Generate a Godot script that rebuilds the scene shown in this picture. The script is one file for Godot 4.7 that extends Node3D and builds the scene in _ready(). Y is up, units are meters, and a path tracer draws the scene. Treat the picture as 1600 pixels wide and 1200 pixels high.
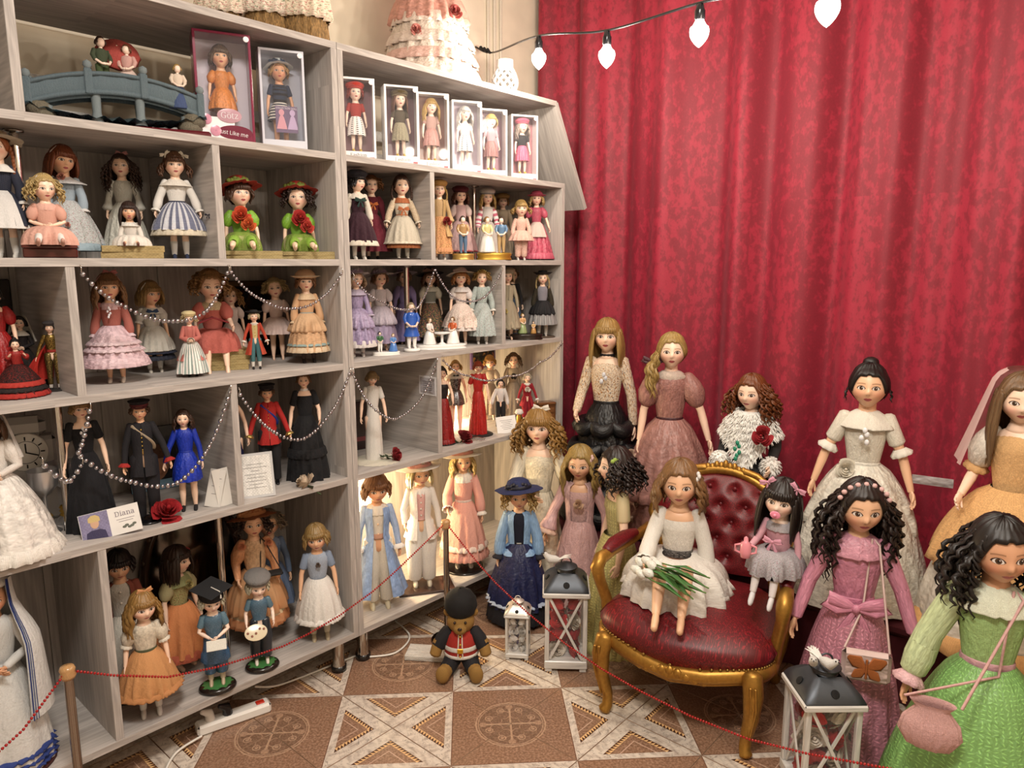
extends Node3D
# A doll collection on two grey shelving units beside a red velvet curtain.

class MB:
	var v := PackedVector3Array()
	var uv := PackedVector2Array()
	var ix := PackedInt32Array()
	var weld := PackedInt32Array()
	func grid(rows: Array, closed := false, us := 1.0, vs := 1.0):
		var b := v.size()
		var n: int = rows[0].size()
		var m := rows.size()
		var c := n + 1 if closed else n
		for i in m:
			var r: PackedVector3Array = rows[i]
			v.append_array(r)
			if closed:
				v.append(r[0])
				weld.append(b + i * c)
				weld.append(b + i * c + n)
			for j in c:
				uv.append(Vector2(us * j / (c - 1), vs * i / (m - 1)))
		for i in m - 1:
			for j in c - 1:
				var a := b + i * c + j
				ix.append_array(PackedInt32Array([a, a + 1, a + c, a + 1, a + c + 1, a + c]))
	func lathe(prof: Array, n := 16, zs := 1.0, o := Vector3.ZERO, fold := 0.0, nf := 8.0, ph := 0.0):
		# prof: Vector2(radius, y) from top to bottom; fold grows along the profile
		var rows := []
		for i in prof.size():
			var p: Vector2 = prof[i]
			var t := float(i) / (prof.size() - 1)
			var r := PackedVector3Array()
			for j in n:
				var a := TAU * j / n + PI
				var q := p.x
				if fold > 0.0:
					var f1 := cos(nf * a + ph + 0.9 * sin(2 * a + ph) + 0.5 * t)
					var f2 := cos((nf + 5.0) * a + ph * 2.0 + 0.7 * sin(3 * a))
					q *= 1.0 + fold * 1.25 * t * (0.55 * (1.0 - 1.6 * absf(f1) + 0.6 * f1) + 0.4 * f2)
				r.append(o + Vector3(q * sin(a), p.y, q * cos(a) * zs))
			rows.append(r)
		grid(rows, true, 1.0, 1.0)
	func tube(p: Array, r: Array, s := 8, fl := 1.0, side := Vector3.ZERO, us := 1.0, vs := 1.0):
		var rows := []
		var n := p.size()
		var x := side
		for i in n:
			var d: Vector3 = (p[mini(i + 1, n - 1)] - p[maxi(i - 1, 0)])
			d = d.normalized() if d.length() > 1e-7 else Vector3.DOWN
			if x == Vector3.ZERO:
				x = d.cross(Vector3.RIGHT if absf(d.x) < 0.8 else Vector3.UP)
			x = (x - d * x.dot(d)).normalized()
			var z := d.cross(x)
			var q: float = r[i] if i < r.size() else r[-1]
			var pc: Vector3 = p[i]
			if i == 0:
				rows.append(ring(pc - d * q * 0.5, x, z, q * 0.04, fl, s))
				rows.append(ring(pc - d * q * 0.35, x, z, q * 0.65, fl, s))
			rows.append(ring(pc, x, z, q, fl, s))
			if i == n - 1:
				rows.append(ring(pc + d * q * 0.35, x, z, q * 0.65, fl, s))
				rows.append(ring(pc + d * q * 0.5, x, z, q * 0.04, fl, s))
		grid(rows, true, us, vs)
	func ring(c: Vector3, x: Vector3, z: Vector3, r: float, fl: float, s: int) -> PackedVector3Array:
		var o := PackedVector3Array()
		for j in s:
			var a := TAU * j / s
			o.append(c + x * (r * sin(a)) + z * (r * fl * cos(a)))
		return o
	func ball(c: Vector3, r: Vector3, n := 10, m := 7):
		var rows := []
		for i in m + 1:
			var e := PI * i / m
			var q := PackedVector3Array()
			for j in n:
				var a := TAU * j / n
				q.append(c + Vector3(r.x * maxf(sin(e), 0.01) * sin(a), r.y * cos(e), r.z * maxf(sin(e), 0.01) * cos(a)))
			rows.append(q)
		grid(rows, true)
	func quad(a: Vector3, b: Vector3, c: Vector3, d: Vector3, w := 1.0, h := 1.0):
		# corners clockwise seen from the front
		var o := v.size()
		v.append_array(PackedVector3Array([a, b, c, d]))
		uv.append_array(PackedVector2Array([Vector2(0, 0), Vector2(w, 0), Vector2(w, h), Vector2(0, h)]))
		ix.append_array(PackedInt32Array([o, o + 1, o + 2, o, o + 2, o + 3]))
	func box(c: Vector3, s: Vector3, b := 0.0, x := Basis()):
		# chamfered box; uv in metres with v along the longest side of the face
		var h := s * 0.5
		b = minf(b, minf(h.x, minf(h.y, h.z)) * 0.9)
		for ax in 3:
			for sg in [-1.0, 1.0]:
				var u := (ax + 1) % 3
				var w := (ax + 2) % 3
				var q := []
				for k in [[-1, -1], [1, -1], [1, 1], [-1, 1]]:
					var p := Vector3.ZERO
					p[ax] = h[ax] * sg
					p[u] = (h[u] - b) * k[0]
					p[w] = (h[w] - b) * k[1]
					q.append(c + x * p)
				if sg > 0:
					q.reverse()
				var o := v.size()
				var su: float = s[u]
				var sw: float = s[w]
				for k in 4:
					v.append(q[k])
					var kk: int = 3 - k if sg > 0 else k
					var e := Vector2([0, 1, 1, 0][kk] * su, [0, 0, 1, 1][kk] * sw)
					uv.append(e if sw >= su else Vector2(e.y, e.x))
				ix.append_array(PackedInt32Array([o, o + 1, o + 2, o, o + 2, o + 3]))
		if b > 0.0:
			for ax in 3:
				var u := (ax + 1) % 3
				var w := (ax + 2) % 3
				for su in [-1.0, 1.0]:
					for sw in [-1.0, 1.0]:
						var q := []
						for k in [[-1, 0], [1, 0], [1, 1], [-1, 1]]:
							var p := Vector3.ZERO
							p[ax] = (h[ax] - b) * k[0]
							p[u] = (h[u] - (b if k[1] == 1 else 0.0)) * su
							p[w] = (h[w] - (0.0 if k[1] == 1 else b)) * sw
							q.append(c + x * p)
						if su * sw < 0:
							q.reverse()
						quad(q[0], q[1], q[2], q[3], 0.01, 0.01)
	func mesh(m: Material = null) -> ArrayMesh:
		var nr := PackedVector3Array()
		nr.resize(v.size())
		for t in range(0, ix.size(), 3):
			var a := ix[t]
			var b := ix[t + 1]
			var c := ix[t + 2]
			var f := (v[c] - v[a]).cross(v[b] - v[a])
			nr[a] += f
			nr[b] += f
			nr[c] += f
		for k in range(0, weld.size(), 2):
			var q := nr[weld[k]] + nr[weld[k + 1]]
			nr[weld[k]] = q
			nr[weld[k + 1]] = q
		for k in nr.size():
			nr[k] = nr[k].normalized() if nr[k].length_squared() > 1e-30 else Vector3.UP
		var arr := []
		arr.resize(Mesh.ARRAY_MAX)
		arr[Mesh.ARRAY_VERTEX] = v
		arr[Mesh.ARRAY_NORMAL] = nr
		arr[Mesh.ARRAY_TEX_UV] = uv
		arr[Mesh.ARRAY_INDEX] = ix
		var am := ArrayMesh.new()
		am.add_surface_from_arrays(Mesh.PRIMITIVE_TRIANGLES, arr)
		if m:
			am.surface_set_material(0, m)
		return am

var taken := {}
var mats := {}
var texs := {}
var cache := {}
var rng := RandomNumberGenerator.new()

func numbered(called: String) -> String:
	var k: int = taken.get(called, 0)
	taken[called] = k + 1
	return called if k == 0 else "%s_%03d" % [called, k]

func thing(called: String, label: String, category: String, at := Vector3.ZERO, turn := 0.0, group := "") -> Node3D:
	var o := Node3D.new()
	o.name = numbered(called)
	add_child(o)
	o.position = at
	o.rotation_degrees.y = turn
	tag(o, label, category, group)
	return o

func tag(o: Node, label: String, category: String, group := ""):
	o.set_meta("label", label)
	o.set_meta("category", category)
	if group != "":
		o.set_meta("group", group)

func obj(called: String, mb, m: Material, parent: Node = null) -> MeshInstance3D:
	# one named mesh: a part of parent, or a thing of its own
	var o := MeshInstance3D.new()
	o.mesh = mb if mb is Mesh else mb.mesh()
	o.material_override = m
	if parent == null:
		o.name = numbered(called)
		add_child(o)
	else:
		o.name = called
		parent.add_child(o, true)
	return o

func struct(called: String, mb, m: Material) -> MeshInstance3D:
	var o := obj(called, mb, m)
	o.set_meta("kind", "structure")
	return o

func bx(c: Vector3, s: Vector3, b := 0.002, x := Basis()) -> MB:
	var m := MB.new()
	m.box(c, s, b, x)
	return m

func words(parent: Node, s: String, size: float, m: Material, at: Vector3, rot := Vector3.ZERO, font := "Droid Sans", called := "lettering") -> MeshInstance3D:
	var t := TextMesh.new()
	t.text = s
	var fo := SystemFont.new()
	fo.font_names = PackedStringArray([font])
	t.font = fo
	t.font_size = 32
	t.pixel_size = size / 32.0
	t.depth = 0.0006
	t.curve_step = 2.0
	var o := MeshInstance3D.new()
	o.mesh = t
	o.material_override = m
	o.name = called
	parent.add_child(o, true)
	o.position = at
	o.rotation_degrees = rot
	return o

# ---------- procedural textures ----------
func img(n: int, fn: Callable, mip := true) -> ImageTexture:
	var im := Image.create(n, n, false, Image.FORMAT_RGB8)
	for y in n:
		for x in n:
			im.set_pixel(x, y, fn.call((x + 0.5) / n, (y + 0.5) / n))
	if mip:
		im.generate_mipmaps()
	return ImageTexture.create_from_image(im)

func noise(f: float, s: int, oct := 3) -> FastNoiseLite:
	var n := FastNoiseLite.new()
	n.noise_type = FastNoiseLite.TYPE_SIMPLEX_SMOOTH
	n.frequency = f
	n.seed = s
	n.fractal_octaves = oct
	return n

func grey(k: float) -> Color:
	return Color(k, k, k)

func tex(k: String) -> ImageTexture:
	if texs.has(k):
		return texs[k]
	var t: ImageTexture
	var n1 := noise(1.0, 7)
	var n2 := noise(1.0, 21)
	match k:
		"weave":
			t = img(128, func(x: float, y: float): return grey(0.9 + 0.07 * sin(x * TAU * 32) * sin(y * TAU * 32) + 0.05 * n1.get_noise_2d(x * 20, y * 20)))
		"crumple":
			t = img(128, func(x: float, y: float): return grey(0.9 + 0.12 * n1.get_noise_2d(x * 7, y * 5)))
		"strand":
			t = img(128, func(x: float, y: float): return grey(clampf(0.74 + 0.5 * n1.get_noise_2d(x * 46, y * 1.5) + 0.1 * n2.get_noise_2d(x * 12, y * 3), 0.3, 1.0)))
		"gingham":
			t = img(128, func(x: float, y: float):
				var a := 1 if fposmod(x * 7, 1.0) < 0.5 else 0
				var b := 1 if fposmod(y * 7, 1.0) < 0.5 else 0
				return Color("e8e6e4") if a + b == 0 else (Color("8a8fa6") if a + b == 1 else Color("22263f")))
		"tweed":
			t = img(128, func(x: float, y: float):
				var a := 1 if fposmod(x * 12 + 0.3 * sin(y * TAU * 24), 1.0) < 0.5 else 0
				var b := 1 if fposmod(y * 12, 1.0) < 0.5 else 0
				return Color("d8cfae") if (a + b) % 2 == 0 else Color("3a342c"))
		"stripe":
			t = img(128, func(x: float, _y: float): return Color("f2e9e4") if fposmod(x * 14, 1.0) < 0.5 else Color("8d9d98"))
		"pinkstripe":
			t = img(128, func(_x: float, y: float): return Color("f4ecea") if fposmod(y * 5, 1.0) < 0.5 else Color("c86a80"))
		"navystripe":
			t = img(128, func(_x: float, y: float): return Color("f0ede6") if fposmod(y * 3, 1.0) < 0.5 else Color("232a44"))
		"dots":
			t = img(128, func(x: float, y: float):
				var q := Vector2(fposmod(x * 9, 1.0) - 0.5, fposmod(y * 9 + (0.5 if int(x * 9) % 2 == 1 else 0.0), 1.0) - 0.5)
				return Color("2b2930") if q.length() < 0.2 else Color("f6f4f2"))
		"floral":
			t = img(256, func(x: float, y: float):
				var a := n1.get_noise_2d(x * 16, y * 16)
				var b := n2.get_noise_2d(x * 18 + 9, y * 18)
				if a > 0.33: return Color("c98d90")
				if b > 0.34: return Color("8fa58c")
				return Color("f3ece4"))
		"darkfloral":
			t = img(256, func(x: float, y: float):
				var a := n1.get_noise_2d(x * 14, y * 14)
				var b := n2.get_noise_2d(x * 15 + 9, y * 15)
				if a > 0.25: return Color("b0685c")
				if b > 0.2: return Color("5d6f4a")
				if b < -0.3: return Color("c7a65f")
				return Color("2c2d38"))
		"autumn":
			t = img(256, func(x: float, y: float):
				var a := n1.get_noise_2d(x * 12, y * 12)
				var b := n2.get_noise_2d(x * 13 + 9, y * 13)
				if a > 0.26: return Color("a67b4c")
				if b > 0.32: return Color("8c8a92")
				return Color("e6ddd0"))
		"lace":
			t = img(256, func(x: float, y: float):
				var a := absf(n1.get_noise_2d(x * 18, y * 18))
				var b := absf(sin(x * TAU * 24) * sin(y * TAU * 24))
				return grey(0.99 if a < 0.09 else 0.84 + 0.1 * b))
		"brocade":
			t = img(256, func(x: float, y: float):
				var a := absf(n1.get_noise_2d(x * 9, y * 9))
				return grey(1.0 if a < 0.07 else 0.6))
		"leaf":
			t = img(256, func(x: float, y: float):
				var i := floorf(x * 14)
				var j := floorf(y * 14)
				var ph := fposmod(sin(i * 12.9 + j * 78.2) * 437.5, 1.0) * TAU
				var q := Vector2(fposmod(x * 14, 1.0) - 0.5, fposmod(y * 14, 1.0) - 0.5).rotated(ph)
				return grey(1.0 if absf(q.y) < 0.13 * (1.0 - 4.5 * q.x * q.x) else 0.8))
		"sequin":
			t = img(128, func(x: float, y: float): return grey(clampf(0.55 + 0.8 * n1.get_noise_2d(floorf(x * 28) * 3.7, floorf(y * 28) * 5.1), 0.1, 1.0)))
		"fur":
			t = img(128, func(x: float, y: float): return grey(0.82 + 0.22 * n1.get_noise_2d(x * 34, y * 34)))
		"wood":
			t = img(256, func(x: float, y: float):
				var a := n1.get_noise_2d(x * 60, y * 2.2)
				var b := n2.get_noise_2d(x * 14 + 0.6 * sin(y * 5), y * 1.1)
				return grey(clampf(0.9 + 0.1 * a + 0.1 * b, 0.5, 1.0)))
		"wrinkle":
			t = img(128, func(x: float, y: float): return grey(0.5 + 0.5 * n1.get_noise_2d(x * 9, y * 3.5) + 0.2 * n2.get_noise_2d(x * 22, y * 12)))
		"velvet":
			t = img(512, func(x: float, y: float):
				var a := n1.get_noise_2d(x * 34, y * 19) + 0.55 * n2.get_noise_2d(x * 120, y * 60)
				var b := n2.get_noise_2d(x * 5, y * 1.2)
				return grey(clampf(0.8 + 0.17 * smoothstep(-0.25, 0.5, a + 0.8 * b) + 0.05 * n1.get_noise_2d(x * 200, y * 90), 0.4, 1.0)))
		"plaster":
			t = img(128, func(x: float, y: float): return grey(0.95 + 0.05 * n1.get_noise_2d(x * 6, y * 6)))
	texs[k] = t
	return t

func mat(col, kind := "cotton", tx := "", rep := 1.0) -> StandardMaterial3D:
	var c: Color = Color(col) if col is String else col
	var key := "%s|%s|%s|%s" % [c.to_html(), kind, tx, rep]
	if mats.has(key):
		return mats[key]
	var m := StandardMaterial3D.new()
	m.albedo_color = c
	m.roughness = 0.85
	match kind:
		"cotton":
			if tx == "": tx = "weave"; rep = 3.0
		"satin":
			m.roughness = 0.46
			if tx == "": tx = "crumple"; rep = 2.0
		"velvet":
			m.roughness = 0.9
			m.rim_enabled = true
			m.rim = 0.15
		"skin":
			m.roughness = 0.42
		"hair":
			m.roughness = 0.48
			tx = "strand"
		"gloss":
			m.roughness = 0.2
		"metal":
			m.metallic = 0.9
			m.roughness = 0.3
		"chrome":
			m.metallic = 1.0
			m.roughness = 0.12
		"gold":
			m.metallic = 0.75
			m.roughness = 0.36
		"glass":
			m.roughness = 0.03
			m.transparency = BaseMaterial3D.TRANSPARENCY_ALPHA
			m.metallic_specular = 0.25
			m.albedo_color.a = 0.02
		"tulle":
			m.roughness = 0.8
			m.transparency = BaseMaterial3D.TRANSPARENCY_ALPHA
			m.albedo_color.a = 0.55
	if tx != "":
		m.albedo_texture = tex(tx)
		m.uv1_scale = Vector3(rep, rep, rep)
	if kind in ["cotton", "satin", "velvet"] and not tx in ["plaster", "wood", "brocade", "velvet"]:
		m.normal_enabled = true
		m.normal_texture = wrinkle_normal()
		m.normal_scale = 0.55 if kind == "satin" else 0.4
	mats[key] = m
	return m

func wrinkle_normal() -> ImageTexture:
	if not texs.has("wrinkle_n"):
		var im := tex("wrinkle").get_image()
		im.clear_mipmaps()
		im.convert(Image.FORMAT_RGBA8)
		im.bump_map_to_normal_map(5.0)
		im.generate_mipmaps()
		texs["wrinkle_n"] = ImageTexture.create_from_image(im)
	return texs["wrinkle_n"]

func tri(m: StandardMaterial3D, s: float) -> StandardMaterial3D:
	# a copy mapped by position instead of by uv
	var q: StandardMaterial3D = m.duplicate()
	q.uv1_triplanar = true
	q.uv1_scale = Vector3.ONE * s
	return q

# ---------- the room ----------
const SHELF_F := -2.3
const SHELF_B := -2.78
const LV := [0.17, 0.825, 1.275, 1.668, 2.05, 2.435]

func tile_textures() -> Array:
	var n := 512
	var nz := noise(1.0, 3)
	var nm := noise(1.0, 11)
	var im := Image.create(n, n, false, Image.FORMAT_RGB8)
	var hm := Image.create(n, n, false, Image.FORMAT_RGB8)
	var rs := [Vector2.from_angle(0.36) * 0.28, Vector2.from_angle(PI / 2 - 0.36) * 0.28]
	for y in n:
		for x in n:
			var a := (x + 0.5) / n
			var b := (y + 0.5) / n
			var c: Color
			var h := 0.5
			var mo := nz.get_noise_2d(a * 26, b * 26)
			var fine := nz.get_noise_2d(a * 110 + 40, b * 110)
			var brown := Color("745541").lerp(Color("a98871"), clampf(0.45 + 0.7 * mo + 0.5 * fine, 0, 1))
			if a + b < 1.0:
				c = brown
				var p := Vector2(a, b)
				var r := p.length()
				var line := 0.0
				if absf(r - 0.415) < 0.008 or absf(r - 0.385) < 0.005: line = 1.0
				var along := (a + b) * 0.7071
				var off := absf(a - b) * 0.7071
				if off < 0.012 + 0.02 * smoothstep(0.24, 0.34, along) and along < 0.35: line = 1.0
				if Vector2(along - 0.33, off).length() < 0.045: line = 0.6
				for q in rs:
					var d: float = (p - q).length()
					if absf(d - 0.042) < 0.008 or d < 0.02: line = maxf(line, 0.8)
					if absf((p - q * 0.66).length() - 0.075) < 0.006: line = maxf(line, 0.5)
				if r < 0.385 and line == 0.0: c = c.darkened(0.12)
				c = c.lerp(Color("c8a98c"), line * 0.55)
				h = 0.5 + 0.5 * line
				if a + b > 0.985: c = Color("6a4634")
			else:
				var ma := clampf(0.5 + 0.9 * nm.get_noise_2d(a * 5 + b * 4, b * 9 - a * 3), 0, 1)
				c = Color("d2c6b8").lerp(Color("a89a8e"), ma * ma)
				if absf(nm.get_noise_2d(a * 6 + 31, b * 6 + a * 5)) < 0.03: c = c.darkened(0.22)
				var da := 0.85 - a
				var db := 0.85 - b
				var dh := (a + b - 1.0) * 0.7071 - 0.085
				if da > 0 and db > 0 and dh > 0:
					c = brown
					var dm := minf(da, db)
					var s := b if da < db else a
					if dm < 0.055:
						var sw := fposmod(s * 22.0, 1.0)
						c = Color("d9b07c") if sw < dm / 0.055 else Color("4b2c1e")
						h = 0.6
					elif absf(dm - 0.14) < 0.004: c = Color("c5a894")
			im.set_pixel(x, y, c)
			hm.set_pixel(x, y, grey(h))
	im.generate_mipmaps()
	return [ImageTexture.create_from_image(im), ImageTexture.create_from_image(hm)]

func build_room():
	var cream := tri(mat("efe4d0", "cotton", "plaster"), 0.7)
	var x0 := -2.83
	var x1 := 1.7
	var z0 := -3.5
	var z1 := 2.2
	var hgt := 3.35
	var w := (x1 - x0)
	var d := (z1 - z0)
	var cx := (x0 + x1) / 2
	var cz := (z0 + z1) / 2
	struct("wall_left", bx(Vector3(x0 - 0.08, hgt / 2, cz), Vector3(0.16, hgt, d), 0), cream)
	struct("wall_right", bx(Vector3(x1 + 0.08, hgt / 2, cz), Vector3(0.16, hgt, d), 0), cream)
	struct("wall_back", bx(Vector3(cx, hgt / 2, z0 - 0.08), Vector3(w + 0.32, hgt, 0.16), 0), cream)
	struct("wall_front", bx(Vector3(cx, hgt / 2, z1 + 0.08), Vector3(w + 0.32, hgt, 0.16), 0), cream)
	struct("ceiling", bx(Vector3(cx, hgt + 0.08, cz), Vector3(w + 0.32, 0.16, d + 0.32), 0), mat("f3eee4"))
	# moulding strips where the left wall meets the curtain
	for k in 3:
		struct("trim_%d" % (k + 1), bx(Vector3(x0 + 0.008, 2.9, -3.1 + k * 0.05), Vector3(0.016, 0.9, 0.02), 0.006), mat("e9dfcf"))
	# floor: grout bed with separate glazed tiles
	var fl := struct("floor", bx(Vector3(cx, -0.055, cz), Vector3(w, 0.1, d), 0), mat("5b4a3e", "cotton", "plaster", 8.0))
	var tt := tile_textures()
	var tm := StandardMaterial3D.new()
	tm.albedo_texture = tt[0]
	tm.roughness = 0.28
	tm.heightmap_enabled = true
	tm.heightmap_texture = tt[1]
	tm.heightmap_scale = 0.12
	var T := 0.301
	var tile := MB.new()
	var g := T / 2 - 0.0018
	var top := 0.0
	var q := [Vector3(-g, top, -g), Vector3(g, top, -g), Vector3(g, top, g), Vector3(-g, top, g)]
	tile.quad(q[0], q[1], q[2], q[3])
	for k in 4:
		var a: Vector3 = q[k]
		var b: Vector3 = q[(k + 1) % 4]
		var e := 0.0012
		var ao := Vector3(a.x + signf(a.x) * e, -0.008, a.z + signf(a.z) * e)
		var bo := Vector3(b.x + signf(b.x) * e, -0.008, b.z + signf(b.z) * e)
		tile.quad(ao, bo, b, a, 0.01, 0.01)
	var tmesh := tile.mesh()
	# medallion corners stand where both counters are even, cross corners where both are odd
	var ox := -1.593
	var oz := -1.789
	for i in range(-5, 8):
		for j in range(-6, 9):
			var c := Vector3(ox + (i + 0.5) * T, 0, oz + (j + 0.5) * T)
			if c.x < x0 or c.x > x1 - 0.1 or c.z < z0 + 0.1 or c.z > 0.75:
				continue
			var o := obj("tile", tmesh, tm, fl)
			o.position = c
			# turn so that the texture corner (0,0) meets the medallion vertex
			var mi := posmod(i, 2)
			var mj := posmod(j, 2)
			o.rotation_degrees.y = [[0.0, 90.0], [-90.0, 180.0]][mi][mj]

func build_curtain():
	var rows := []
	var ny := 26
	var nx := 420
	var wx := 4.45
	for i in ny + 1:
		var t := float(i) / ny
		var r := PackedVector3Array()
		for j in nx + 1:
			var s := float(j) / nx * wx
			var f := 0.05 * sin(s * 17.0 + 1.3 * sin(s * 4.3) + 0.25 * t) + 0.018 * sin(s * 37.0 + 2.0 * sin(s * 2.9) + 0.4 * t)
			f += 0.012 * sin(s * 9.0 + 1.6 * t)
			f *= 0.75 + 0.35 * t
			var sway := 0.012 * sin(s * 5.0 + t * 3.0) * t
			r.append(Vector3(-2.8 + s + sway, 3.3 - t * 3.28, -3.40 + f))
		rows.append(r)
	var mb := MB.new()
	mb.grid(rows, false, 3.4, 2.4)
	var back := []
	for r in rows:
		var q: PackedVector3Array = r.duplicate()
		for k in q.size():
			q[k].z -= 0.006
		q.reverse()
		back.append(q)
	mb.grid(back, false, 3.4, 2.4)
	var m := mat("a3223a", "velvet", "velvet", 1.0).duplicate()
	m.roughness = 0.62
	m.rim = 0.35
	var o := obj("curtain", mb, m)
	tag(o, "floor-length crushed red velvet curtain hanging in folds behind the dolls", "curtain")

func edge(parent: Node, c: Vector3, s: Vector3, m: Material):
	obj("edge_band", bx(c, s, 0.0008), m, parent)

func build_shelves():
	var wood := mat("c0b8b2", "cotton", "wood", 1.4)
	var band := mat("c0b8b2", "cotton", "wood", 3.0)
	var backm := wood
	var th := 0.024
	var dx := SHELF_F - SHELF_B
	var mx := (SHELF_F + SHELF_B) / 2
	var units := [
		["left", -0.20, -1.647, [[2.05, 2.435, [-0.64]], [1.668, 2.05, [-1.172]], [1.275, 1.668, [-0.72]], [0.825, 1.275, [-1.18]], [0.17, 0.825, [-0.73]]],
			"tall grey wood shelving unit holding the crystal garlands and uniformed figures"],
		["right", -1.649, -3.0, [[2.05, 2.435, []], [1.668, 2.05, [-2.1]], [1.275, 1.668, [-2.54]], [0.825, 1.275, [-2.12]], [0.17, 0.825, []]],
			"tall grey wood shelving unit with a slanted top end beside the curtain"]]
	for un in units:
		var za: float = un[1]
		var zb: float = un[2]
		var t := thing("shelving_unit", un[4], "shelf", Vector3.ZERO)
		var L := za - zb
		var zc := (za + zb) / 2
		for y in LV:
			var zl: float = zb
			if y > 2.4 and un[0] == "right":
				zl = -2.93
			var o := obj("shelf", bx(Vector3(mx, y - th / 2, (za + zl) / 2), Vector3(dx, th, za - zl), 0.001), wood, t)
			edge(o, Vector3(SHELF_F + 0.001, y - th / 2, (za + zl) / 2), Vector3(0.003, th, za - zl), band)
		for side in [[za - th / 2, 0], [zb + th / 2, 1]]:
			var ytop := 2.435 - th
			if un[0] == "right" and side[1] == 1:
				ytop = 2.05 - th
			var o := obj("side_panel", bx(Vector3(mx, (ytop + 0.146) / 2, side[0]), Vector3(dx - 0.001, ytop - 0.146, th), 0.001), wood, t)
			edge(o, Vector3(SHELF_F + 0.0015, (ytop + 0.146) / 2, side[0]), Vector3(0.003, ytop - 0.146, th), band)
		for row in un[3]:
			var lo: float = row[0]
			var hi: float = row[1] - th
			for z in row[2]:
				var o := obj("divider", bx(Vector3(mx, (lo + hi) / 2, z), Vector3(dx - 0.004, hi - lo, th), 0.001), wood, t)
				edge(o, Vector3(SHELF_F - 0.0005, (lo + hi) / 2, z), Vector3(0.003, hi - lo, th), band)
			if lo < 2.0:
				# back boards, a few wide planks each
				var nb := 6
				for k in nb:
					var zz := za - th - (L - 2 * th) * (k + 0.5) / nb
					obj("back_board", bx(Vector3(SHELF_B + 0.004, (lo + hi) / 2, zz), Vector3(0.008, hi - lo, (L - 2 * th) / nb - 0.0015), 0.001), backm, t)
			else:
				for yy in [2.13, 2.23]:
					obj("back_rail", bx(Vector3(SHELF_B + 0.008, yy, zc), Vector3(0.016, 0.045, L - 2 * th), 0.002), mat("e6e2dc"), t)
		if un[0] == "right":
			# slanted end board of the top tier
			var a := Vector2(2.425, -2.915)
			var b := Vector2(1.935, -3.17)
			var mid := (a + b) / 2
			var len := a.distance_to(b)
			var ang := atan2(a.y - b.y, a.x - b.x)
			var o := obj("slanted_panel", bx(Vector3(mx, mid.x, mid.y - 0.012), Vector3(dx, len, th), 0.001, Basis(Vector3.RIGHT, ang)), wood, t)
			edge(o, Vector3(SHELF_F + 0.0015, mid.x, mid.y - 0.012), Vector3(0.003, len, th), band)
			o.get_child(0).transform = Transform3D(Basis(), Vector3.ZERO)
			o.get_child(0).mesh = bx(Vector3(SHELF_F + 0.0015, mid.x, mid.y - 0.012), Vector3(0.003, len, th), 0.0008, Basis(Vector3.RIGHT, ang)).mesh()
		for lx in [SHELF_F - 0.06, SHELF_B + 0.06]:
			for lz in [za - 0.06, zb + 0.06]:
				var lg := MB.new()
				lg.lathe([Vector2(0.001, 0.146), Vector2(0.024, 0.146), Vector2(0.024, 0.03), Vector2(0.028, 0.026), Vector2(0.028, 0.002), Vector2(0.001, 0.001)], 20, 1.0, Vector3(lx, 0, lz))
				var lo2 := obj("leg", lg, mat("b9b4ad", "chrome"), t)
				var ft := MB.new()
				ft.lathe([Vector2(0.001, 0.024), Vector2(0.031, 0.024), Vector2(0.031, 0.0), Vector2(0.001, 0.0)], 20, 1.0, Vector3(lx, 0, lz))
				obj("foot", ft, mat("1c1a19", "gloss"), lo2)
	# chrome support tubes between shelves
	for p in [[-2.47, -0.665, 3, "the blonde doll in peach"], [-2.47, -0.70, 1, "the mantel clock"], [-2.5, -1.19, 0, "the oval mirror"], [-2.55, -2.6, 3, "the wine beret doll"], [-2.55, -2.16, 2, "the violet doll"]]:
		var lo: float = LV[p[2]]
		var hi: float = LV[p[2] + 1] - 0.024
		var t := thing("support_tube", "slim chrome support tube between shelves by %s" % p[3], "tube", Vector3(p[0], lo, p[1]), 0, "chrome shelf supports")
		var mb := MB.new()
		mb.lathe([Vector2(0.001, hi - lo), Vector2(0.0125, hi - lo), Vector2(0.0125, 0.0), Vector2(0.001, 0.0)], 18)
		obj("tube", mb, mat("cfcac4", "chrome"), t)
		mb = MB.new()
		mb.lathe([Vector2(0.001, hi - lo), Vector2(0.026, hi - lo), Vector2(0.026, hi - lo - 0.006), Vector2(0.013, hi - lo - 0.01)], 18)
		obj("flange", mb, mat("bdb8b2", "chrome"), t)

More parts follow.
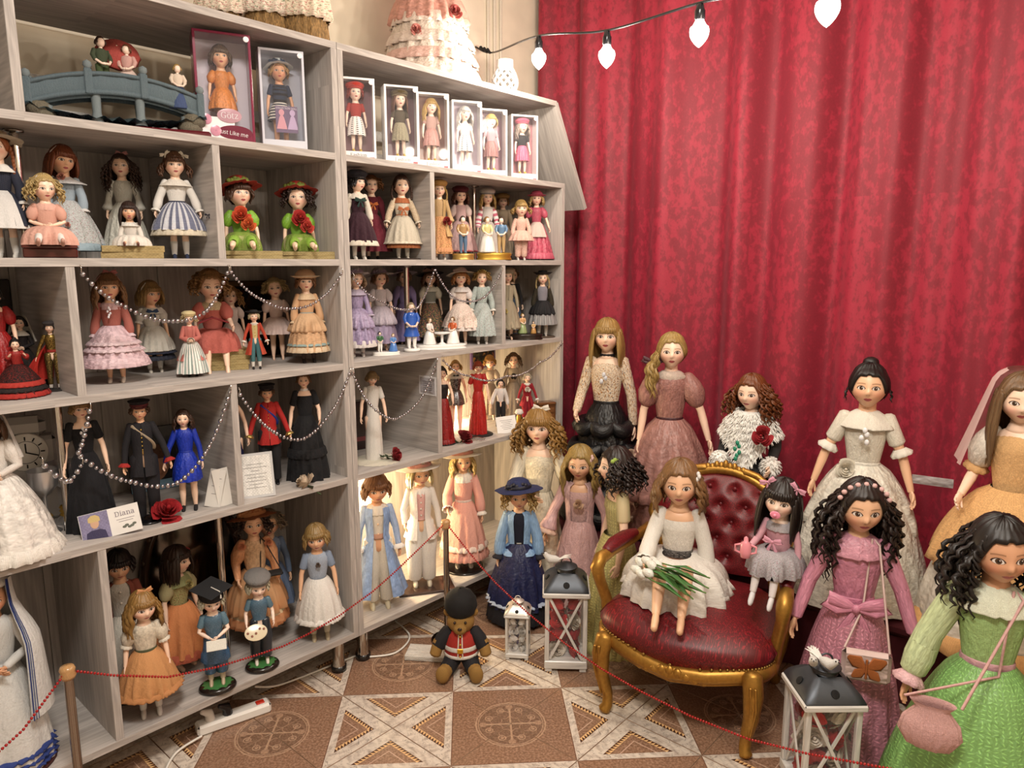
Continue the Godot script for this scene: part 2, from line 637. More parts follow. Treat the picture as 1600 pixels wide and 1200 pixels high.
func bulb(t: Node3D, at: Vector3, energy: float):
	var n := Node3D.new()
	n.name = "bulb"
	t.add_child(n, true)
	n.position = at
	var mb := MB.new()
	var pr := []
	for k in 15:
		var e := float(k) / 14
		var r := 0.031 * pow(sin(PI * clampf(0.12 + e * 0.88, 0, 1)), 0.8) if e > 0.25 else lerpf(0.013, 0.0305, smoothstep(0.0, 0.3, e) * 0.62)
		pr.append(Vector2(maxf(r, 0.0008), 0.0 - e * 0.085))
	mb.lathe(pr, 20)
	var gm := StandardMaterial3D.new()
	gm.albedo_color = Color("fff6e6")
	gm.emission_enabled = true
	gm.emission = Color(1.0, 0.96, 0.9)
	gm.emission_energy_multiplier = 6.0
	obj("glass_globe", mb, gm, n)
	mb = MB.new()
	mb.lathe([Vector2(0.001, 0.046), Vector2(0.011, 0.045), Vector2(0.014, 0.03), Vector2(0.017, 0.026), Vector2(0.017, 0.002), Vector2(0.012, -0.004)], 16)
	obj("socket", mb, mat("17171a", "gloss"), n)
	var l := OmniLight3D.new()
	l.light_color = BULB
	l.light_energy = energy
	l.light_size = 0.03
	l.omni_range = 12.0
	l.omni_attenuation = 2.0
	l.shadow_enabled = true
	l.position = Vector3(0, -0.045, 0)
	n.add_child(l)

const BULB := Color(1.0, 0.95, 0.88)

func build_string_lights(energy: float):
	var t := thing("string_lights", "string of glowing clear bulbs on a black cord before the curtain", "lights")
	var pts := [Vector3(-2.82, 2.775, -2.9), Vector3(-2.66, 2.71, -2.86)]
	for b in [Vector3(-2.06, 2.503, -2.50), Vector3(-1.641, 2.417, -2.392), Vector3(-1.19, 2.379, -2.253), Vector3(-0.714, 2.295, -2.034), Vector3(-0.15, 2.43, -1.7), Vector3(0.45, 2.52, -1.25)]:
		var p: Vector3 = b + Vector3(0, 0.042, 0)
		bulb(t, p, energy)
		pts.append(p + Vector3(0, 0.05, 0))
	pts.append(Vector3(1.1, 2.7, -0.8))
	pts.append(Vector3(1.69, 2.9, -0.4))
	var mb := MB.new()
	var c := Curve3D.new()
	for k in pts.size():
		var d: Vector3 = (pts[mini(k + 1, pts.size() - 1)] - pts[maxi(k - 1, 0)]) / 6.0
		c.add_point(pts[k], -d, d)
	var path := []
	for q in c.tessellate_even_length(5, 0.04):
		path.append(q)
	mb.tube(path, [0.0045], 8)
	obj("cord", mb, mat("1a1a1c", "gloss"), t)
	for k in 3:
		mb = MB.new()
		mb.tube([pts[0].lerp(pts[1], 0.3 + 0.2 * k) + Vector3(0, 0.006, 0), pts[0].lerp(pts[1], 0.45 + 0.2 * k) - Vector3(0, 0.006, 0)], [0.009, 0.006], 7)
		obj("knot", mb, mat("1a1a1c"), t)

# ---------- dolls ----------
func gauss(x: float, y: float, cx: float, cy: float, sx: float, sy: float) -> float:
	return exp(-((x - cx) * (x - cx) / (sx * sx) + (y - cy) * (y - cy) / (sy * sy)) * 0.5)

func head_mesh() -> ArrayMesh:
	if cache.has("head"):
		return cache["head"]
	var mb := MB.new()
	var rows := []
	var n := 44
	var m := 34
	for i in m + 1:
		var e := PI * i / m
		var r := PackedVector3Array()
		for j in n:
			var a := TAU * j / n
			var se := maxf(sin(e), 0.004)
			var d := Vector3(se * sin(a), cos(e), se * cos(a))
			var y := d.y
			var low := smoothstep(0.05, -1.0, y)
			var p := Vector3(d.x * 0.78 * (1.0 - 0.34 * low * low), y, d.z * (0.86 if d.z > 0 else 0.92 * (1.0 - 0.35 * low)))
			if d.z > 0:
				var x := p.x
				var f := smoothstep(0.05, 0.5, d.z)
				p.z += f * (0.16 * gauss(x, y, 0, -0.2, 0.07, 0.09) + 0.07 * gauss(x, y, 0, -0.04, 0.05, 0.14))
				p.z -= f * 0.085 * (gauss(x, y, 0.31, 0.03, 0.13, 0.09) + gauss(x, y, -0.31, 0.03, 0.13, 0.09))
				p.z += f * 0.05 * (gauss(x, y, 0.31, 0.02, 0.09, 0.05) + gauss(x, y, -0.31, 0.02, 0.09, 0.05))
				p.z += f * (0.05 * gauss(x, y, 0, -0.45, 0.13, 0.035) + 0.055 * gauss(x, y, 0, -0.55, 0.11, 0.035) - 0.03 * gauss(x, y, 0, -0.5, 0.14, 0.015))
				p.z += f * (0.07 * gauss(x, y, 0, -0.82, 0.16, 0.12) + 0.05 * (gauss(x, y, 0.4, -0.3, 0.2, 0.2) + gauss(x, y, -0.4, -0.3, 0.2, 0.2)))
			r.append(p)
		rows.append(r)
	mb.grid(rows, true)
	for s in [-1.0, 1.0]:
		mb.ball(Vector3(0.76 * s, -0.08, -0.02), Vector3(0.06, 0.19, 0.12), 8, 6)
	# face paint is mapped straight from the front
	for k in mb.v.size():
		var p := mb.v[k]
		mb.uv[k] = Vector2(0.5 + p.x * 0.5, 0.5 - p.y * 0.5) if p.z > -0.1 else Vector2(0.02, 0.02)
	cache["head"] = mb.mesh()
	return cache["head"]

func face_mat(skin: String, eye: String, lip := "b5565a") -> StandardMaterial3D:
	var key := "face" + skin + eye + lip
	if mats.has(key):
		return mats[key]
	var sk := Color(skin)
	var bl := sk.lerp(Color("d9705f"), 0.45)
	var br := sk.lerp(Color("5a3a24"), 0.7)
	var t := img(192, func(u: float, v: float):
		var x := (u - 0.5) * 2.0
		var y := (0.5 - v) * 2.0
		var c := sk
		var ax := absf(x)
		c = c.lerp(bl, 0.6 * gauss(ax, y, 0.43, -0.3, 0.17, 0.15))
		# brows
		var by := 0.25 - 0.9 * (ax - 0.28) * (ax - 0.28)
		if ax > 0.14 and ax < 0.5: c = c.lerp(br, 0.75 * exp(-pow((y - by) / 0.022, 2.0)))
		# lips
		var lw := 0.185
		if ax < lw:
			var k := 1.0 - pow(ax / lw, 2.0)
			var up := -0.5 + 0.075 * k - 0.025 * exp(-pow(ax / 0.035, 2.0))
			var dn := -0.5 - 0.095 * k
			if y < up and y > dn: c = Color(lip).darkened(0.35) if absf(y + 0.5) < 0.009 else Color(lip)
		if gauss(ax, y, 0.05, -0.29, 0.025, 0.014) > 0.5: c = c.lerp(br, 0.5)
		# eyes
		var q := Vector2((ax - 0.31) / 0.155, (y - 0.02) / 0.088)
		q.y += 0.22 * q.x * q.x - 0.1
		var d := q.length()
		if d < 1.0:
			var e := Vector2(ax - 0.305, y - 0.022).length()
			c = Color("ded5ce")
			if e < 0.082: c = Color(eye).lerp(Color.BLACK, smoothstep(0.05, 0.085, e) * 0.6)
			if e < 0.04: c = Color("120d0c")
			if Vector2(x - 0.3 * signf(x) - 0.025, y - 0.05).length() < 0.017: c = Color("f5f2ee")
		if d > 0.9 and d < 1.22 and y > 0.0: c = c.lerp(Color("2a1914"), 0.9)
		elif d > 0.95 and d < 1.1: c = c.lerp(br, 0.55)
		return c)
	var m := StandardMaterial3D.new()
	m.albedo_texture = t
	m.roughness = 0.4
	mats[key] = m
	return m

func hair_mesh(style: String, length: float, sd := 1) -> ArrayMesh:
	# in head units: the head is 2 high, face to +z
	var key := "hair%s%.2f%d" % [style, length, sd]
	if cache.has(key):
		return cache[key]
	var g := RandomNumberGenerator.new()
	g.seed = sd * 77 + 5
	var mb := MB.new()
	var bangs := style.ends_with("_bangs")
	style = style.replace("_bangs", "")
	var rows := []
	var n := 76
	for i in 11:
		var t := i / 10.0
		var r := PackedVector3Array()
		for j in n:
			var a := TAU * j / n
			var fr := absf(wrapf(a, -PI, PI))
			var ym: float = lerpf(0.2 if bangs else 0.52, -0.25, smoothstep(0.55, 1.15, fr))
			ym = lerpf(ym, -0.72, smoothstep(1.3, 2.2, fr))
			if not bangs and fr < 0.1: ym += 0.06
			var e0 := acos(clampf(ym, -1, 1))
			var e := e0 * t
			var k := 1.13 + 0.02 * sin(a * 19.0 + sd + 2.0 * t) + 0.016 * sin(a * 33.0 - 1.5 * t)
			if t > 0.95: k = 1.0
			var low := smoothstep(0.05, -1.0, cos(e))
			r.append(Vector3(sin(e) * sin(a) * 0.8 * k, cos(e) * 1.02 * (k if t < 0.5 else 1.04) + 0.02, sin(e) * cos(a) * (0.9 if cos(a) > 0 else 0.98 * (1.0 - 0.2 * low)) * k))
		rows.append(r)
	mb.grid(rows, true, 5.0, 1.0)
	var lock := func(a: float, y0: float, ln: float, wave: float, turns: float, rad: float, spread: float, seg: int):
		var p := []
		var rr := []
		var e := sqrt(maxf(0.0, 1.0 - y0 * y0))
		var s0 := Vector3(sin(a) * 0.82 * e, y0, cos(a) * 0.93 * e)
		var ph := g.randf() * TAU
		var out := Vector3(sin(a), 0, cos(a))
		for i in seg + 1:
			var t := float(i) / seg
			var q := s0 + out * (0.1 + spread * sin(minf(t * 1.6, 1.0) * PI / 2)) + Vector3.DOWN * (ln * t * t * 0.35 + ln * t * 0.65)
			if y0 > 0.3: q += out * (0.35 * sin(minf(t * 3.0, 1.0) * PI / 2)) * (1.0 - e)
			var w := minf(t * 4.0, 1.0)
			q += (out.cross(Vector3.UP) * cos(ph + turns * TAU * t) + out * sin(ph + turns * TAU * t) * 0.8) * wave * w
			p.append(q)
			rr.append(rad * (0.75 + 0.25 * sin(t * PI)) * (1.0 if t < 0.75 else lerpf(1.0, 0.25, (t - 0.75) * 4)))
		mb.tube(p, rr, 5, 0.6, out.cross(Vector3.UP), 1.0, 1.0)
	match style:
		"straight", "wavy", "curly":
			var cnt := 42 if style != "curly" else 84
			for k in cnt:
				var a := lerpf(0.95, TAU - 0.95, (k + g.randf() * 0.7) / cnt)
				var y0 := g.randf_range(-0.15, 0.45) if style != "curly" else g.randf_range(-0.2, 0.8)
				var ln := length * g.randf_range(0.85, 1.08)
				if style == "straight": lock.call(a, y0, ln + y0, 0.02, 1.0, 0.19, 0.12, 8)
				elif style == "wavy": lock.call(a, y0, ln + y0, 0.08, 2.2, 0.17, 0.2, 14)
				else: lock.call(a, y0, (ln + y0) * g.randf_range(0.7, 1.0), 0.1, 3.0 + length, 0.09, g.randf_range(0.12, 0.75), 26)
			if bangs:
				for k in 11:
					lock.call(lerpf(-0.75, 0.75, k / 10.0), 0.62, 0.4, 0.02, 0.5, 0.085, 0.03, 5)
		"short":
			for k in 30:
				var a := lerpf(0.85, TAU - 0.85, (k + g.randf() * 0.6) / 30.0)
				lock.call(a, g.randf_range(0.0, 0.5), length * g.randf_range(0.8, 1.0), 0.05, 1.2, 0.14, 0.1, 7)
			if bangs:
				for k in 9:
					lock.call(lerpf(-0.7, 0.7, k / 8.0), 0.62, 0.4, 0.02, 0.5, 0.11, 0.05, 5)
		"ringlet":
			for k in 70:
				var a := lerpf(0.7, TAU - 0.7, (k + g.randf() * 0.6) / 70.0)
				lock.call(a, g.randf_range(-0.1, 0.9), length * g.randf_range(0.6, 1.0), 0.085, 2.5, 0.085, g.randf_range(0.08, 0.5), 16)
		"bun":
			mb.ball(Vector3(0, 1.12, -0.25), Vector3(0.36, 0.28, 0.34), 12, 8)
			for k in 8:
				lock.call(lerpf(1.3, TAU - 1.3, k / 7.0), -0.1, length * g.randf_range(0.5, 1.0), 0.05, 2.0, 0.05, 0.1, 10)
		"side":
			# pulled to one shoulder
			for k in 44:
				var a := lerpf(-2.0, -0.95, g.randf())
				lock.call(a, g.randf_range(-0.3, 0.0), length * g.randf_range(0.8, 1.1), 0.11, 2.6, 0.12, g.randf_range(0.1, 0.55), 20)
		"braids":
			for s in [-1.0, 1.0]:
				for k in 9:
					mb.ball(Vector3(s * (0.92 + 0.12 * sin(k * 0.4)), -0.05 - k * length / 9.0, 0.1 + 0.05 * cos(k * 2.0)), Vector3(0.13, length / 11.0, 0.12), 7, 5)
		"pigtails":
			for s in [-1.0, 1.0]:
				for k in 16:
					var a: float = s * (1.57 + g.randf_range(-0.45, 0.45))
					lock.call(a, 0.15, length * g.randf_range(0.8, 1.0), 0.08, 2.0, 0.1, g.randf_range(0.1, 0.4), 14)
			for k in 9:
				lock.call(lerpf(-0.7, 0.7, k / 8.0), 0.62, 0.4, 0.02, 0.5, 0.11, 0.05, 5)
	cache[key] = mb.mesh()
	return cache[key]

func skel(hr: float, pose: String, arms) -> Dictionary:
	var s := {}
	var sh := 1.0 - hr - 0.045
	var hip := sh * 0.6
	var dy := 0.0
	if pose != "stand":
		dy = 0.075 - hip
	s.sh = sh + dy
	s.hip = hip + dy
	s.waist = sh * 0.73 + dy
	s.chin = 1.0 - hr + dy
	s.hc = 1.0 - hr * 0.5 + dy
	s.sw = 0.048 + hr * 0.17
	var ua := sh * 0.215
	var fa := sh * 0.19
	s.arm = []
	var D := {"down": [Vector3(0.3, -1, 0.02), Vector3(0.12, -1, 0.22)], "bent": [Vector3(0.32, -1, -0.08), Vector3(0.0, -0.45, 0.85)],
		"hold": [Vector3(0.3, -1, 0.12), Vector3(-0.7, -0.25, 0.7)], "wide": [Vector3(0.45, -1, 0.06), Vector3(0.3, -1, 0.3)],
		"up": [Vector3(0.4, -0.6, 0.5), Vector3(-0.25, 0.5, 0.8)], "fwd": [Vector3(0.25, -0.8, 0.5), Vector3(0.05, -0.3, 0.95)]}
	for k in 2:
		var sg := 1.0 - 2.0 * k
		var q = D[arms[k] if arms is Array else arms]
		var flip := Vector3(sg, 1, 1)
		var a := Vector3(sg * s.sw, s.sh, 0)
		var b: Vector3 = a + (q[0] * flip).normalized() * ua
		var c: Vector3 = b + (q[1] * flip).normalized() * fa
		s.arm.append([a, b, c, (q[1] * flip).normalized()])
	s.leg = []
	for k in 2:
		var sg := 1.0 - 2.0 * k
		var h := Vector3(sg * 0.05, s.hip, 0)
		if pose == "sit":
			s.leg.append([h, h + Vector3(sg * 0.025, 0.02, 0.2), h + Vector3(sg * 0.045, -0.05, 0.36), Vector3(0, 0.5, 0.6).normalized()])
		elif pose == "knee":
			s.leg.append([h, h + Vector3(sg * 0.01, 0.085, 0.22), h + Vector3(sg * 0.005, -0.045, 0.41), Vector3(0, -0.2, 0.97).normalized()])
		elif pose == "drop":
			s.leg.append([h, h + Vector3(sg * 0.015, 0.02, 0.2), h + Vector3(sg * 0.02, -0.19, 0.27), Vector3(0, -0.75, 0.6).normalized()])
		else:
			s.leg.append([h, Vector3(sg * 0.052, s.hip * 0.5, 0.008), Vector3(sg * 0.055, 0.045, -0.005), Vector3(0, -0.2, 1).normalized()])
	return s

func hand(mb: MB, w: Vector3, d: Vector3, sg: float, L: float):
	# palm, four fingers of unequal length and a thumb that leaves the side of the palm
	var f := Vector3(-sg, 0, 0.35)
	f = (f - d * f.dot(d)).normalized()
	var ac := d.cross(f).normalized()
	mb.tube([w, w + d * L * 0.25, w + d * L * 0.5], [L * 0.17, L * 0.25, L * 0.22], 8, 0.5, ac)
	for k in 4:
		var o := (k - 1.5) * L * 0.125
		var ln: float = L * [0.4, 0.48, 0.45, 0.34][k]
		var b := w + d * L * 0.48 + ac * o
		mb.tube([b, b + d * ln * 0.5 + f * ln * 0.1 + ac * o * 0.12, b + d * ln * 0.9 + f * ln * 0.38 + ac * o * 0.15], [L * 0.062, L * 0.056, L * 0.045], 5)
	var tb := w + d * L * 0.16 - ac * L * 0.18
	mb.tube([tb, tb + d * L * 0.2 - ac * L * 0.13 + f * L * 0.08, tb + d * L * 0.4 - ac * L * 0.12 + f * L * 0.18], [L * 0.08, L * 0.066, L * 0.05], 5)

func body_mesh(hr: float, pose: String, arms, foot := true) -> ArrayMesh:
	var key := "body%.3f%s%s%s" % [hr, pose, arms, foot]
	if cache.has(key):
		return cache[key]
	var s := skel(hr, pose, arms)
	var mb := MB.new()
	var sw: float = s.sw
	var nk := hr * 0.19
	mb.tube([Vector3(0, s.chin + hr * 0.2, -0.012), Vector3(0, s.chin - 0.005, -0.008), Vector3(0, s.sh + 0.012, 0)], [nk, nk, nk * 1.3], 12)
	mb.lathe([Vector2(0.01, s.sh + 0.03), Vector2(sw * 0.4, s.sh + 0.024), Vector2(sw * 0.8, s.sh + 0.006), Vector2(sw * 1.0, s.sh - 0.02), Vector2(sw * 0.98, s.sh - 0.05), Vector2(sw * 0.86, lerpf(s.sh, s.waist, 0.55)), Vector2(sw * 0.68, s.waist), Vector2(sw * 0.9, s.hip + 0.03), Vector2(sw * 0.9, s.hip - 0.01), Vector2(0.01, s.hip - 0.05)], 18, 0.62)
	for k in 2:
		var a = s.arm[k]
		var sg := 1.0 - 2.0 * k
		mb.tube([a[0] - Vector3(sg * 0.015, 0.005, 0), a[0].lerp(a[1], 0.4), a[1], a[1].lerp(a[2], 0.35), a[2]], [0.025, 0.024, 0.019, 0.0195, 0.013], 9)
		hand(mb, a[2], a[3], sg, 0.08)
		var l = s.leg[k]
		mb.tube([l[0], l[0].lerp(l[1], 0.4), l[1], l[1].lerp(l[2], 0.35), l[2]], [0.046, 0.042, 0.03, 0.031, 0.018], 10)
		if foot:
			var fd: Vector3 = l[3]
			mb.tube([l[2] - fd * 0.012, l[2] + fd * 0.025 + Vector3(0, -0.012, 0), l[2] + fd * 0.068 + Vector3(0, -0.022, 0)], [0.019, 0.023, 0.02], 8, 0.75)
	cache[key] = mb.mesh()
	return cache[key]

func hat(kind: String, node: Node3D, c1: Material, c2: Material):
	# in head units, sitting on a head 2 high
	var mb := MB.new()
	match kind:
		"brim", "sunhat", "floppy":
			var R := 1.75 if kind == "brim" else (1.45 if kind == "sunhat" else 1.6)
			mb.lathe([Vector2(0.02, 1.38), Vector2(0.5, 1.34), Vector2(0.78, 1.16), Vector2(0.93, 0.75), Vector2(0.97, 0.6), Vector2(R * 0.75, 0.58), Vector2(R, 0.5), Vector2(R * 1.01, 0.46), Vector2(R * 0.7, 0.53), Vector2(0.93, 0.55)], 40, 1.05, Vector3.ZERO, 0.09 if kind != "floppy" else 0.2, 3.0 if kind != "floppy" else 5.0, 0.6)
			var h := obj("hat", mb, c1, node)
			h.rotation_degrees = Vector3(-12, 0, 4)
			mb = MB.new()
			mb.lathe([Vector2(0.96, 0.86), Vector2(1.0, 0.8), Vector2(1.02, 0.66), Vector2(0.98, 0.6)], 30, 1.05)
			for k in 7:
				mb.ball(Vector3(0.5 - 0.22 * k, 0.9 + 0.08 * sin(k * 2.0), 0.82 - 0.05 * absf(k - 3)), Vector3(0.2, 0.17, 0.16), 8, 6)
			obj("hat_band", mb, c2, h)
		"bonnet":
			mb.lathe([Vector2(0.02, 1.3), Vector2(0.6, 1.22), Vector2(0.95, 0.85), Vector2(1.08, 0.5), Vector2(1.05, 0.38)], 32, 1.1, Vector3(0, 0, -0.12), 0.05, 14.0, 0.0)
			var h := obj("bonnet", mb, c1, node)
			mb = MB.new()
			mb.lathe([Vector2(1.0, 0.55), Vector2(1.38, 0.62), Vector2(1.42, 0.56), Vector2(1.02, 0.45)], 56, 1.05, Vector3(0, 0, -0.05), 0.16, 16.0, 0.0)
			obj("ruffle", mb, c2, h)
		"beret", "mobcap":
			mb.lathe([Vector2(0.02, 1.36), Vector2(0.6, 1.32), Vector2(1.05, 1.1), Vector2(1.16, 0.88), Vector2(1.05, 0.66), Vector2(0.9, 0.55), Vector2(0.85, 0.5)], 36, 1.1, Vector3(0, 0, -0.1), 0.05, 12.0, 0.0)
			var h := obj("cap", mb, c1, node)
			mb = MB.new()
			mb.lathe([Vector2(0.9, 0.62), Vector2(0.98, 0.58), Vector2(0.98, 0.46), Vector2(0.9, 0.42)], 30, 1.1, Vector3(0, 0, -0.08))
			obj("cap_band", mb, c2, h)
		"officer":
			mb.lathe([Vector2(0.02, 1.25), Vector2(0.8, 1.26), Vector2(1.12, 1.16), Vector2(1.1, 1.08), Vector2(0.9, 0.85), Vector2(0.89, 0.55)], 30, 1.1, Vector3(0, 0, -0.04))
			var h := obj("cap", mb, c1, node)
			mb = MB.new()
			mb.lathe([Vector2(0.9, 0.82), Vector2(0.93, 0.8), Vector2(0.93, 0.6), Vector2(0.9, 0.58)], 30, 1.1, Vector3(0, 0, -0.04))
			mb.tube([Vector3(-0.7, 0.55, 0.75), Vector3(-0.3, 0.46, 1.12), Vector3(0.3, 0.46, 1.12), Vector3(0.7, 0.55, 0.75)], [0.12, 0.17, 0.17, 0.12], 8, 0.25, Vector3(0, -0.35, 1))
			obj("cap_band", mb, c2, h)
		"tricorn":
			mb.lathe([Vector2(0.02, 1.25), Vector2(0.6, 1.2), Vector2(0.85, 0.7), Vector2(1.35, 0.95), Vector2(1.35, 0.9), Vector2(0.85, 0.55)], 36, 1.05, Vector3.ZERO, 0.22, 3.0, 0.0)
			obj("hat", mb, c1, node)
		"mortarboard":
			mb.lathe([Vector2(0.02, 1.12), Vector2(0.75, 1.1), Vector2(0.93, 0.6), Vector2(0.95, 0.4)], 24, 1.1)
			mb.box(Vector3(0, 1.2, 0), Vector3(2.4, 0.08, 2.4), 0.02, Basis(Vector3.UP, 0.6))
			var h := obj("hat", mb, c1, node)
			mb = MB.new()
			mb.tube([Vector3(0, 1.28, 0), Vector3(0.5, 1.27, 0.8), Vector3(0.55, 1.0, 1.0), Vector3(0.55, 0.75, 1.0)], [0.04, 0.04, 0.05, 0.08], 6)
			obj("tassel", mb, c2, h)
		"veil":
			var rows := []
			for i in 14:
				var t := i / 13.0
				var r := PackedVector3Array()
				for j in 31:
					var a := lerpf(1.15, TAU - 1.15, j / 30.0)
					var rad := lerpf(0.6, 1.1, minf(t * 4, 1.0)) + maxf(t - 0.25, 0.0) * 1.3 + 0.07 * sin(a * 14.0) * t
					r.append(Vector3(rad * sin(a), 1.22 - 0.35 * minf(t * 4, 1.0) - maxf(t - 0.2, 0.0) * 4.8, rad * cos(a) - 0.25))
				rows.append(r)
			mb.grid(rows, false)
			obj("veil", mb, c1, node)
		"band":
			mb.tube([Vector3(-0.88, 0.0, 0.1), Vector3(-0.82, 0.5, 0.15), Vector3(-0.5, 0.93, 0.2), Vector3(0, 1.12, 0.22), Vector3(0.5, 0.93, 0.2), Vector3(0.82, 0.5, 0.15), Vector3(0.88, 0.0, 0.1)], [0.07], 7, 0.5, Vector3(0, 0, 1))
			obj("hair_band", mb, c1, node)
		"bows":
			for s in [-1.0, 1.0]:
				var o := obj("hair_bow", bow_mesh(), c1, node)
				o.position = Vector3(s * 0.72, 0.85, 0.3)
				o.scale = Vector3.ONE * 0.42
				o.rotation_degrees.z = -s * 30
		"bow":
			var o := obj("hair_bow", bow_mesh(), c1, node)
			o.position = Vector3(0.15, 1.12, 0.15)
			o.scale = Vector3.ONE * 0.5
		"flowers":
			for k in 9:
				var a := lerpf(-1.3, 1.3, k / 8.0)
				mb.ball(Vector3(sin(a) * 0.9, 0.25 + cos(a) * 0.82, 0.32), Vector3(0.11, 0.1, 0.1), 7, 5)
			obj("flower_wreath", mb, c1, node)
		"clip":
			mb = MB.new()
			for k in 6:
				mb.ball(Vector3(0.78 + 0.05 * sin(k * 2.1), 0.45 + 0.14 * cos(k * 1.05), 0.3 + 0.16 * sin(k * 1.05)), Vector3(0.09, 0.12, 0.13), 7, 5)
			obj("hair_flower", mb, c1, node)

func bow_mesh() -> ArrayMesh:
	if cache.has("bow"):
		return cache["bow"]
	var mb := MB.new()
	for s in [-1.0, 1.0]:
		mb.tube([Vector3(0, 0, 0), Vector3(s * 0.35, 0.16, 0.06), Vector3(s * 0.85, 0.28, 0.0), Vector3(s * 0.95, 0.1, -0.04), Vector3(s * 0.6, -0.08, 0.04), Vector3(0, 0, 0.02)], [0.08, 0.2, 0.26, 0.24, 0.18, 0.08], 7, 0.4, Vector3(0, 1, 0))
		mb.tube([Vector3(0, -0.05, 0), Vector3(s * 0.25, -0.5, 0.05), Vector3(s * 0.42, -1.0, 0.0)], [0.07, 0.13, 0.2], 7, 0.2, Vector3(1, 0, 0))
	mb.ball(Vector3(0, 0, 0.04), Vector3(0.15, 0.16, 0.13), 8, 6)
	cache["bow"] = mb.mesh()
	return cache["bow"]

func rose_mesh() -> ArrayMesh:
	# unit radius, opening upwards
	if cache.has("rose"):
		return cache["rose"]
	var mb := MB.new()
	var k := 0
	mb.ball(Vector3(0, 0.4, 0), Vector3(0.17, 0.3, 0.17), 8, 6)
	for L in [[0.24, 0.74, 3, 0.3], [0.42, 0.66, 3, 0.2], [0.62, 0.5, 4, 0.1], [0.84, 0.26, 5, 0.0], [1.05, -0.05, 5, -0.1]]:
		for i in L[2]:
			var a0: float = TAU * i / L[2] + k * 0.9
			var alt: float = 1.0 + 0.12 * (int(i) % 2)
			var rows := []
			for u in 6:
				var t := u / 5.0
				var r := PackedVector3Array()
				for w in 7:
					var s := w / 6.0 - 0.5
					var a: float = a0 + s * TAU / L[2] * 1.3 * (0.55 + 0.45 * sin(minf(1.0, t * 1.6 + 0.3) * PI / 2))
					var rad: float = L[0] * alt * (0.3 + 0.7 * pow(1.0 - t, 0.6))
					if u == 0: rad += 0.09
					r.append(Vector3(rad * sin(a), lerpf(L[1] - 0.9 * s * s * L[0], -0.55, t) - (0.03 if u == 0 else 0.0), rad * cos(a)))
				rows.append(r)
			mb.grid(rows, false)
			k += 1
	cache["rose"] = mb.mesh()
	return cache["rose"]

func sleeve(mb: MB, a: Array, kind: String):
	var p := []
	var r := []
	match kind:
		"puff":
			p = [a[0] + Vector3(0, 0.012, 0), a[0].lerp(a[1], 0.2), a[0].lerp(a[1], 0.5), a[0].lerp(a[1], 0.78), a[0].lerp(a[1], 0.86)]
			r = [0.03, 0.056, 0.064, 0.045, 0.03]
		"short":
			p = [a[0] + Vector3(0, 0.008, 0), a[0].lerp(a[1], 0.3), a[0].lerp(a[1], 0.65)]
			r = [0.034, 0.038, 0.038]
		"puff_long":
			p = [a[0] + Vector3(0, 0.014, 0), a[0].lerp(a[1], 0.25), a[0].lerp(a[1], 0.6), a[1], a[1].lerp(a[2], 0.5), a[1].lerp(a[2], 0.92)]
			r = [0.032, 0.056, 0.06, 0.036, 0.029, 0.024]
		"full":
			p = [a[0] + Vector3(0, 0.01, 0), a[0].lerp(a[1], 0.4), a[1], a[1].lerp(a[2], 0.5), a[1].lerp(a[2], 0.82), a[1].lerp(a[2], 0.92)]
			r = [0.035, 0.044, 0.043, 0.047, 0.04, 0.022]
		"bell":
			p = [a[0] + Vector3(0, 0.008, 0), a[0].lerp(a[1], 0.4), a[1], a[1].lerp(a[2], 0.35), a[1].lerp(a[2], 0.72)]
			r = [0.034, 0.035, 0.032, 0.038, 0.06]
		_:
			p = [a[0] + Vector3(0, 0.008, 0), a[0].lerp(a[1], 0.4), a[1], a[1].lerp(a[2], 0.5), a[1].lerp(a[2], 0.95)]
			r = [0.034, 0.034, 0.029, 0.027, 0.023]
	for k in r.size():
		r[k] *= 0.88
	mb.tube(p, r, 12)

func M3(a) -> StandardMaterial3D:
	if a is String:
		return mat(a)
	return mat(a[0], a[1] if a.size() > 1 else "cotton", a[2] if a.size() > 2 else "", a[3] if a.size() > 3 else 1.0)

const SK := ["f0cdb4", "e3b592", "f4d9c6", "d39f7c", "cf9a78"]

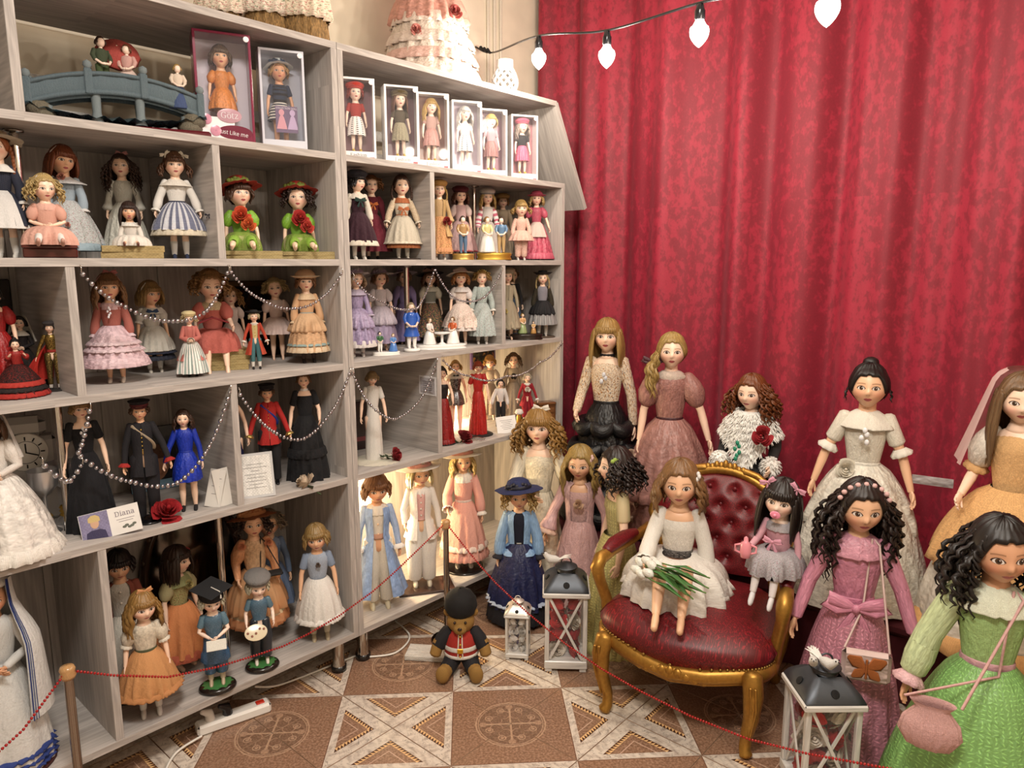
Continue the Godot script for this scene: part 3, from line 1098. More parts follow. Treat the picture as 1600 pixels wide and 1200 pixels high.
func doll(called: String, label: String, at: Vector3, h: float, turn: float, o: Dictionary, group := "") -> Node3D:
	var t := thing(called, label, o.get("cat", "doll"), at, turn, group)
	var hr: float = o.get("hr", 0.2) * 1.08
	var pose: String = o.get("pose", "stand")
	var arms = o.get("arms", "down")
	var s := skel(hr, pose, arms)
	if at.x < SHELF_F + 0.02 and at.y > 0.1 and at.y < 2.4:
		# keep clear of the board above
		var up := 9.0
		for y in LV:
			if y > at.y + 0.1:
				up = minf(up, y)
		var tall: float = s.hc + hr * (0.72 if o.has("hat") else 0.59)
		h = minf(h, (up - 0.03 - at.y) / tall)
	t.scale = Vector3.ONE * h
	var skin: int = o.get("skin", 0)
	obj("body", body_mesh(hr, pose, arms, not o.has("shoe")), mat(SK[skin], "skin"), t)
	# head
	var hd := obj("head", head_mesh(), face_mat(SK[skin], o.get("eye", "5a3a22"), o.get("lip", "b5565a")), t)
	hd.position = Vector3(0, s.hc, 0.012)
	hd.scale = Vector3.ONE * hr * 0.5
	var ht: Array = o.get("look", [0, 0, 0])
	hd.rotation_degrees = Vector3(ht[1], ht[0], ht[2])
	var hs = o.get("hair", ["wavy", "8a5a34", 1.5])
	if hs:
		obj("hair", hair_mesh(hs[0], hs[2], hs[3] if hs.size() > 3 else 1), mat(hs[1], "hair", "strand", 2.0), hd)
	for q in o.get("hat", []):
		hat(q[0], hd, M3(q[1]), M3(q[2] if q.size() > 2 else q[1]))
	var sw: float = s.sw
	var top = o.get("top", null)
	var low: float = o.get("low", 0.0)
	if top:
		var mb := MB.new()
		var y0: float = s.sh + 0.02 - low * 0.055
		var pr := [Vector2(sw * (0.5 + low * 0.45), y0 + 0.008), Vector2(sw * (0.86 + 0.18 * low), s.sh + 0.01 - low * 0.05), Vector2(sw * 1.08, s.sh - 0.02 - low * 0.045), Vector2(sw * 1.08, s.sh - 0.055 - low * 0.02), Vector2(sw * 0.98, lerpf(s.sh, s.waist, 0.55)), Vector2(sw * 0.78, s.waist), Vector2(sw * 0.84, s.waist - 0.02)]
		mb.lathe(pr, 22, 0.7)
		obj("bodice", mb, M3(top), t)
	var sk = o.get("skirt", null)
	if sk:
		# [material, hem height, flare radius, folds, fold depth]
		var mb := MB.new()
		var hem: float = sk[1]
		var R: float = sk[2]
		s["skirt"] = [s.waist + 0.008, hem, R]
		var pr := []
		var y0: float = s.waist + 0.008
		for k in 15:
			var e := k / 14.0
			pr.append(Vector2(lerpf(sw * 0.82, R, pow(e, 0.62)) * (1.0 + 0.06 * sin(e * PI)), lerpf(y0, hem, e)))
		if pose != "stand":
			pr = []
			for k in 13:
				var e := k / 12.0
				pr.append(Vector2(lerpf(sw * 0.82, R, sin(e * PI / 2)), lerpf(y0, hem, e * e)))
		mb.lathe(pr, 72, 1.0 if pose == "stand" else 1.1, Vector3.ZERO if pose == "stand" else Vector3(0, 0, 0.05), sk[4] if sk.size() > 4 else 0.1, sk[3] if sk.size() > 3 else 9.0, at.z * 7.0)
		obj("skirt", mb, M3(sk[0]), t)
	var slv = o.get("sleeve", null)
	if slv:
		for k in 2:
			var mb := MB.new()
			sleeve(mb, s.arm[k], slv[1])
			var so := obj("sleeve", mb, M3(slv[0]), t)
			if slv.size() > 2:
				# a frill or cuff at the end of the sleeve
				mb = MB.new()
				var e: float = {"puff": 0.0, "short": 0.0}.get(slv[1], 0.85)
				var c: Vector3 = s.arm[k][0].lerp(s.arm[k][1], 0.84) if e == 0.0 else s.arm[k][1].lerp(s.arm[k][2], 0.8 if slv[1] == "bell" else 0.92)
				var d: Vector3 = (s.arm[k][1] - s.arm[k][0]).normalized() if e == 0.0 else s.arm[k][3]
				var x := d.cross(Vector3(0, 0, 1)).normalized()
				var z := d.cross(x)
				var rows := []
				for i in 4:
					var rad: float = [0.024, 0.034, 0.044, 0.04][i] * (1.35 if slv[1] == "bell" else 1.0)
					var rr := PackedVector3Array()
					for j in 28:
						var a := TAU * j / 28
						rr.append(c + d * (i * 0.011 - 0.008) + (x * sin(a) + z * cos(a)) * rad * (1.0 + 0.1 * i / 3.0 * cos(a * 9)))
					rows.append(rr)
				mb.grid(rows, true)
				obj("cuff", mb, M3(slv[2]), so)
	if o.has("shoe"):
		for k in 2:
			var l = s.leg[k]
			var fd: Vector3 = l[3]
			var mb := MB.new()
			mb.tube([l[2] - fd * 0.02 + Vector3(0, -0.012, 0), l[2] + fd * 0.02 + Vector3(0, -0.018, 0), l[2] + fd * 0.058 + Vector3(0, -0.026, 0), l[2] + fd * 0.075 + Vector3(0, -0.03, 0)], [0.022, 0.027, 0.026, 0.018], 10, 0.72)
			var sh := obj("shoe", mb, M3(o.shoe), t)
			if o.has("sock"):
				mb = MB.new()
				mb.tube([l[1].lerp(l[2], 0.3), l[1].lerp(l[2], 0.65), l[2]], [0.034, 0.029, 0.024], 10)
				obj("sock", mb, M3(o.sock), sh)
	if o.has("trousers"):
		for k in 2:
			var l = s.leg[k]
			var mb := MB.new()
			var w: float = o.trousers[1] if o.trousers.size() > 1 else 1.0
			mb.tube([l[0] + Vector3(0, 0.06, 0), l[0], l[0].lerp(l[1], 0.5), l[1], l[1].lerp(l[2], 0.5), l[1].lerp(l[2], o.trousers[2] if o.trousers.size() > 2 else 0.95)], [0.052, 0.056, 0.05 * w, 0.041 * w, 0.039 * w, 0.037 * w], 12)
			obj("trouser_leg", mb, M3(o.trousers[0]), t)
	for x in o.get("ex", []):
		extra(t, s, x, sw)
	return t

func extra(t: Node3D, s: Dictionary, x: Array, sw: float):
	var mb := MB.new()
	match x[0]:
		"collar":   # wide frilled collar on the shoulders
			var w: float = 1.15 * (x[2] if x.size() > 2 else 1.25)
			mb.lathe([Vector2(sw * 0.42, s.sh + 0.034), Vector2(sw * 0.6, s.sh + 0.03), Vector2(sw * 1.0, s.sh + 0.008), Vector2(sw * w, s.sh - 0.035), Vector2(sw * w * 0.98, s.sh - 0.04)], 48, 0.78, Vector3.ZERO, 0.09, 11.0, 0.4)
			obj("collar", mb, M3(x[1]), t)
		"belt":
			mb.lathe([Vector2(sw * 0.8, s.waist + 0.02), Vector2(sw * 0.87, s.waist + 0.016), Vector2(sw * 0.88, s.waist - 0.012), Vector2(sw * 0.82, s.waist - 0.018)], 24, 0.74)
			obj("belt", mb, M3(x[1]), t)
		"buckle":
			mb.box(Vector3(0, s.waist, sw * 0.67), Vector3(0.035, 0.03, 0.008), 0.002)
			obj("buckle", mb, M3(x[1]), t)
		"choker":
			var nk := 0.034
			mb.lathe([Vector2(nk * 0.9, s.chin - 0.008), Vector2(nk * 1.08, s.chin - 0.012), Vector2(nk * 1.1, s.chin - 0.026), Vector2(nk, s.chin - 0.03)], 20, 1.0, Vector3(0, 0, -0.004))
			obj("choker", mb, M3(x[1]), t)
		"hem":      # frill at height y, radius r
			var y: float = x[2]
			var r: float = x[3]
			var hh: float = x[4] if x.size() > 4 else 0.035
			if s.has("skirt") and y > s.skirt[1] + 0.03:
				var e: float = clampf((s.skirt[0] - y) / (s.skirt[0] - s.skirt[1]), 0, 1)
				r = lerpf(sw * 0.82, s.skirt[2], pow(e, 0.62)) * (1.0 + 0.06 * sin(e * PI))
			mb.lathe([Vector2(r * 0.93, y + hh), Vector2(r * 1.0, y + hh * 0.9), Vector2(r * 1.05, y + hh * 0.4), Vector2(r * 1.08, y), Vector2(r * 1.03, y - 0.002)], 96, 1.0, Vector3.ZERO, 0.07, 22.0, 0.0)
			obj("frill", mb, M3(x[1]), t)
		"over":     # overskirt: material, hem, radius, folds, depth
			var pr := []
			for k in 11:
				var e := k / 10.0
				pr.append(Vector2(lerpf(sw * 0.88, x[3], pow(e, 0.6)) * (1.0 + 0.07 * sin(e * PI)), lerpf(s.waist + 0.012, x[2], e)))
			pr.append(Vector2(x[3] * 0.9, x[2] - 0.012))
			mb.lathe(pr, 80, 1.0, Vector3.ZERO, x[5] if x.size() > 5 else 0.08, x[4] if x.size() > 4 else 9.0, 1.7)
			obj("overskirt", mb, M3(x[1]), t)
		"apron":
			var rows := []
			for i in 9:
				var e := i / 8.0
				var r := PackedVector3Array()
				for j in 15:
					var a := lerpf(-0.75, 0.75, j / 14.0)
					var rad: float = lerpf(sw * 0.9, x[3], pow(e, 0.6)) * 1.05 * (1.0 + 0.05 * e * cos(a * 18.0))
					r.append(Vector3(rad * sin(a), lerpf(s.waist + 0.01, x[2], e), rad * cos(a)))
				rows.append(r)
			mb.grid(rows, false)
			obj("apron", mb, M3(x[1]), t)
		"coat":     # open coat: material, hem, radius, half gap angle
			var rows := []
			var prof := [Vector2(sw * 0.62, s.sh + 0.024), Vector2(sw * 1.1, s.sh + 0.004), Vector2(sw * 1.17, s.sh - 0.05), Vector2(sw * 1.05, lerpf(s.sh, s.waist, 0.6)), Vector2(sw * 0.98, s.waist)]
			for k in 6:
				prof.append(Vector2(lerpf(sw * 1.0, x[3], (k + 1) / 6.0), lerpf(s.waist, x[2], (k + 1) / 6.0)))
			var gap: float = x[4] if x.size() > 4 else 0.35
			for i in prof.size():
				var r := PackedVector3Array()
				for j in 41:
					var a := lerpf(gap, TAU - gap, j / 40.0)
					var rad: float = prof[i].x * (1.0 + 0.05 * maxf(0.0, i - 4.0) / 6.0 * cos(a * 8.0))
					r.append(Vector3(rad * sin(a), prof[i].y, rad * cos(a) * lerpf(0.78, 1.0, clampf((i - 4) / 5.0, 0, 1))))
				rows.append(r)
			mb.grid(rows, false)
			obj("coat", mb, M3(x[1]), t)
		"bow":      # at height y, distance z, size
			var o := obj("bow", bow_mesh(), M3(x[1]), t)
			o.position = Vector3(x[5] if x.size() > 5 else 0.0, x[2], x[3])
			o.scale = Vector3.ONE * x[4]
		"flower":   # material, position, size
			var o := obj("flower", rose_mesh(), M3(x[1]), t)
			o.position = x[2]
			o.scale = Vector3.ONE * x[3]
			o.rotation_degrees.x = 70
		"buttons":
			for k in x[2]:
				mb.ball(Vector3(0, lerpf(s.sh - 0.03, s.waist + 0.02, k / maxf(1.0, x[2] - 1.0)), sw * lerpf(0.78, 0.62, k / maxf(1.0, x[2] - 1.0))), Vector3.ONE * 0.008, 7, 5)
			obj("buttons", mb, M3(x[1]), t)
		"sash":
			var p := []
			for k in 13:
				var e := k / 12.0
				var a := lerpf(-0.9, 2.2, e)
				p.append(Vector3(sw * 1.12 * sin(a), lerpf(s.sh - 0.0, s.waist + 0.01, clampf(e * 1.1, 0, 1)), sw * 0.8 * cos(a)))
			mb.tube(p, [0.019], 6, 0.25, Vector3(0, 1, 0.2))
			obj("sash", mb, M3(x[1]), t)
		"stand":
			mb.lathe([Vector2(0.01, 0.02), Vector2(x[2] * 0.92, 0.02), Vector2(x[2], 0.012), Vector2(x[2], -0.0), Vector2(0.01, -0.0)], 30)
			obj("stand", mb, M3(x[1]), t)
		"fur":
			# shawl collar of long fur with a deep point in front, tufts over a padded core
			var g := RandomNumberGenerator.new()
			g.seed = 5
			var rows := []
			for i in 9:
				var e := i / 8.0
				var r := PackedVector3Array()
				for j in 48:
					var a := TAU * j / 48
					var front := pow(maxf(cos(a), 0.0), 4.0)
					var rad := lerpf(sw * 0.62, sw * 1.9, pow(e, 0.75))
					r.append(Vector3(rad * sin(a), s.sh + 0.035 - e * (0.12 + 0.16 * front) + 0.012 * sin(e * PI), rad * cos(a) * lerpf(0.85, 0.72, e) + 0.03 * front * e))
				rows.append(r)
			mb.grid(rows, true)
			for k in 2600:
				var i := g.randi_range(1, 8)
				var p: Vector3 = rows[i][g.randi_range(0, 47)]
				var o := Vector3(p.x, 0, p.z).normalized()
				var d := (o * 0.6 + Vector3(g.randf_range(-0.4, 0.4), -0.75, g.randf_range(-0.4, 0.4))).normalized()
				p += o * 0.002 + Vector3(g.randf_range(-0.006, 0.006), g.randf_range(0, 0.02), g.randf_range(-0.006, 0.006))
				mb.tube([p, p + d * 0.014 + o * 0.003, p + d * 0.026], [0.004, 0.003, 0.0008], 3)
			obj("fur_collar", mb, M3(x[1]), t)
			for k in 2:
				mb = MB.new()
				var c: Vector3 = s.arm[k][1].lerp(s.arm[k][2], 0.88)
				mb.ball(c, Vector3(0.042, 0.038, 0.042), 14, 10)
				for q in 320:
					var d := Vector3(g.randfn(), g.randfn(), g.randfn()).normalized()
					mb.tube([c + d * 0.036, c + d * 0.05 + Vector3(0, -0.004, 0), c + d * 0.058 + Vector3(0, -0.012, 0)], [0.0045, 0.0035, 0.001], 3)
				obj("fur_cuff", mb, M3(x[1]), t)
		"gem":
			for k in x[3]:
				mb.ball(x[2] + Vector3(0.012 * sin(k * 2.4), -0.017 * k, 0.004 * cos(k)), Vector3(0.011, 0.013, 0.008), 6, 4)
			obj("brooch", mb, M3(x[1]), t)
		"bag":
			if x[3].x > 0.14 and x[3].y > 0.12:
				# gathered pouch with frilled mouth
				var w: float = x[3].x * 0.5
				mb.lathe([Vector2(w * 0.75, x[3].y * 0.5), Vector2(w * 0.55, x[3].y * 0.36), Vector2(w * 0.9, x[3].y * 0.1), Vector2(w, -x[3].y * 0.2), Vector2(w * 0.7, -x[3].y * 0.5), Vector2(0.01, -x[3].y * 0.6)], 60, 0.5, x[2], 0.14, 12.0, 0.0)
			else:
				mb.box(x[2], x[3], 0.012)
			var o := obj("handbag", mb, M3(x[1]), t)
			mb = MB.new()
			mb.tube([x[2] + Vector3(x[3].x * 0.45, x[3].y * 0.5, 0), Vector3(sw * 0.8, s.sh + 0.01, sw * 0.55), Vector3(sw * 0.5, s.sh + 0.03, 0)], [0.004], 6)
			mb.tube([x[2] + Vector3(-x[3].x * 0.45, x[3].y * 0.5, 0), Vector3(sw * 0.3, s.waist, sw * 0.9), Vector3(sw * 0.5, s.sh + 0.03, sw * 0.5)], [0.004], 6)
			obj("strap", mb, M3(x[1]), o)
		"swag":     # bunched taffeta: rows of draped loops around the skirt
			for i in 5:
				var y: float = lerpf(s.waist - 0.08, 0.08, i / 4.0)
				var r: float = lerpf(sw * 1.2, x[2], pow((s.waist - y) / s.waist, 0.62))
				for j in 8:
					var a0 := TAU * (j + 0.5 * (i % 2)) / 8.0
					var p := []
					for k in 7:
						var e := k / 6.0
						var a := a0 + (e - 0.5) * TAU / 8.0
						p.append(Vector3(r * sin(a) * (1.02 + 0.08 * sin(e * PI)), y - 0.035 * sin(e * PI), r * cos(a) * (1.02 + 0.08 * sin(e * PI))))
					mb.tube(p, [0.018, 0.03, 0.036, 0.038, 0.036, 0.03, 0.018], 8)
			obj("draped_swags", mb, M3(x[1]), t)

# ---------- what stands on the shelves ----------
func books(at: Vector3, turn: float, n: int, where: String, col := "cdb88a", s := Vector3(0.11, 0.017, 0.08)):
	for k in n:
		var t := thing("book", "%s book %s%s" % [["tan", "straw-coloured", "buff"][k % 3], where, "" if n == 1 else (", lowest of stack" if k == 0 else (", top of stack" if k == n - 1 else ", inside stack"))], "book", at + Vector3(0, k * s.y, 0), turn + k * 5.0 - 3)
		obj("cover", bx(Vector3(0, s.y - 0.0012, 0), Vector3(s.x, 0.0024, s.z), 0.0008), mat(Color(col).darkened(0.08 * k)), t)
		obj("cover", bx(Vector3(0, 0.0012, 0), Vector3(s.x, 0.0024, s.z), 0.0008), mat(Color(col).darkened(0.08 * k)), t)
		obj("page_block", bx(Vector3(0.001, s.y / 2, 0), Vector3(s.x - 0.004, s.y - 0.0048, s.z - 0.006), 0.0004), mat("e6d9b4"), t)
		obj("spine", bx(Vector3(0, s.y / 2, s.z / 2 - 0.001), Vector3(s.x, s.y, 0.003), 0.001), mat(Color(col).darkened(0.15)), t)

func little_figure(parent: Node3D, at: Vector3, h: float, turn: float, top: String, skirt: String, hair: String, gown := true, kind := "gloss"):
	# a little painted figure of a porcelain group
	var n := Node3D.new()
	n.name = "figure"
	parent.add_child(n, true)
	n.position = at
	n.rotation_degrees.y = turn
	n.scale = Vector3.ONE * h
	var mb := MB.new()
	mb.ball(Vector3(0, 0.9, 0.01), Vector3(0.075, 0.09, 0.08), 12, 9)
	mb.tube([Vector3(0, 0.84, 0), Vector3(0, 0.77, 0)], [0.03, 0.035], 8)
	obj("head", mb, mat(SK[2], "skin"), n)
	mb = MB.new()
	for sg in [-1.0, 1.0]:
		mb.tube([Vector3(sg * 0.13, 0.58, 0.06), Vector3(sg * 0.06, 0.5, 0.17), Vector3(sg * 0.01, 0.5, 0.19)], [0.025, 0.022, 0.026], 7)
	obj("hands", mb, mat(SK[2], "skin"), n)
	mb = MB.new()
	mb.lathe([Vector2(0.05, 0.79), Vector2(0.11, 0.76), Vector2(0.12, 0.68), Vector2(0.08, 0.52), Vector2(0.1, 0.46)], 16, 0.75)
	for sg in [-1.0, 1.0]:
		mb.tube([Vector3(sg * 0.11, 0.76, 0), Vector3(sg * 0.15, 0.66, 0.02), Vector3(sg * 0.13, 0.57, 0.06)], [0.04, 0.045, 0.035], 8)
	obj("jacket", mb, mat(top, kind), n)
	mb = MB.new()
	if gown:
		mb.lathe([Vector2(0.08, 0.53), Vector2(0.15, 0.44), Vector2(0.2, 0.25), Vector2(0.24, 0.04), Vector2(0.24, 0.0), Vector2(0.01, 0.0)], 30, 1.0, Vector3.ZERO, 0.1, 8.0, h * 30)
	else:
		for sg in [-1.0, 1.0]:
			mb.tube([Vector3(sg * 0.05, 0.5, 0), Vector3(sg * 0.06, 0.28, 0.02), Vector3(sg * 0.06, 0.05, 0), Vector3(sg * 0.065, 0.025, 0.06)], [0.07, 0.055, 0.035, 0.03], 8)
	obj("skirt" if gown else "breeches", mb, mat(skirt, kind), n)
	obj("hair", hair_mesh("short", 0.7, 2), mat(hair, "hair", "strand", 2.0), n)
	var hn: Node3D = n.get_child(n.get_child_count() - 1)
	hn.position = Vector3(0, 0.9, 0)
	hn.scale = Vector3.ONE * 0.09

func doll_box(called: String, label: String, at: Vector3, turn: float, s: Vector3, border: String, inside: String) -> Node3D:
	# open display carton with a clear window; s = width, height, depth; front to +z
	var t := thing(called, label, "box", at, turn)
	var th := 0.0025
	var m := mat(border, "gloss")
	obj("back_panel", bx(Vector3(0, s.y / 2, -s.z / 2), Vector3(s.x, s.y, th), 0.0005), mat(inside, "gloss"), t)
	for sg in [-1.0, 1.0]:
		obj("side_panel", bx(Vector3(sg * s.x / 2, s.y / 2, 0), Vector3(th, s.y, s.z), 0.0005), m, t)
	obj("top_panel", bx(Vector3(0, s.y, 0), Vector3(s.x + th, th, s.z), 0.0005), m, t)
	obj("bottom_panel", bx(Vector3(0, th / 2, 0), Vector3(s.x + th, th, s.z), 0.0005), m, t)
	var f := 0.007
	var b := s.y * 0.1
	var mb := MB.new()
	mb.box(Vector3(-s.x / 2 + f / 2, s.y / 2, s.z / 2), Vector3(f, s.y, th), 0.0005)
	mb.box(Vector3(s.x / 2 - f / 2, s.y / 2, s.z / 2), Vector3(f, s.y, th), 0.0005)
	mb.box(Vector3(0, s.y - f / 2, s.z / 2), Vector3(s.x - 2 * f, f, th), 0.0005)
	mb.box(Vector3(0, b / 2, s.z / 2), Vector3(s.x - 2 * f, b, th), 0.0005)
	obj("front_frame", mb, m, t)
	obj("window", bx(Vector3(0, (s.y + b - f) / 2, s.z / 2 - 0.0006), Vector3(s.x - 2 * f, s.y - f - b, 0.0006), 0), mat("f4f6ff", "glass"), t)
	mb = MB.new()
	mb.lathe([Vector2(0.0005, 0.001), Vector2(0.009, 0.001), Vector2(0.009, -0.001), Vector2(0.0005, -0.001)], 16)
	var o := obj("round_badge", mb, mat("f2eef0", "gloss"), t)
	o.position = Vector3(s.x / 2 - 0.012, s.y - 0.014, s.z / 2 + 0.002)
	o.rotation_degrees.x = 90
	return t

func card(label: String, at: Vector3, s: Vector2, rot: Vector3, col := "efeae2", lines := 6, title := "") -> Node3D:
	var t := thing("card", label, "card", at)
	t.rotation_degrees = rot
	obj("sheet", bx(Vector3(0, s.y / 2, 0), Vector3(s.x, s.y, 0.0018), 0.0003), mat(col, "cotton", "plaster"), t)
	var mb := MB.new()
	for k in lines:
		var w := s.x * (0.62 - 0.12 * (k % 3))
		mb.box(Vector3(0, s.y * (0.76 - 0.62 * k / maxf(1, lines)), 0.0011), Vector3(w, 0.0018, 0.0004), 0)
	if lines > 0:
		obj("print", mb, mat("8f8a88"), t)
	if title != "":
		words(t, title, 0.022, mat("6f6670"), Vector3(s.x * 0.22, s.y * 0.8, 0.0012), Vector3.ZERO, "Droid Serif")
	return t

func garland(label: String, pts: Array, r := 0.0055, col := "b9b8be"):
	# crystal beads strung on a thread, hung between hooks
	var mb := MB.new()
	for k in pts.size() - 1:
		var a: Vector3 = pts[k]
		var b: Vector3 = pts[k + 1]
		var L := a.distance_to(b)
		var n := int(L * 1.12 / (r * 2.3))
		for i in n:
			var t := (i + 0.5) / n
			var p := a.lerp(b, t) + Vector3.DOWN * (4.0 * t * (1.0 - t) * L * 0.09)
			mb.ball(p, Vector3.ONE * r * (1.15 if i % 2 == 0 else 0.8), 6, 4)
	var m := StandardMaterial3D.new()
	m.albedo_color = Color(col)
	m.roughness = 0.08
	m.metallic = 0.9
	var t := thing("crystal_garland", label, "garland", Vector3.ZERO, 0, "crystal bead garlands")
	obj("beads", mb, m, t)
	mb = MB.new()
	for p in [pts[0], pts[-1]]:
		mb.tube([p + Vector3(0, 0.018, 0), p + Vector3(0.008, 0.01, 0), p + Vector3(0.006, -0.002, 0), p + Vector3(-0.002, 0, 0)], [0.0016], 6)
	obj("hook", mb, mat("d8d5d0", "chrome"), t)

func oval_frame(called: String, label: String, at: Vector3, turn: float, rx: float, ry: float, glass: Material):
	var t := thing(called, label, "mirror", at, turn)
	var p := []
	for k in 41:
		var a := TAU * k / 40.0
		p.append(Vector3(rx * sin(a), ry + ry * cos(a), 0))
	var mb := MB.new()
	mb.tube(p, [0.022], 10, 0.7, Vector3(0, 0, 1))
	obj("frame", mb, mat("3a2a20", "gloss"), t)
	mb = MB.new()
	for k in 20:
		var a := TAU * k / 20.0
		mb.ball(Vector3(rx * 1.04 * sin(a), ry + ry * 1.04 * cos(a), 0.008), Vector3(0.012, 0.012, 0.01), 7, 5)
	obj("carving", mb, mat("4a3527", "gloss"), t).set_meta("kind", "stuff")
	mb = MB.new()
	mb.lathe([Vector2(0.001, 0.003), Vector2(1, 0.003), Vector2(1, -0.003), Vector2(0.001, -0.003)], 40)
	var g := obj("mirror_glass", mb, glass, t)
	g.rotation_degrees.x = 90
	g.scale = Vector3(rx, 1, ry)
	g.position.y = ry

func rose(label: String, at: Vector3, r: float, col: String, rot := Vector3.ZERO, leaves := 0, group := ""):
	var t := thing("rose", label, "flower", at, 0, group)
	t.rotation_degrees = rot
	var b := obj("bloom", rose_mesh(), mat(col, "cotton", "crumple", 1.0), t)
	b.scale = Vector3.ONE * r
	if leaves > 0:
		var mb := MB.new()
		mb.tube([Vector3(0, -r * 0.4, 0), Vector3(0, -r * 1.2, r * 0.1), Vector3(0, -r * 2.4, -r * 0.1)], [r * 0.09], 6)
		obj("stem", mb, mat("3c4f2c"), t)
		for k in leaves:
			var sg := 1.0 if k % 2 == 0 else -1.0
			mb = MB.new()
			var o := Vector3(0, -r * (0.8 + 0.45 * k), 0)
			mb.tube([o, o + Vector3(sg * r * 0.5, -r * 0.1, r * 0.2), o + Vector3(sg * r * 1.0, r * 0.05, r * 0.1), o + Vector3(sg * r * 1.3, -r * 0.1, 0)], [r * 0.06, r * 0.34, r * 0.26, r * 0.03], 8, 0.15, Vector3(0, 1, 0.3))
			obj("leaf", mb, mat("38502f", "satin"), t)

func shelf_row_boxes():
	# boxed dolls on the top tier of the right unit
	var specs := [
		[Vector3(-2.40, 2.05, -1.80), "red hat and white spotted apron", "b23a32", "f4eeea", ["dots", "f6f2f0"], "c0392b", ["short", "a83a2c", 0.9]],
		[Vector3(-2.37, 2.05, -1.995), "checked tweed cap and skirt", "5b5040", "f2e9e0", ["tweed", "ffffff"], "8b7b5c", ["straight", "7a4a2e", 1.6]],
		[Vector3(-2.37, 2.05, -2.165), "red hair band and dusty pink dress", "c8a39a", "c9958d", ["", "c9958d"], "", ["wavy_bangs", "e0b660", 2.0]],
		[Vector3(-2.37, 2.05, -2.365), "white hair and spotted white skirt", "fbf8f6", "fbf8f6", ["dots", "fbf8f6"], "", ["wavy_bangs", "efe9e2", 1.8]],
		[Vector3(-2.40, 2.05, -2.565), "mauve lace top and plum skirt", "b79aa2", "a0716e", ["", "a0716e"], "", ["short_bangs", "e2bd6b", 1.0]],
		[Vector3(-2.38, 2.05, -2.765), "black top and bright pink tutu", "1d1a1e", "ee6f92", ["", "ee6f92"], "d9627a", ["wavy", "b9a79a", 2.0]]]
	for k in specs.size():
		var q = specs[k]
		var s := Vector3(0.135, 0.30, 0.07)
		var b := doll_box("doll_box", "white window box holding the doll with %s" % q[1], q[0], 62, s, "f3f1f1", ["8c6b72", "7d5f66", "9a7468", "c7b8c4", "8a6470", "9c6b70"][k])
		words(b, "Fashion", 0.017, mat("8f8a8c"), Vector3(0, 0.016, s.z / 2 + 0.002), Vector3.ZERO, "Droid Serif")
		obj("price_tag", bx(Vector3(0.052, 0.006, s.z / 2 + 0.0016), Vector3(0.018, 0.007, 0.0006), 0), mat("c9848c"), b)
		var o := {"hr": 0.23, "arms": "down", "skin": 2, "eye": "6b4a6b", "hair": q[6], "top": [q[2], "cotton"], "sleeve": [[q[2]], "short"], "skirt": [[q[4][1], "cotton", q[4][0], 1.0] if q[4][0] != "" else [q[3], "satin"], 0.24, 0.135, 10.0, 0.1], "shoe": "e8c65a" if k != 3 else "ffffff"}
		if q[5] != "":
			o["hat"] = [["beret", [q[5], "cotton", "tweed", 2.0] if k == 1 else [q[5]], q[5]]]
		elif k == 2:
			o["hat"] = [["band", "c9303a"]]
		doll("fashion_doll", "small boxed doll with %s" % q[1], q[0] + Vector3(0, 0.032, 0) + Basis(Vector3.UP, deg_to_rad(62)) * Vector3(0, 0, -0.002), 0.25, 62, o, "boxed dolls on the top tier")

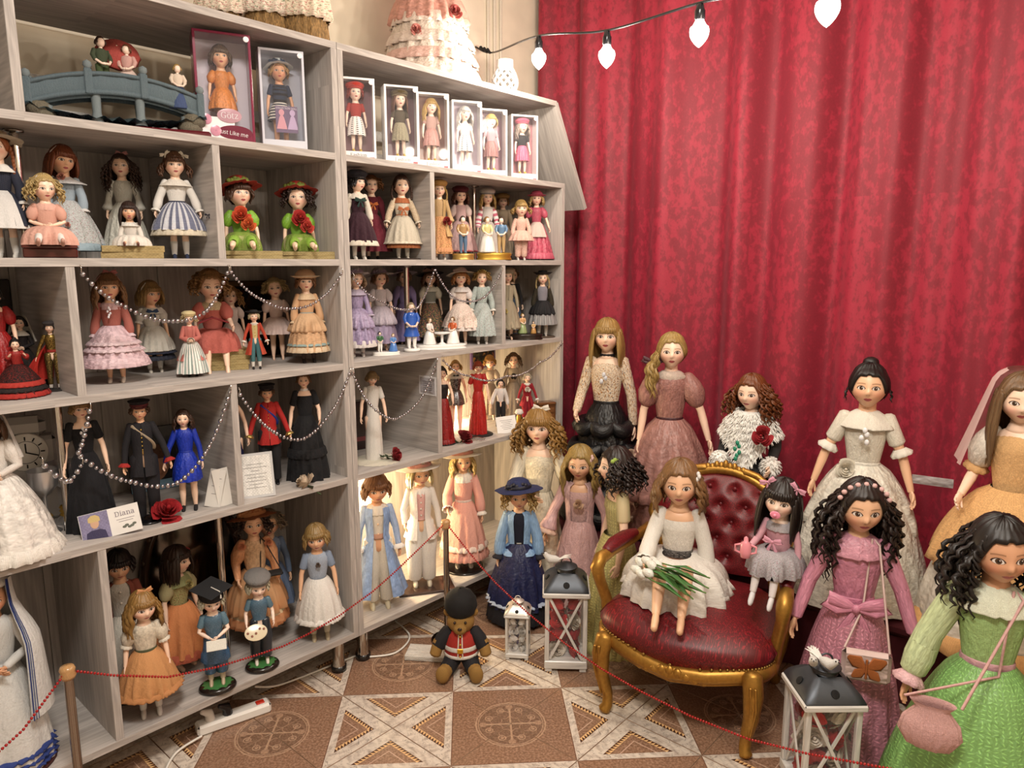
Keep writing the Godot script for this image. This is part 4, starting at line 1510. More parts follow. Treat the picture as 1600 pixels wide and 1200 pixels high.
func shelf_left_top():
	# row under the top board
	var t := thing("bridge_figurine", "painted resin bridge figurine with a couple under a parasol and a girl", "figurine", Vector3(-2.50, 2.05, -0.965), 70)
	obj("base_plate", bx(Vector3(0, 0.012, 0), Vector3(0.52, 0.024, 0.13), 0.006), mat("5a1a22", "gloss"), t)
	obj("name_plaque", bx(Vector3(0.03, 0.014, 0.066), Vector3(0.07, 0.012, 0.002), 0.001), mat("c9a55c", "gold"), t)
	var stone := tri(mat("ffffff", "cotton", "fur"), 14.0)
	stone.albedo_color = Color("6d7e86")
	var mb := MB.new()
	var rows := []
	for i in 7:
		var r := PackedVector3Array()
		for j in 25:
			var xx := lerpf(-0.25, 0.25, j / 24.0)
			var zz := lerpf(-0.06, 0.06, i / 6.0)
			r.append(Vector3(xx, 0.03 + 0.018 * absf(sin(j * 1.7 + i * 2.1)) + 0.03 * pow(absf(xx) / 0.25, 3.0), zz))
		rows.append(r)
	rows.reverse()
	mb.grid(rows, false)
	obj("water", mb, mat("41606b", "gloss", "fur", 2.0), t)
	var arch := func(x: float) -> float: return 0.125 - 0.85 * x * x
	# deck and two parapets with a carved rail, low stone arches below
	var deck := []
	for q in [[0.034, 0.0], [0.034, 0.014], [-0.034, 0.014], [-0.034, 0.0]]:
		var r := PackedVector3Array()
		for k in 25:
			var xx := lerpf(-0.24, 0.24, k / 24.0)
			r.append(Vector3(xx, arch.call(xx) + q[1] - 0.02, q[0]))
		deck.append(r)
	mb = MB.new()
	mb.grid(deck, false)
	obj("bridge_deck", mb, stone, t)
	for side in [-0.04, 0.04]:
		for part in [[0.0, 0.042, 0.005, "parapet"], [0.042, 0.054, 0.009, "rail"], [-0.012, 0.002, 0.008, "plinth_course"]]:
			mb = MB.new()
			var face := []
			for q in [[-1.0, 0], [-1.0, 1], [1.0, 1], [1.0, 0], [-1.0, 0]]:
				var r := PackedVector3Array()
				for k in 25:
					var xx := lerpf(-0.245, 0.245, k / 24.0)
					var bump: float = 0.0025 * sin(k * 2.6) if part[3] == "parapet" else 0.0
					r.append(Vector3(xx, arch.call(xx) + (part[1] if q[1] == 1 else part[0]), side + q[0] * (part[2] + bump)))
				face.append(r)
			mb.grid(face, false)
			obj(part[3], mb, stone, t)
	for xx in [-0.235, -0.075, 0.075, 0.235]:
		for side in [-0.042, 0.042]:
			mb = MB.new()
			var y: float = arch.call(xx)
			mb.box(Vector3(xx, y + 0.026, side), Vector3(0.022, 0.075, 0.022), 0.003)
			obj("pillar", mb, stone, t)
			mb = MB.new()
			mb.lathe([Vector2(0.001, y + 0.088), Vector2(0.011, y + 0.082), Vector2(0.013, y + 0.072), Vector2(0.008, y + 0.064)], 12, 1.0, Vector3(xx, 0, side))
			obj("pillar_cap", mb, mat("8b979a", "cotton", "fur", 2.0), t)
			mb = MB.new()
			mb.lathe([Vector2(0.014, y - 0.01), Vector2(0.012, 0.06), Vector2(0.018, 0.03)], 12, 1.0, Vector3(xx * 0.8, 0, side * 0.7))
			obj("pier", mb, mat("8b979a", "cotton", "fur", 2.0), t)
	for sx in [-1.0, 1.0]:
		mb = MB.new()
		for k in 6:
			mb.ball(Vector3(sx * (0.2 + 0.012 * (k % 3)), 0.035 + 0.012 * (k / 2), 0.03 - 0.02 * (k % 4)), Vector3(0.035, 0.026, 0.028), 8, 6)
		obj("rocks", mb, mat("7c7462", "cotton", "fur", 1.0), t)
	little_figure(t, Vector3(-0.035, 0.12, 0.0), 0.17, 20, "3f4a33", "4a5a36", "4a3020", false, "cotton")
	little_figure(t, Vector3(0.035, 0.12, 0.0), 0.155, -15, "d9a9a0", "e9cfc4", "8a5a3a", true, "cotton")
	little_figure(t, Vector3(0.175, 0.09, 0.02), 0.14, 10, "e6d3c0", "41527a", "d9b36c", true, "cotton")
	mb = MB.new()
	mb.lathe([Vector2(0.002, 0.03), Vector2(0.035, 0.024), Vector2(0.062, 0.0), Vector2(0.066, -0.008), Vector2(0.058, -0.003)], 26, 1.0, Vector3.ZERO, 0.06, 13.0, 0.0)
	var pa := obj("parasol", mb, mat("b04a42", "cotton", "lace", 2.0), t)
	pa.position = Vector3(0.01, 0.255, -0.035)
	pa.rotation_degrees = Vector3(55, 0, 0)
	# boxed doll in orange
	var b := doll_box("doll_box", "tall window box with plum border holding the doll in orange", Vector3(-2.42, 2.05, -1.272), 68, Vector3(0.175, 0.345, 0.11), "7a2440", "d8d0dc")
	obj("white_panel", bx(Vector3(-0.03, 0.04, 0.0562), Vector3(0.11, 0.078, 0.001), 0), mat("f1ecee", "gloss"), b)
	var oval := MB.new()
	oval.lathe([Vector2(0.001, 0.001), Vector2(0.045, 0.001), Vector2(0.045, -0.001), Vector2(0.001, -0.001)], 28)
	var ob := obj("oval_badge", oval, mat("b8909c", "gloss"), b)
	ob.position = Vector3(0.01, 0.085, 0.058)
	ob.rotation_degrees.x = 90
	ob.scale = Vector3(0.85, 1, 0.5)
	for q in [Vector3(-0.062, 0.07, 0.058), Vector3(-0.035, 0.035, 0.058)]:
		var mb2 := MB.new()
		mb2.lathe([Vector2(0.001, 0.001), Vector2(0.017, 0.001), Vector2(0.017, -0.001), Vector2(0.001, -0.001)], 18)
		var bd := obj("round_badge", mb2, mat("c98ba0", "gloss"), b)
		bd.position = q
		bd.rotation_degrees.x = 90
	words(b, "Götz", 0.026, mat("f3eaf0"), Vector3(0.01, 0.085, 0.0595), Vector3.ZERO, "Droid Serif")
	var sw := MB.new()
	sw.lathe([Vector2(0.001, 0.001), Vector2(0.05, 0.001), Vector2(0.05, -0.001), Vector2(0.001, -0.001)], 28)
	var swo := obj("name_swoosh", sw, mat("6d2038", "gloss"), b)
	swo.position = Vector3(0.025, 0.033, 0.0573)
	swo.rotation_degrees.x = 90
	swo.scale = Vector3(1.1, 0.3, 0.45)
	words(b, "Just Like me", 0.017, mat("f6eff2"), Vector3(0.02, 0.03, 0.058), Vector3(0, 0, -6))
	doll("boxed_doll", "brown-haired doll in a shiny orange dress inside its window box", Vector3(-2.425, 2.05 + 0.04, -1.272), 0.275, 68, {"hr": 0.24, "skin": 1, "hair": ["short_bangs", "6b5138", 0.9], "top": ["e08a3c", "satin"], "sleeve": [["e08a3c", "satin"], "puff"], "skirt": [["e58b3a", "satin"], 0.26, 0.16, 9.0, 0.12]})
	# boxed doll with hat
	b = doll_box("doll_box", "pale grey window box holding the doll with a frilled hat", Vector3(-2.41, 2.05, -1.485), 66, Vector3(0.15, 0.335, 0.09), "cfd2dc", "b9bac6")
	obj("picture_card", bx(Vector3(0.01, 0.105, 0.036), Vector3(0.075, 0.09, 0.001), 0), mat("6b5a78", "gloss"), b)
	for sx in [-0.017, 0.02]:
		var f := MB.new()
		f.lathe([Vector2(0.001, 0.03), Vector2(0.008, 0.02), Vector2(0.017, -0.015), Vector2(0.018, -0.02)], 12, 0.08)
		f.ball(Vector3(0, 0.036, 0), Vector3(0.01, 0.011, 0.001), 10, 6)
		var fo := obj("printed_doll", f, mat("e2a5b4" if sx < 0 else "c9b2d8"), b)
		fo.position = Vector3(0.01 + sx, 0.092, 0.0368)
		fo.scale.z = 0.3
	words(b, "COLLECTION DOLL", 0.0085, mat("f0eaf2"), Vector3(0.01, 0.1425, 0.037))
	doll("boxed_doll", "doll in a navy striped dress and frilled hat inside a grey box", Vector3(-2.42, 2.055, -1.485), 0.30, 66, {"hr": 0.21, "skin": 3, "hair": ["short", "c99a5c", 0.6], "hat": [["sunhat", ["dfe8ea"], ["1f2f4a"]]], "top": ["26324c", "cotton", "navystripe", 2.0], "sleeve": [["26324c"], "short"], "skirt": [["e8e6e2", "cotton", "navystripe", 2.0], 0.33, 0.14, 9.0, 0.1], "shoe": "3f6fc0"})

func top_of_case():
	var y := 2.436
	var lace := ["f2dfd2", "satin", "lace", 4.0]
	doll("lace_gown_doll", "large doll in a tiered pink and ivory lace gown on top of the shelf", Vector3(-2.55, y, -2.33), 0.78, 60, {"hr": 0.17, "arms": "hold", "hair": ["wavy", "d8b57a", 1.5], "top": ["e6a79c", "satin"], "sleeve": [["e6a79c", "satin"], "bell", lace], "skirt": [["f4e4d6", "satin", "lace", 3.0], 0.0, 0.27, 12.0, 0.1],
		"ex": [["over", ["dfa394", "satin"], 0.32, 0.22, 9.0, 0.12], ["hem", lace, 0.3, 0.24, 0.06], ["hem", lace, 0.19, 0.26, 0.06], ["hem", ["efc4b8", "satin", "lace", 4.0], 0.1, 0.27, 0.06], ["hem", lace, 0.01, 0.27, 0.07], ["flower", "c4615c", Vector3(0.1, 0.36, 0.2), 0.035], ["flower", "d98a80", Vector3(-0.12, 0.24, 0.22), 0.03]]})
	# white lattice vase
	var t := thing("lattice_vase", "white ceramic candle vase with pierced lattice sides on the shelf top", "vase", Vector3(-2.45, y, -2.72))
	var mb := MB.new()
	for sg in [-1.0, 1.0]:
		for k in 10:
			var p := []
			for i in 13:
				var e := i / 12.0
				var a: float = TAU * k / 10.0 + sg * e * 1.9
				var r := 0.037 + 0.022 * sin(e * PI)
				p.append(Vector3(r * sin(a), 0.012 + e * 0.12, r * cos(a)))
			mb.tube(p, [0.0065], 6)
	obj("lattice", mb, mat("f4f3f0", "gloss"), t)
	mb = MB.new()
	mb.lathe([Vector2(0.033, 0.172), Vector2(0.04, 0.172), Vector2(0.041, 0.13), Vector2(0.037, 0.126), Vector2(0.034, 0.135), Vector2(0.033, 0.17)], 24)
	obj("rim", mb, mat("f4f3f0", "gloss"), t)
	mb = MB.new()
	mb.lathe([Vector2(0.001, 0.012), Vector2(0.04, 0.014), Vector2(0.044, 0.008), Vector2(0.042, 0.0), Vector2(0.001, 0.0)], 24)
	obj("foot", mb, mat("f4f3f0", "gloss"), t)
	# straw ladies, only their skirts reach into view
	for q in [[Vector3(-2.58, y, -1.38), "tan", "efe6da", 0.5], [Vector3(-2.50, y, -1.50), "floral", "f0e8de", 0.55], [Vector3(-2.42, y, -1.60), "cream", "ece2d2", 0.52]]:
		doll("straw_doll", "straw-skirted doll in a %s apron dress sitting on the shelf top" % q[1], q[0], q[3], 65, {"cat": "doll", "hr": 0.2, "arms": "hold", "hair": ["short", "b08a4e", 0.8], "hat": [["brim", ["c9a763", "cotton", "fur", 3.0], "a8874a"]], "top": [q[2], "cotton", "floral", 2.0], "sleeve": [[q[2], "cotton", "floral", 1.0], "full"], "skirt": [["b58d57", "cotton", "strand", 6.0], 0.0, 0.16, 16.0, 0.1], "ex": [["over", [q[2], "cotton", "floral", 2.0], 0.16, 0.19, 9.0, 0.12]]})

func shelf_left_row2():
	var y := 1.668
	doll("porcelain_doll", "red-braided doll in navy dotted dress with white apron and straw hat", Vector3(-2.45, y, -0.615), 0.365, 65, {"hair": ["braids", "a85a26", 2.6], "hat": [["brim", "d8cdb8", "b8a888"]], "top": ["262a3c", "cotton", "dots", 4.0], "sleeve": [["262a3c"], "full", "e8e4de"], "skirt": [["262a3c"], 0.26, 0.2, 10.0, 0.12], "ex": [["apron", ["dedbd8", "cotton", "lace", 2.0], 0.24, 0.23], ["collar", "e9e5df"], ["hem", ["e5e1dc", "cotton", "lace", 4.0], 0.24, 0.2]], "sock": "f0ece6", "shoe": "e9e3da"})
	doll("porcelain_doll", "auburn doll in a pale blue flowered dress with wide frilled collar", Vector3(-2.53, y, -0.80), 0.375, 60, {"hr": 0.23, "skin": 1, "look": [35, 5, -6], "hair": ["straight_bangs", "8f4a26", 1.3], "hat": [["band", "dcc9c2"]], "top": ["a9b9c6"], "sleeve": [["a9b9c6"], "full", "e6e2e0"], "skirt": [["c3ccd4", "cotton", "floral", 3.0], 0.12, 0.27, 10.0, 0.1], "ex": [["collar", ["e3e2e2", "cotton", "lace", 2.0], 1.7], ["flower", "dc9c8c", Vector3(0, 0.73, 0.1), 0.03], ["hem", ["9fb4c0"], 0.07, 0.28, 0.07], ["flower", "dc9c8c", Vector3(0.05, 0.3, 0.25), 0.02], ["flower", "dc9c8c", Vector3(-0.12, 0.31, 0.23), 0.02]]})
	var t := thing("wooden_box", "small dark red wooden box under the blonde sitting doll", "box", Vector3(-2.37, y, -0.70), 70)
	obj("body", bx(Vector3(0, 0.014, 0), Vector3(0.13, 0.026, 0.09), 0.003), mat("4a201a", "gloss"), t)
	obj("lid", bx(Vector3(0, 0.031, 0), Vector3(0.134, 0.008, 0.094), 0.002), mat("562620", "gloss"), t)
	doll("porcelain_doll", "blonde curly doll in a peach dress sitting on a dark red box", Vector3(-2.38, y + 0.036, -0.70), 0.30, 75, {"pose": "sit", "hr": 0.22, "look": [15, 8, 0], "hair": ["ringlet", "d8b878", 1.3], "hat": [["band", "f0e6de"]], "arms": "hold", "top": ["e0aa98"], "sleeve": [["e0aa98"], "puff"], "skirt": [["e2ad9c"], 0.0, 0.22, 8.0, 0.14], "ex": [["collar", "e6b4a4", 0.9]], "sock": "f0eae4", "shoe": "d8a898"})
	doll("porcelain_doll", "doll with long brown curls in a white iridescent gown", Vector3(-2.6, y, -0.995), 0.36, 65, {"skin": 0, "hr": 0.2, "hair": ["curly", "4e3325", 2.6], "hat": [["bow", "c48a8a"]], "top": ["d9d8cf", "satin", "lace", 3.0], "sleeve": [["d9d8cf", "satin", "lace", 2.0], "bell"], "skirt": [["dad8cc", "satin", "lace", 3.0], 0.02, 0.22, 9.0, 0.1], "ex": [["hem", ["d3d8cc", "satin"], 0.02, 0.22, 0.05]]})
	books(Vector3(-2.38, y, -0.925), 70, 2, "under the tiny brunette doll", "d0b67c", Vector3(0.17, 0.019, 0.09))
	doll("porcelain_doll", "tiny brunette doll in white frills sitting on two tan books", Vector3(-2.385, y + 0.038, -0.925), 0.195, 68, {"pose": "sit", "hr": 0.26, "skin": 1, "hair": ["straight_bangs", "3a241c", 1.6], "top": ["e6dfd6"], "sleeve": [["ebe5dc"], "full", "f0eae2"], "skirt": [["e9e2d8", "cotton", "lace", 3.0], 0.0, 0.27, 10.0, 0.12], "ex": [["collar", "efe9e0"], ["flower", "c48a80", Vector3(0, 0.44, 0.1), 0.03]], "shoe": "8a5f55"})
	doll("porcelain_doll", "doll in navy and white gingham pinafore with ribbons in her pigtails", Vector3(-2.42, y, -1.09), 0.34, 68, {"hr": 0.21, "look": [5, 4, 0], "hair": ["pigtails", "6b452c", 1.2], "hat": [["bows", ["dcd2c0"]]], "arms": "wide", "top": ["eae6e0"], "sleeve": [["ece8e2"], "full", "eeeae2"], "skirt": [["ffffff", "cotton", "gingham", 3.0], 0.27, 0.24, 10.0, 0.1], "ex": [["collar", ["eee6da", "cotton", "lace", 2.0], 1.45], ["belt", "2b2f48"], ["hem", ["ddd2bc", "cotton", "lace", 4.0], 0.22, 0.235, 0.06], ["bow", "1d1d28", 0.42, 0.13, 0.03, 0.26]], "sock": "efece8", "shoe": "2c3654"})
	for q in [[-1.325, 62, "orange flower on the chest", ["short_bangs", "5a3a28", 0.7], -1.335], [-1.555, 66, "red flower on the chest", ["ringlet", "3d261e", 0.9], -1.555]]:
		books(Vector3(-2.40, y, q[4]), 66, 2, "under the elf doll with the %s" % q[2], "cdb77e", Vector3(0.19, 0.014, 0.09))
		doll("elf_doll", "sitting elf doll in green with red hat and %s" % q[2], Vector3(-2.45, y + 0.029, q[0]), 0.37, q[1], {"pose": "sit", "hr": 0.23, "look": [18 if q[0] > -1.4 else -8, -4, 0], "hair": q[3], "hat": [["floppy", ["b4382c"], ["7c8a3a"]]], "top": ["7fae3c"], "sleeve": [["8cc040", "satin"], "puff"], "skirt": [["8fa84a", "tulle"], 0.0, 0.17, 9.0, 0.14], "trousers": [["93bd45"], 1.15, 0.35], "ex": [["flower", "d8502c" if q[0] > -1.4 else "c0302c", Vector3(0.0, 0.33, 0.12), 0.075], ["flower", "e06a34" if q[0] > -1.4 else "d0483a", Vector3(0.06, 0.25, 0.15), 0.06]]})

func shelf_left_row3():
	var y := 1.275
	# dark glazed picture leaning at the back of the small bay
	var t := thing("picture_frame", "dark framed glass leaning behind the flamenco figures", "frame", Vector3(-2.74, y, -0.5), 90)
	obj("frame", bx(Vector3(0, 0.165, 0), Vector3(0.36, 0.33, 0.02), 0.004), mat("1e1512", "gloss"), t)
	obj("pane", bx(Vector3(0, 0.165, 0.012), Vector3(0.3, 0.27, 0.004), 0.001), mat("15120f", "gloss"), t)
	doll("flamenco_doll", "flamenco dancer in a plain red satin gown with hand on hip", Vector3(-2.50, y, -0.58), 0.31, 70, {"hr": 0.14, "arms": ["down", "bent"], "low": 1.0, "hair": ["bun", "1c1412", 0.6], "top": ["a81c1e", "satin"], "sleeve": [["a81c1e", "satin"], "puff"], "skirt": [["a61a1c", "satin"], 0.0, 0.2, 8.0, 0.14], "ex": [["hem", ["8e1518", "satin"], 0.02, 0.2, 0.08]]})
	doll("flamenco_doll", "dark-clothed figure with a white lace mantilla over her hair", Vector3(-2.56, y, -0.65), 0.22, 72, {"hr": 0.16, "arms": "hold", "hair": ["straight", "1c1412", 0.6], "hat": [["veil", ["e4ddd2", "cotton", "lace", 3.0]]], "top": ["231c1e"], "sleeve": [["231c1e"], "long"], "skirt": [["3a2c2a", "cotton", "darkfloral", 2.0], 0.0, 0.24, 9.0, 0.1], "ex": [["collar", ["ddd5ca", "cotton", "lace", 3.0]]]})
	t = doll("matador_figure", "bullfighter figure in a gold suit with a spread red cape", Vector3(-2.46, y, -0.70), 0.205, 70, {"cat": "figurine", "hr": 0.14, "arms": "wide", "hair": ["short", "20160f", 0.4], "hat": [["beret", "3b3433"]], "top": ["c8a458", "gold", "sequin", 3.0], "sleeve": [["c8a458", "gold", "sequin", 2.0], "long"], "trousers": [["c9ab6a", "gold", "sequin", 3.0], 0.9, 0.7], "sock": "e6ddd4", "shoe": "241c1a", "ex": [["belt", "a02a20"], ["stand", "2b2523", 0.14]]})
	var mb := MB.new()
	var rows := []
	for i in 8:
		var e := i / 7.0
		var r := PackedVector3Array()
		for j in 25:
			var a := lerpf(0.6, TAU - 0.6, j / 24.0)
			r.append(Vector3((0.1 + 0.24 * sin(e * 2.2)) * sin(a), 0.68 - e * 0.56 + 0.05 * cos(a * 2), (0.06 + 0.12 * e) * cos(a) + 0.02 * sin(a * 7)))
		rows.append(r)
	mb.grid(rows, false)
	obj("cape", mb, mat("c32a1e"), t)
	doll("flamenco_doll", "small crouching flamenco figure in ruffled red and black skirts", Vector3(-2.43, y, -0.60), 0.165, 80, {"hr": 0.17, "arms": "up", "hair": ["bun", "1a1210", 0.5], "top": ["a02420", "satin"], "sleeve": [["a02420"], "bell"], "skirt": [["8e1f1c", "cotton", "darkfloral", 2.0], 0.0, 0.42, 12.0, 0.1], "ex": [["hem", "b8342a", 0.2, 0.3, 0.08], ["hem", "241a1a", 0.12, 0.37, 0.07], ["hem", "b02c24", 0.02, 0.42, 0.08]]})
	doll("porcelain_doll", "doll in pink satin skirt and dusty rose jacket with a ribbon band", Vector3(-2.49, y, -0.885), 0.385, 62, {"hr": 0.22, "skin": 1, "look": [14, 2, 0], "hair": ["wavy_bangs", "9a7048", 1.7], "hat": [["band", "d6a6a0"], ["bow", "b87474"]], "top": ["b0655a"], "sleeve": [["b0655a"], "full", ["e9cfd6", "satin"]], "skirt": [["e3c4cc", "satin"], 0.2, 0.26, 9.0, 0.1], "ex": [["hem", ["e6c8d0", "satin"], 0.16, 0.27, 0.09], ["hem", ["ecd2d8", "satin"], 0.3, 0.245, 0.03], ["hem", ["ecd2d8", "satin"], 0.36, 0.23, 0.03], ["collar", ["e2bcc0", "cotton", "lace", 3.0], 0.9], ["gem", ["e8e4ea", "gloss"], Vector3(0, 0.7, 0.11), 6]], "shoe": "e4d6c8"})
	doll("porcelain_doll", "blonde doll in a grey-white apron dress with a blue neckerchief", Vector3(-2.62, y, -1.06), 0.315, 78, {"hr": 0.24, "skin": 1, "look": [25, 3, 0], "hair": ["straight_bangs", "b8945c", 1.0], "hat": [["band", "e8e2d8"]], "top": ["d5d1c6"], "sleeve": [["d8d4ca"], "puff", "dcd8d0"], "skirt": [["cfcbc0"], 0.25, 0.21, 10.0, 0.1], "ex": [["collar", ["d9d5cb"], 1.35], ["bow", ["2f4668"], 0.68, 0.1, 0.06], ["hem", "23273a", 0.22, 0.215, 0.02], ["hem", "2a2d3c", 0.15, 0.2, 0.05]], "sock": "e8e4dc", "shoe": "ddd6ca"})
	doll("lady_figure", "small lady figure in a coral jacket and striped skirt with pale hair", Vector3(-2.43, y, -1.105), 0.215, 68, {"hr": 0.17, "arms": "hold", "hair": ["ringlet", "dcc48e", 0.8], "hat": [["beret", "e2cf9c", "d8c08a"]], "top": ["c9746a"], "sleeve": [["c9746a"], "full", "d8ccb8"], "skirt": [["ffffff", "cotton", "stripe", 2.0], 0.06, 0.24, 10.0, 0.1], "ex": [["coat", "cd7a70", 0.26, 0.21, 0.5]], "shoe": "241d1c"})
	books(Vector3(-2.53, y, -1.25), 64, 4, "under the reading doll", "cdb57a", Vector3(0.2, 0.018, 0.12))
	var rd := doll("porcelain_doll", "curly blonde doll in a coral dress sitting on books and reading", Vector3(-2.55, y + 0.072, -1.245), 0.45, 68, {"pose": "drop", "hr": 0.22, "arms": "fwd", "look": [6, 12, 0], "hair": ["ringlet", "a87c48", 0.8], "top": ["c4675c"], "sleeve": [["c6695e"], "puff"], "skirt": [["c5685d"], -0.01, 0.2, 8.0, 0.14], "ex": [["collar", ["cdbf9e", "cotton", "floral", 3.0], 0.9], ["hem", ["cfc2a6", "cotton", "floral", 4.0], 0.0, 0.2, 0.04]]})
	mb = MB.new()
	mb.box(Vector3(0.04, 0.255, 0.24), Vector3(0.13, 0.012, 0.1), 0.002, Basis(Vector3.FORWARD, 0.35))
	mb.box(Vector3(-0.07, 0.255, 0.24), Vector3(0.13, 0.012, 0.1), 0.002, Basis(Vector3.FORWARD, -0.35))
	var bk := obj("open_book", mb, mat("7c1c20"))
	bk.transform = rd.transform
	tag(bk, "open dark red book held by the curly doll sitting on the books", "book")
	doll("porcelain_doll", "curly-haired doll in pale pink tucked behind the reading doll", Vector3(-2.68, y, -1.385), 0.29, 66, {"hr": 0.23, "hair": ["ringlet", "a8773f", 1.3], "top": ["e2cdc6"], "sleeve": [["e2cdc6"], "puff"], "skirt": [["e2cdc6", "cotton", "lace", 2.0], 0.1, 0.2, 9.0, 0.1]})
	doll("boy_figure", "small gentleman figure in a red coat and black three-cornered hat", Vector3(-2.42, y, -1.335), 0.21, 66, {"cat": "figurine", "hr": 0.17, "arms": "wide", "hair": ["short", "dccaa0", 0.7], "hat": [["tricorn", "1e1b1c"]], "top": ["d8c48a"], "sleeve": [["c04830"], "long", "e8e2d6"], "trousers": [["4e7c82"], 1.0, 0.35], "ex": [["coat", "c04a30", 0.26, 0.17, 0.55], ["collar", "ece6da", 0.7], ["buttons", ["d0aa4c", "gold"], 4]], "sock": "ece8e0", "shoe": "1d1a1a"})
	t = thing("picture_frame", "dark gilt picture frame leaning behind the dolls in pale pink", "frame", Vector3(-2.752, y, -1.50), 90)
	for q in [[Vector3(0, 0.0125, 0), Vector3(0.26, 0.025, 0.018)], [Vector3(0, 0.2975, 0), Vector3(0.26, 0.025, 0.018)], [Vector3(-0.1175, 0.155, 0), Vector3(0.025, 0.26, 0.018)], [Vector3(0.1175, 0.155, 0), Vector3(0.025, 0.26, 0.018)]]:
		obj("frame_side", bx(q[0], q[1], 0.004), mat("5a4328", "gold"), t)
	obj("picture", bx(Vector3(0, 0.155, -0.002), Vector3(0.21, 0.26, 0.006), 0), mat("40352c", "gloss", "darkfloral", 1.0), t)
	doll("porcelain_doll", "short curly blonde doll in a plain pale pink knee dress, barefoot", Vector3(-2.60, y, -1.53), 0.32, 62, {"hr": 0.22, "look": [0, 0, 6], "hair": ["ringlet", "cdb07a", 0.5], "top": ["e3cac2"], "sleeve": [["e4ccc4"], "puff"], "skirt": [["e4cbc3"], 0.33, 0.23, 9.0, 0.1], "ex": [["collar", "e8d4cc", 0.8]]})
	doll("porcelain_doll", "doll in ruffled peach dress and bonnet with pale blue ribbons", Vector3(-2.43, y, -1.56), 0.375, 64, {"hr": 0.2, "skin": 0, "hair": ["short_bangs", "8a5a34", 0.8], "hat": [["bonnet", ["e0b690"], ["e8cfb0", "cotton", "lace", 3.0]]], "arms": "down", "top": ["e0b288"], "sleeve": [["e0b288"], "full", "e8cca8"], "skirt": [["dfb48c", "cotton", "crumple", 3.0], 0.14, 0.22, 10.0, 0.1], "ex": [["belt", "9fb4b4"], ["collar", ["e8cba8", "cotton", "lace", 3.0], 1.1], ["over", ["e3ba92"], 0.36, 0.2, 9.0, 0.14], ["hem", ["9db3b0"], 0.2, 0.225, 0.025], ["hem", ["e8d0b0", "cotton", "lace", 5.0], 0.13, 0.22, 0.06]], "sock": "4a3a34", "shoe": "2a201e"})

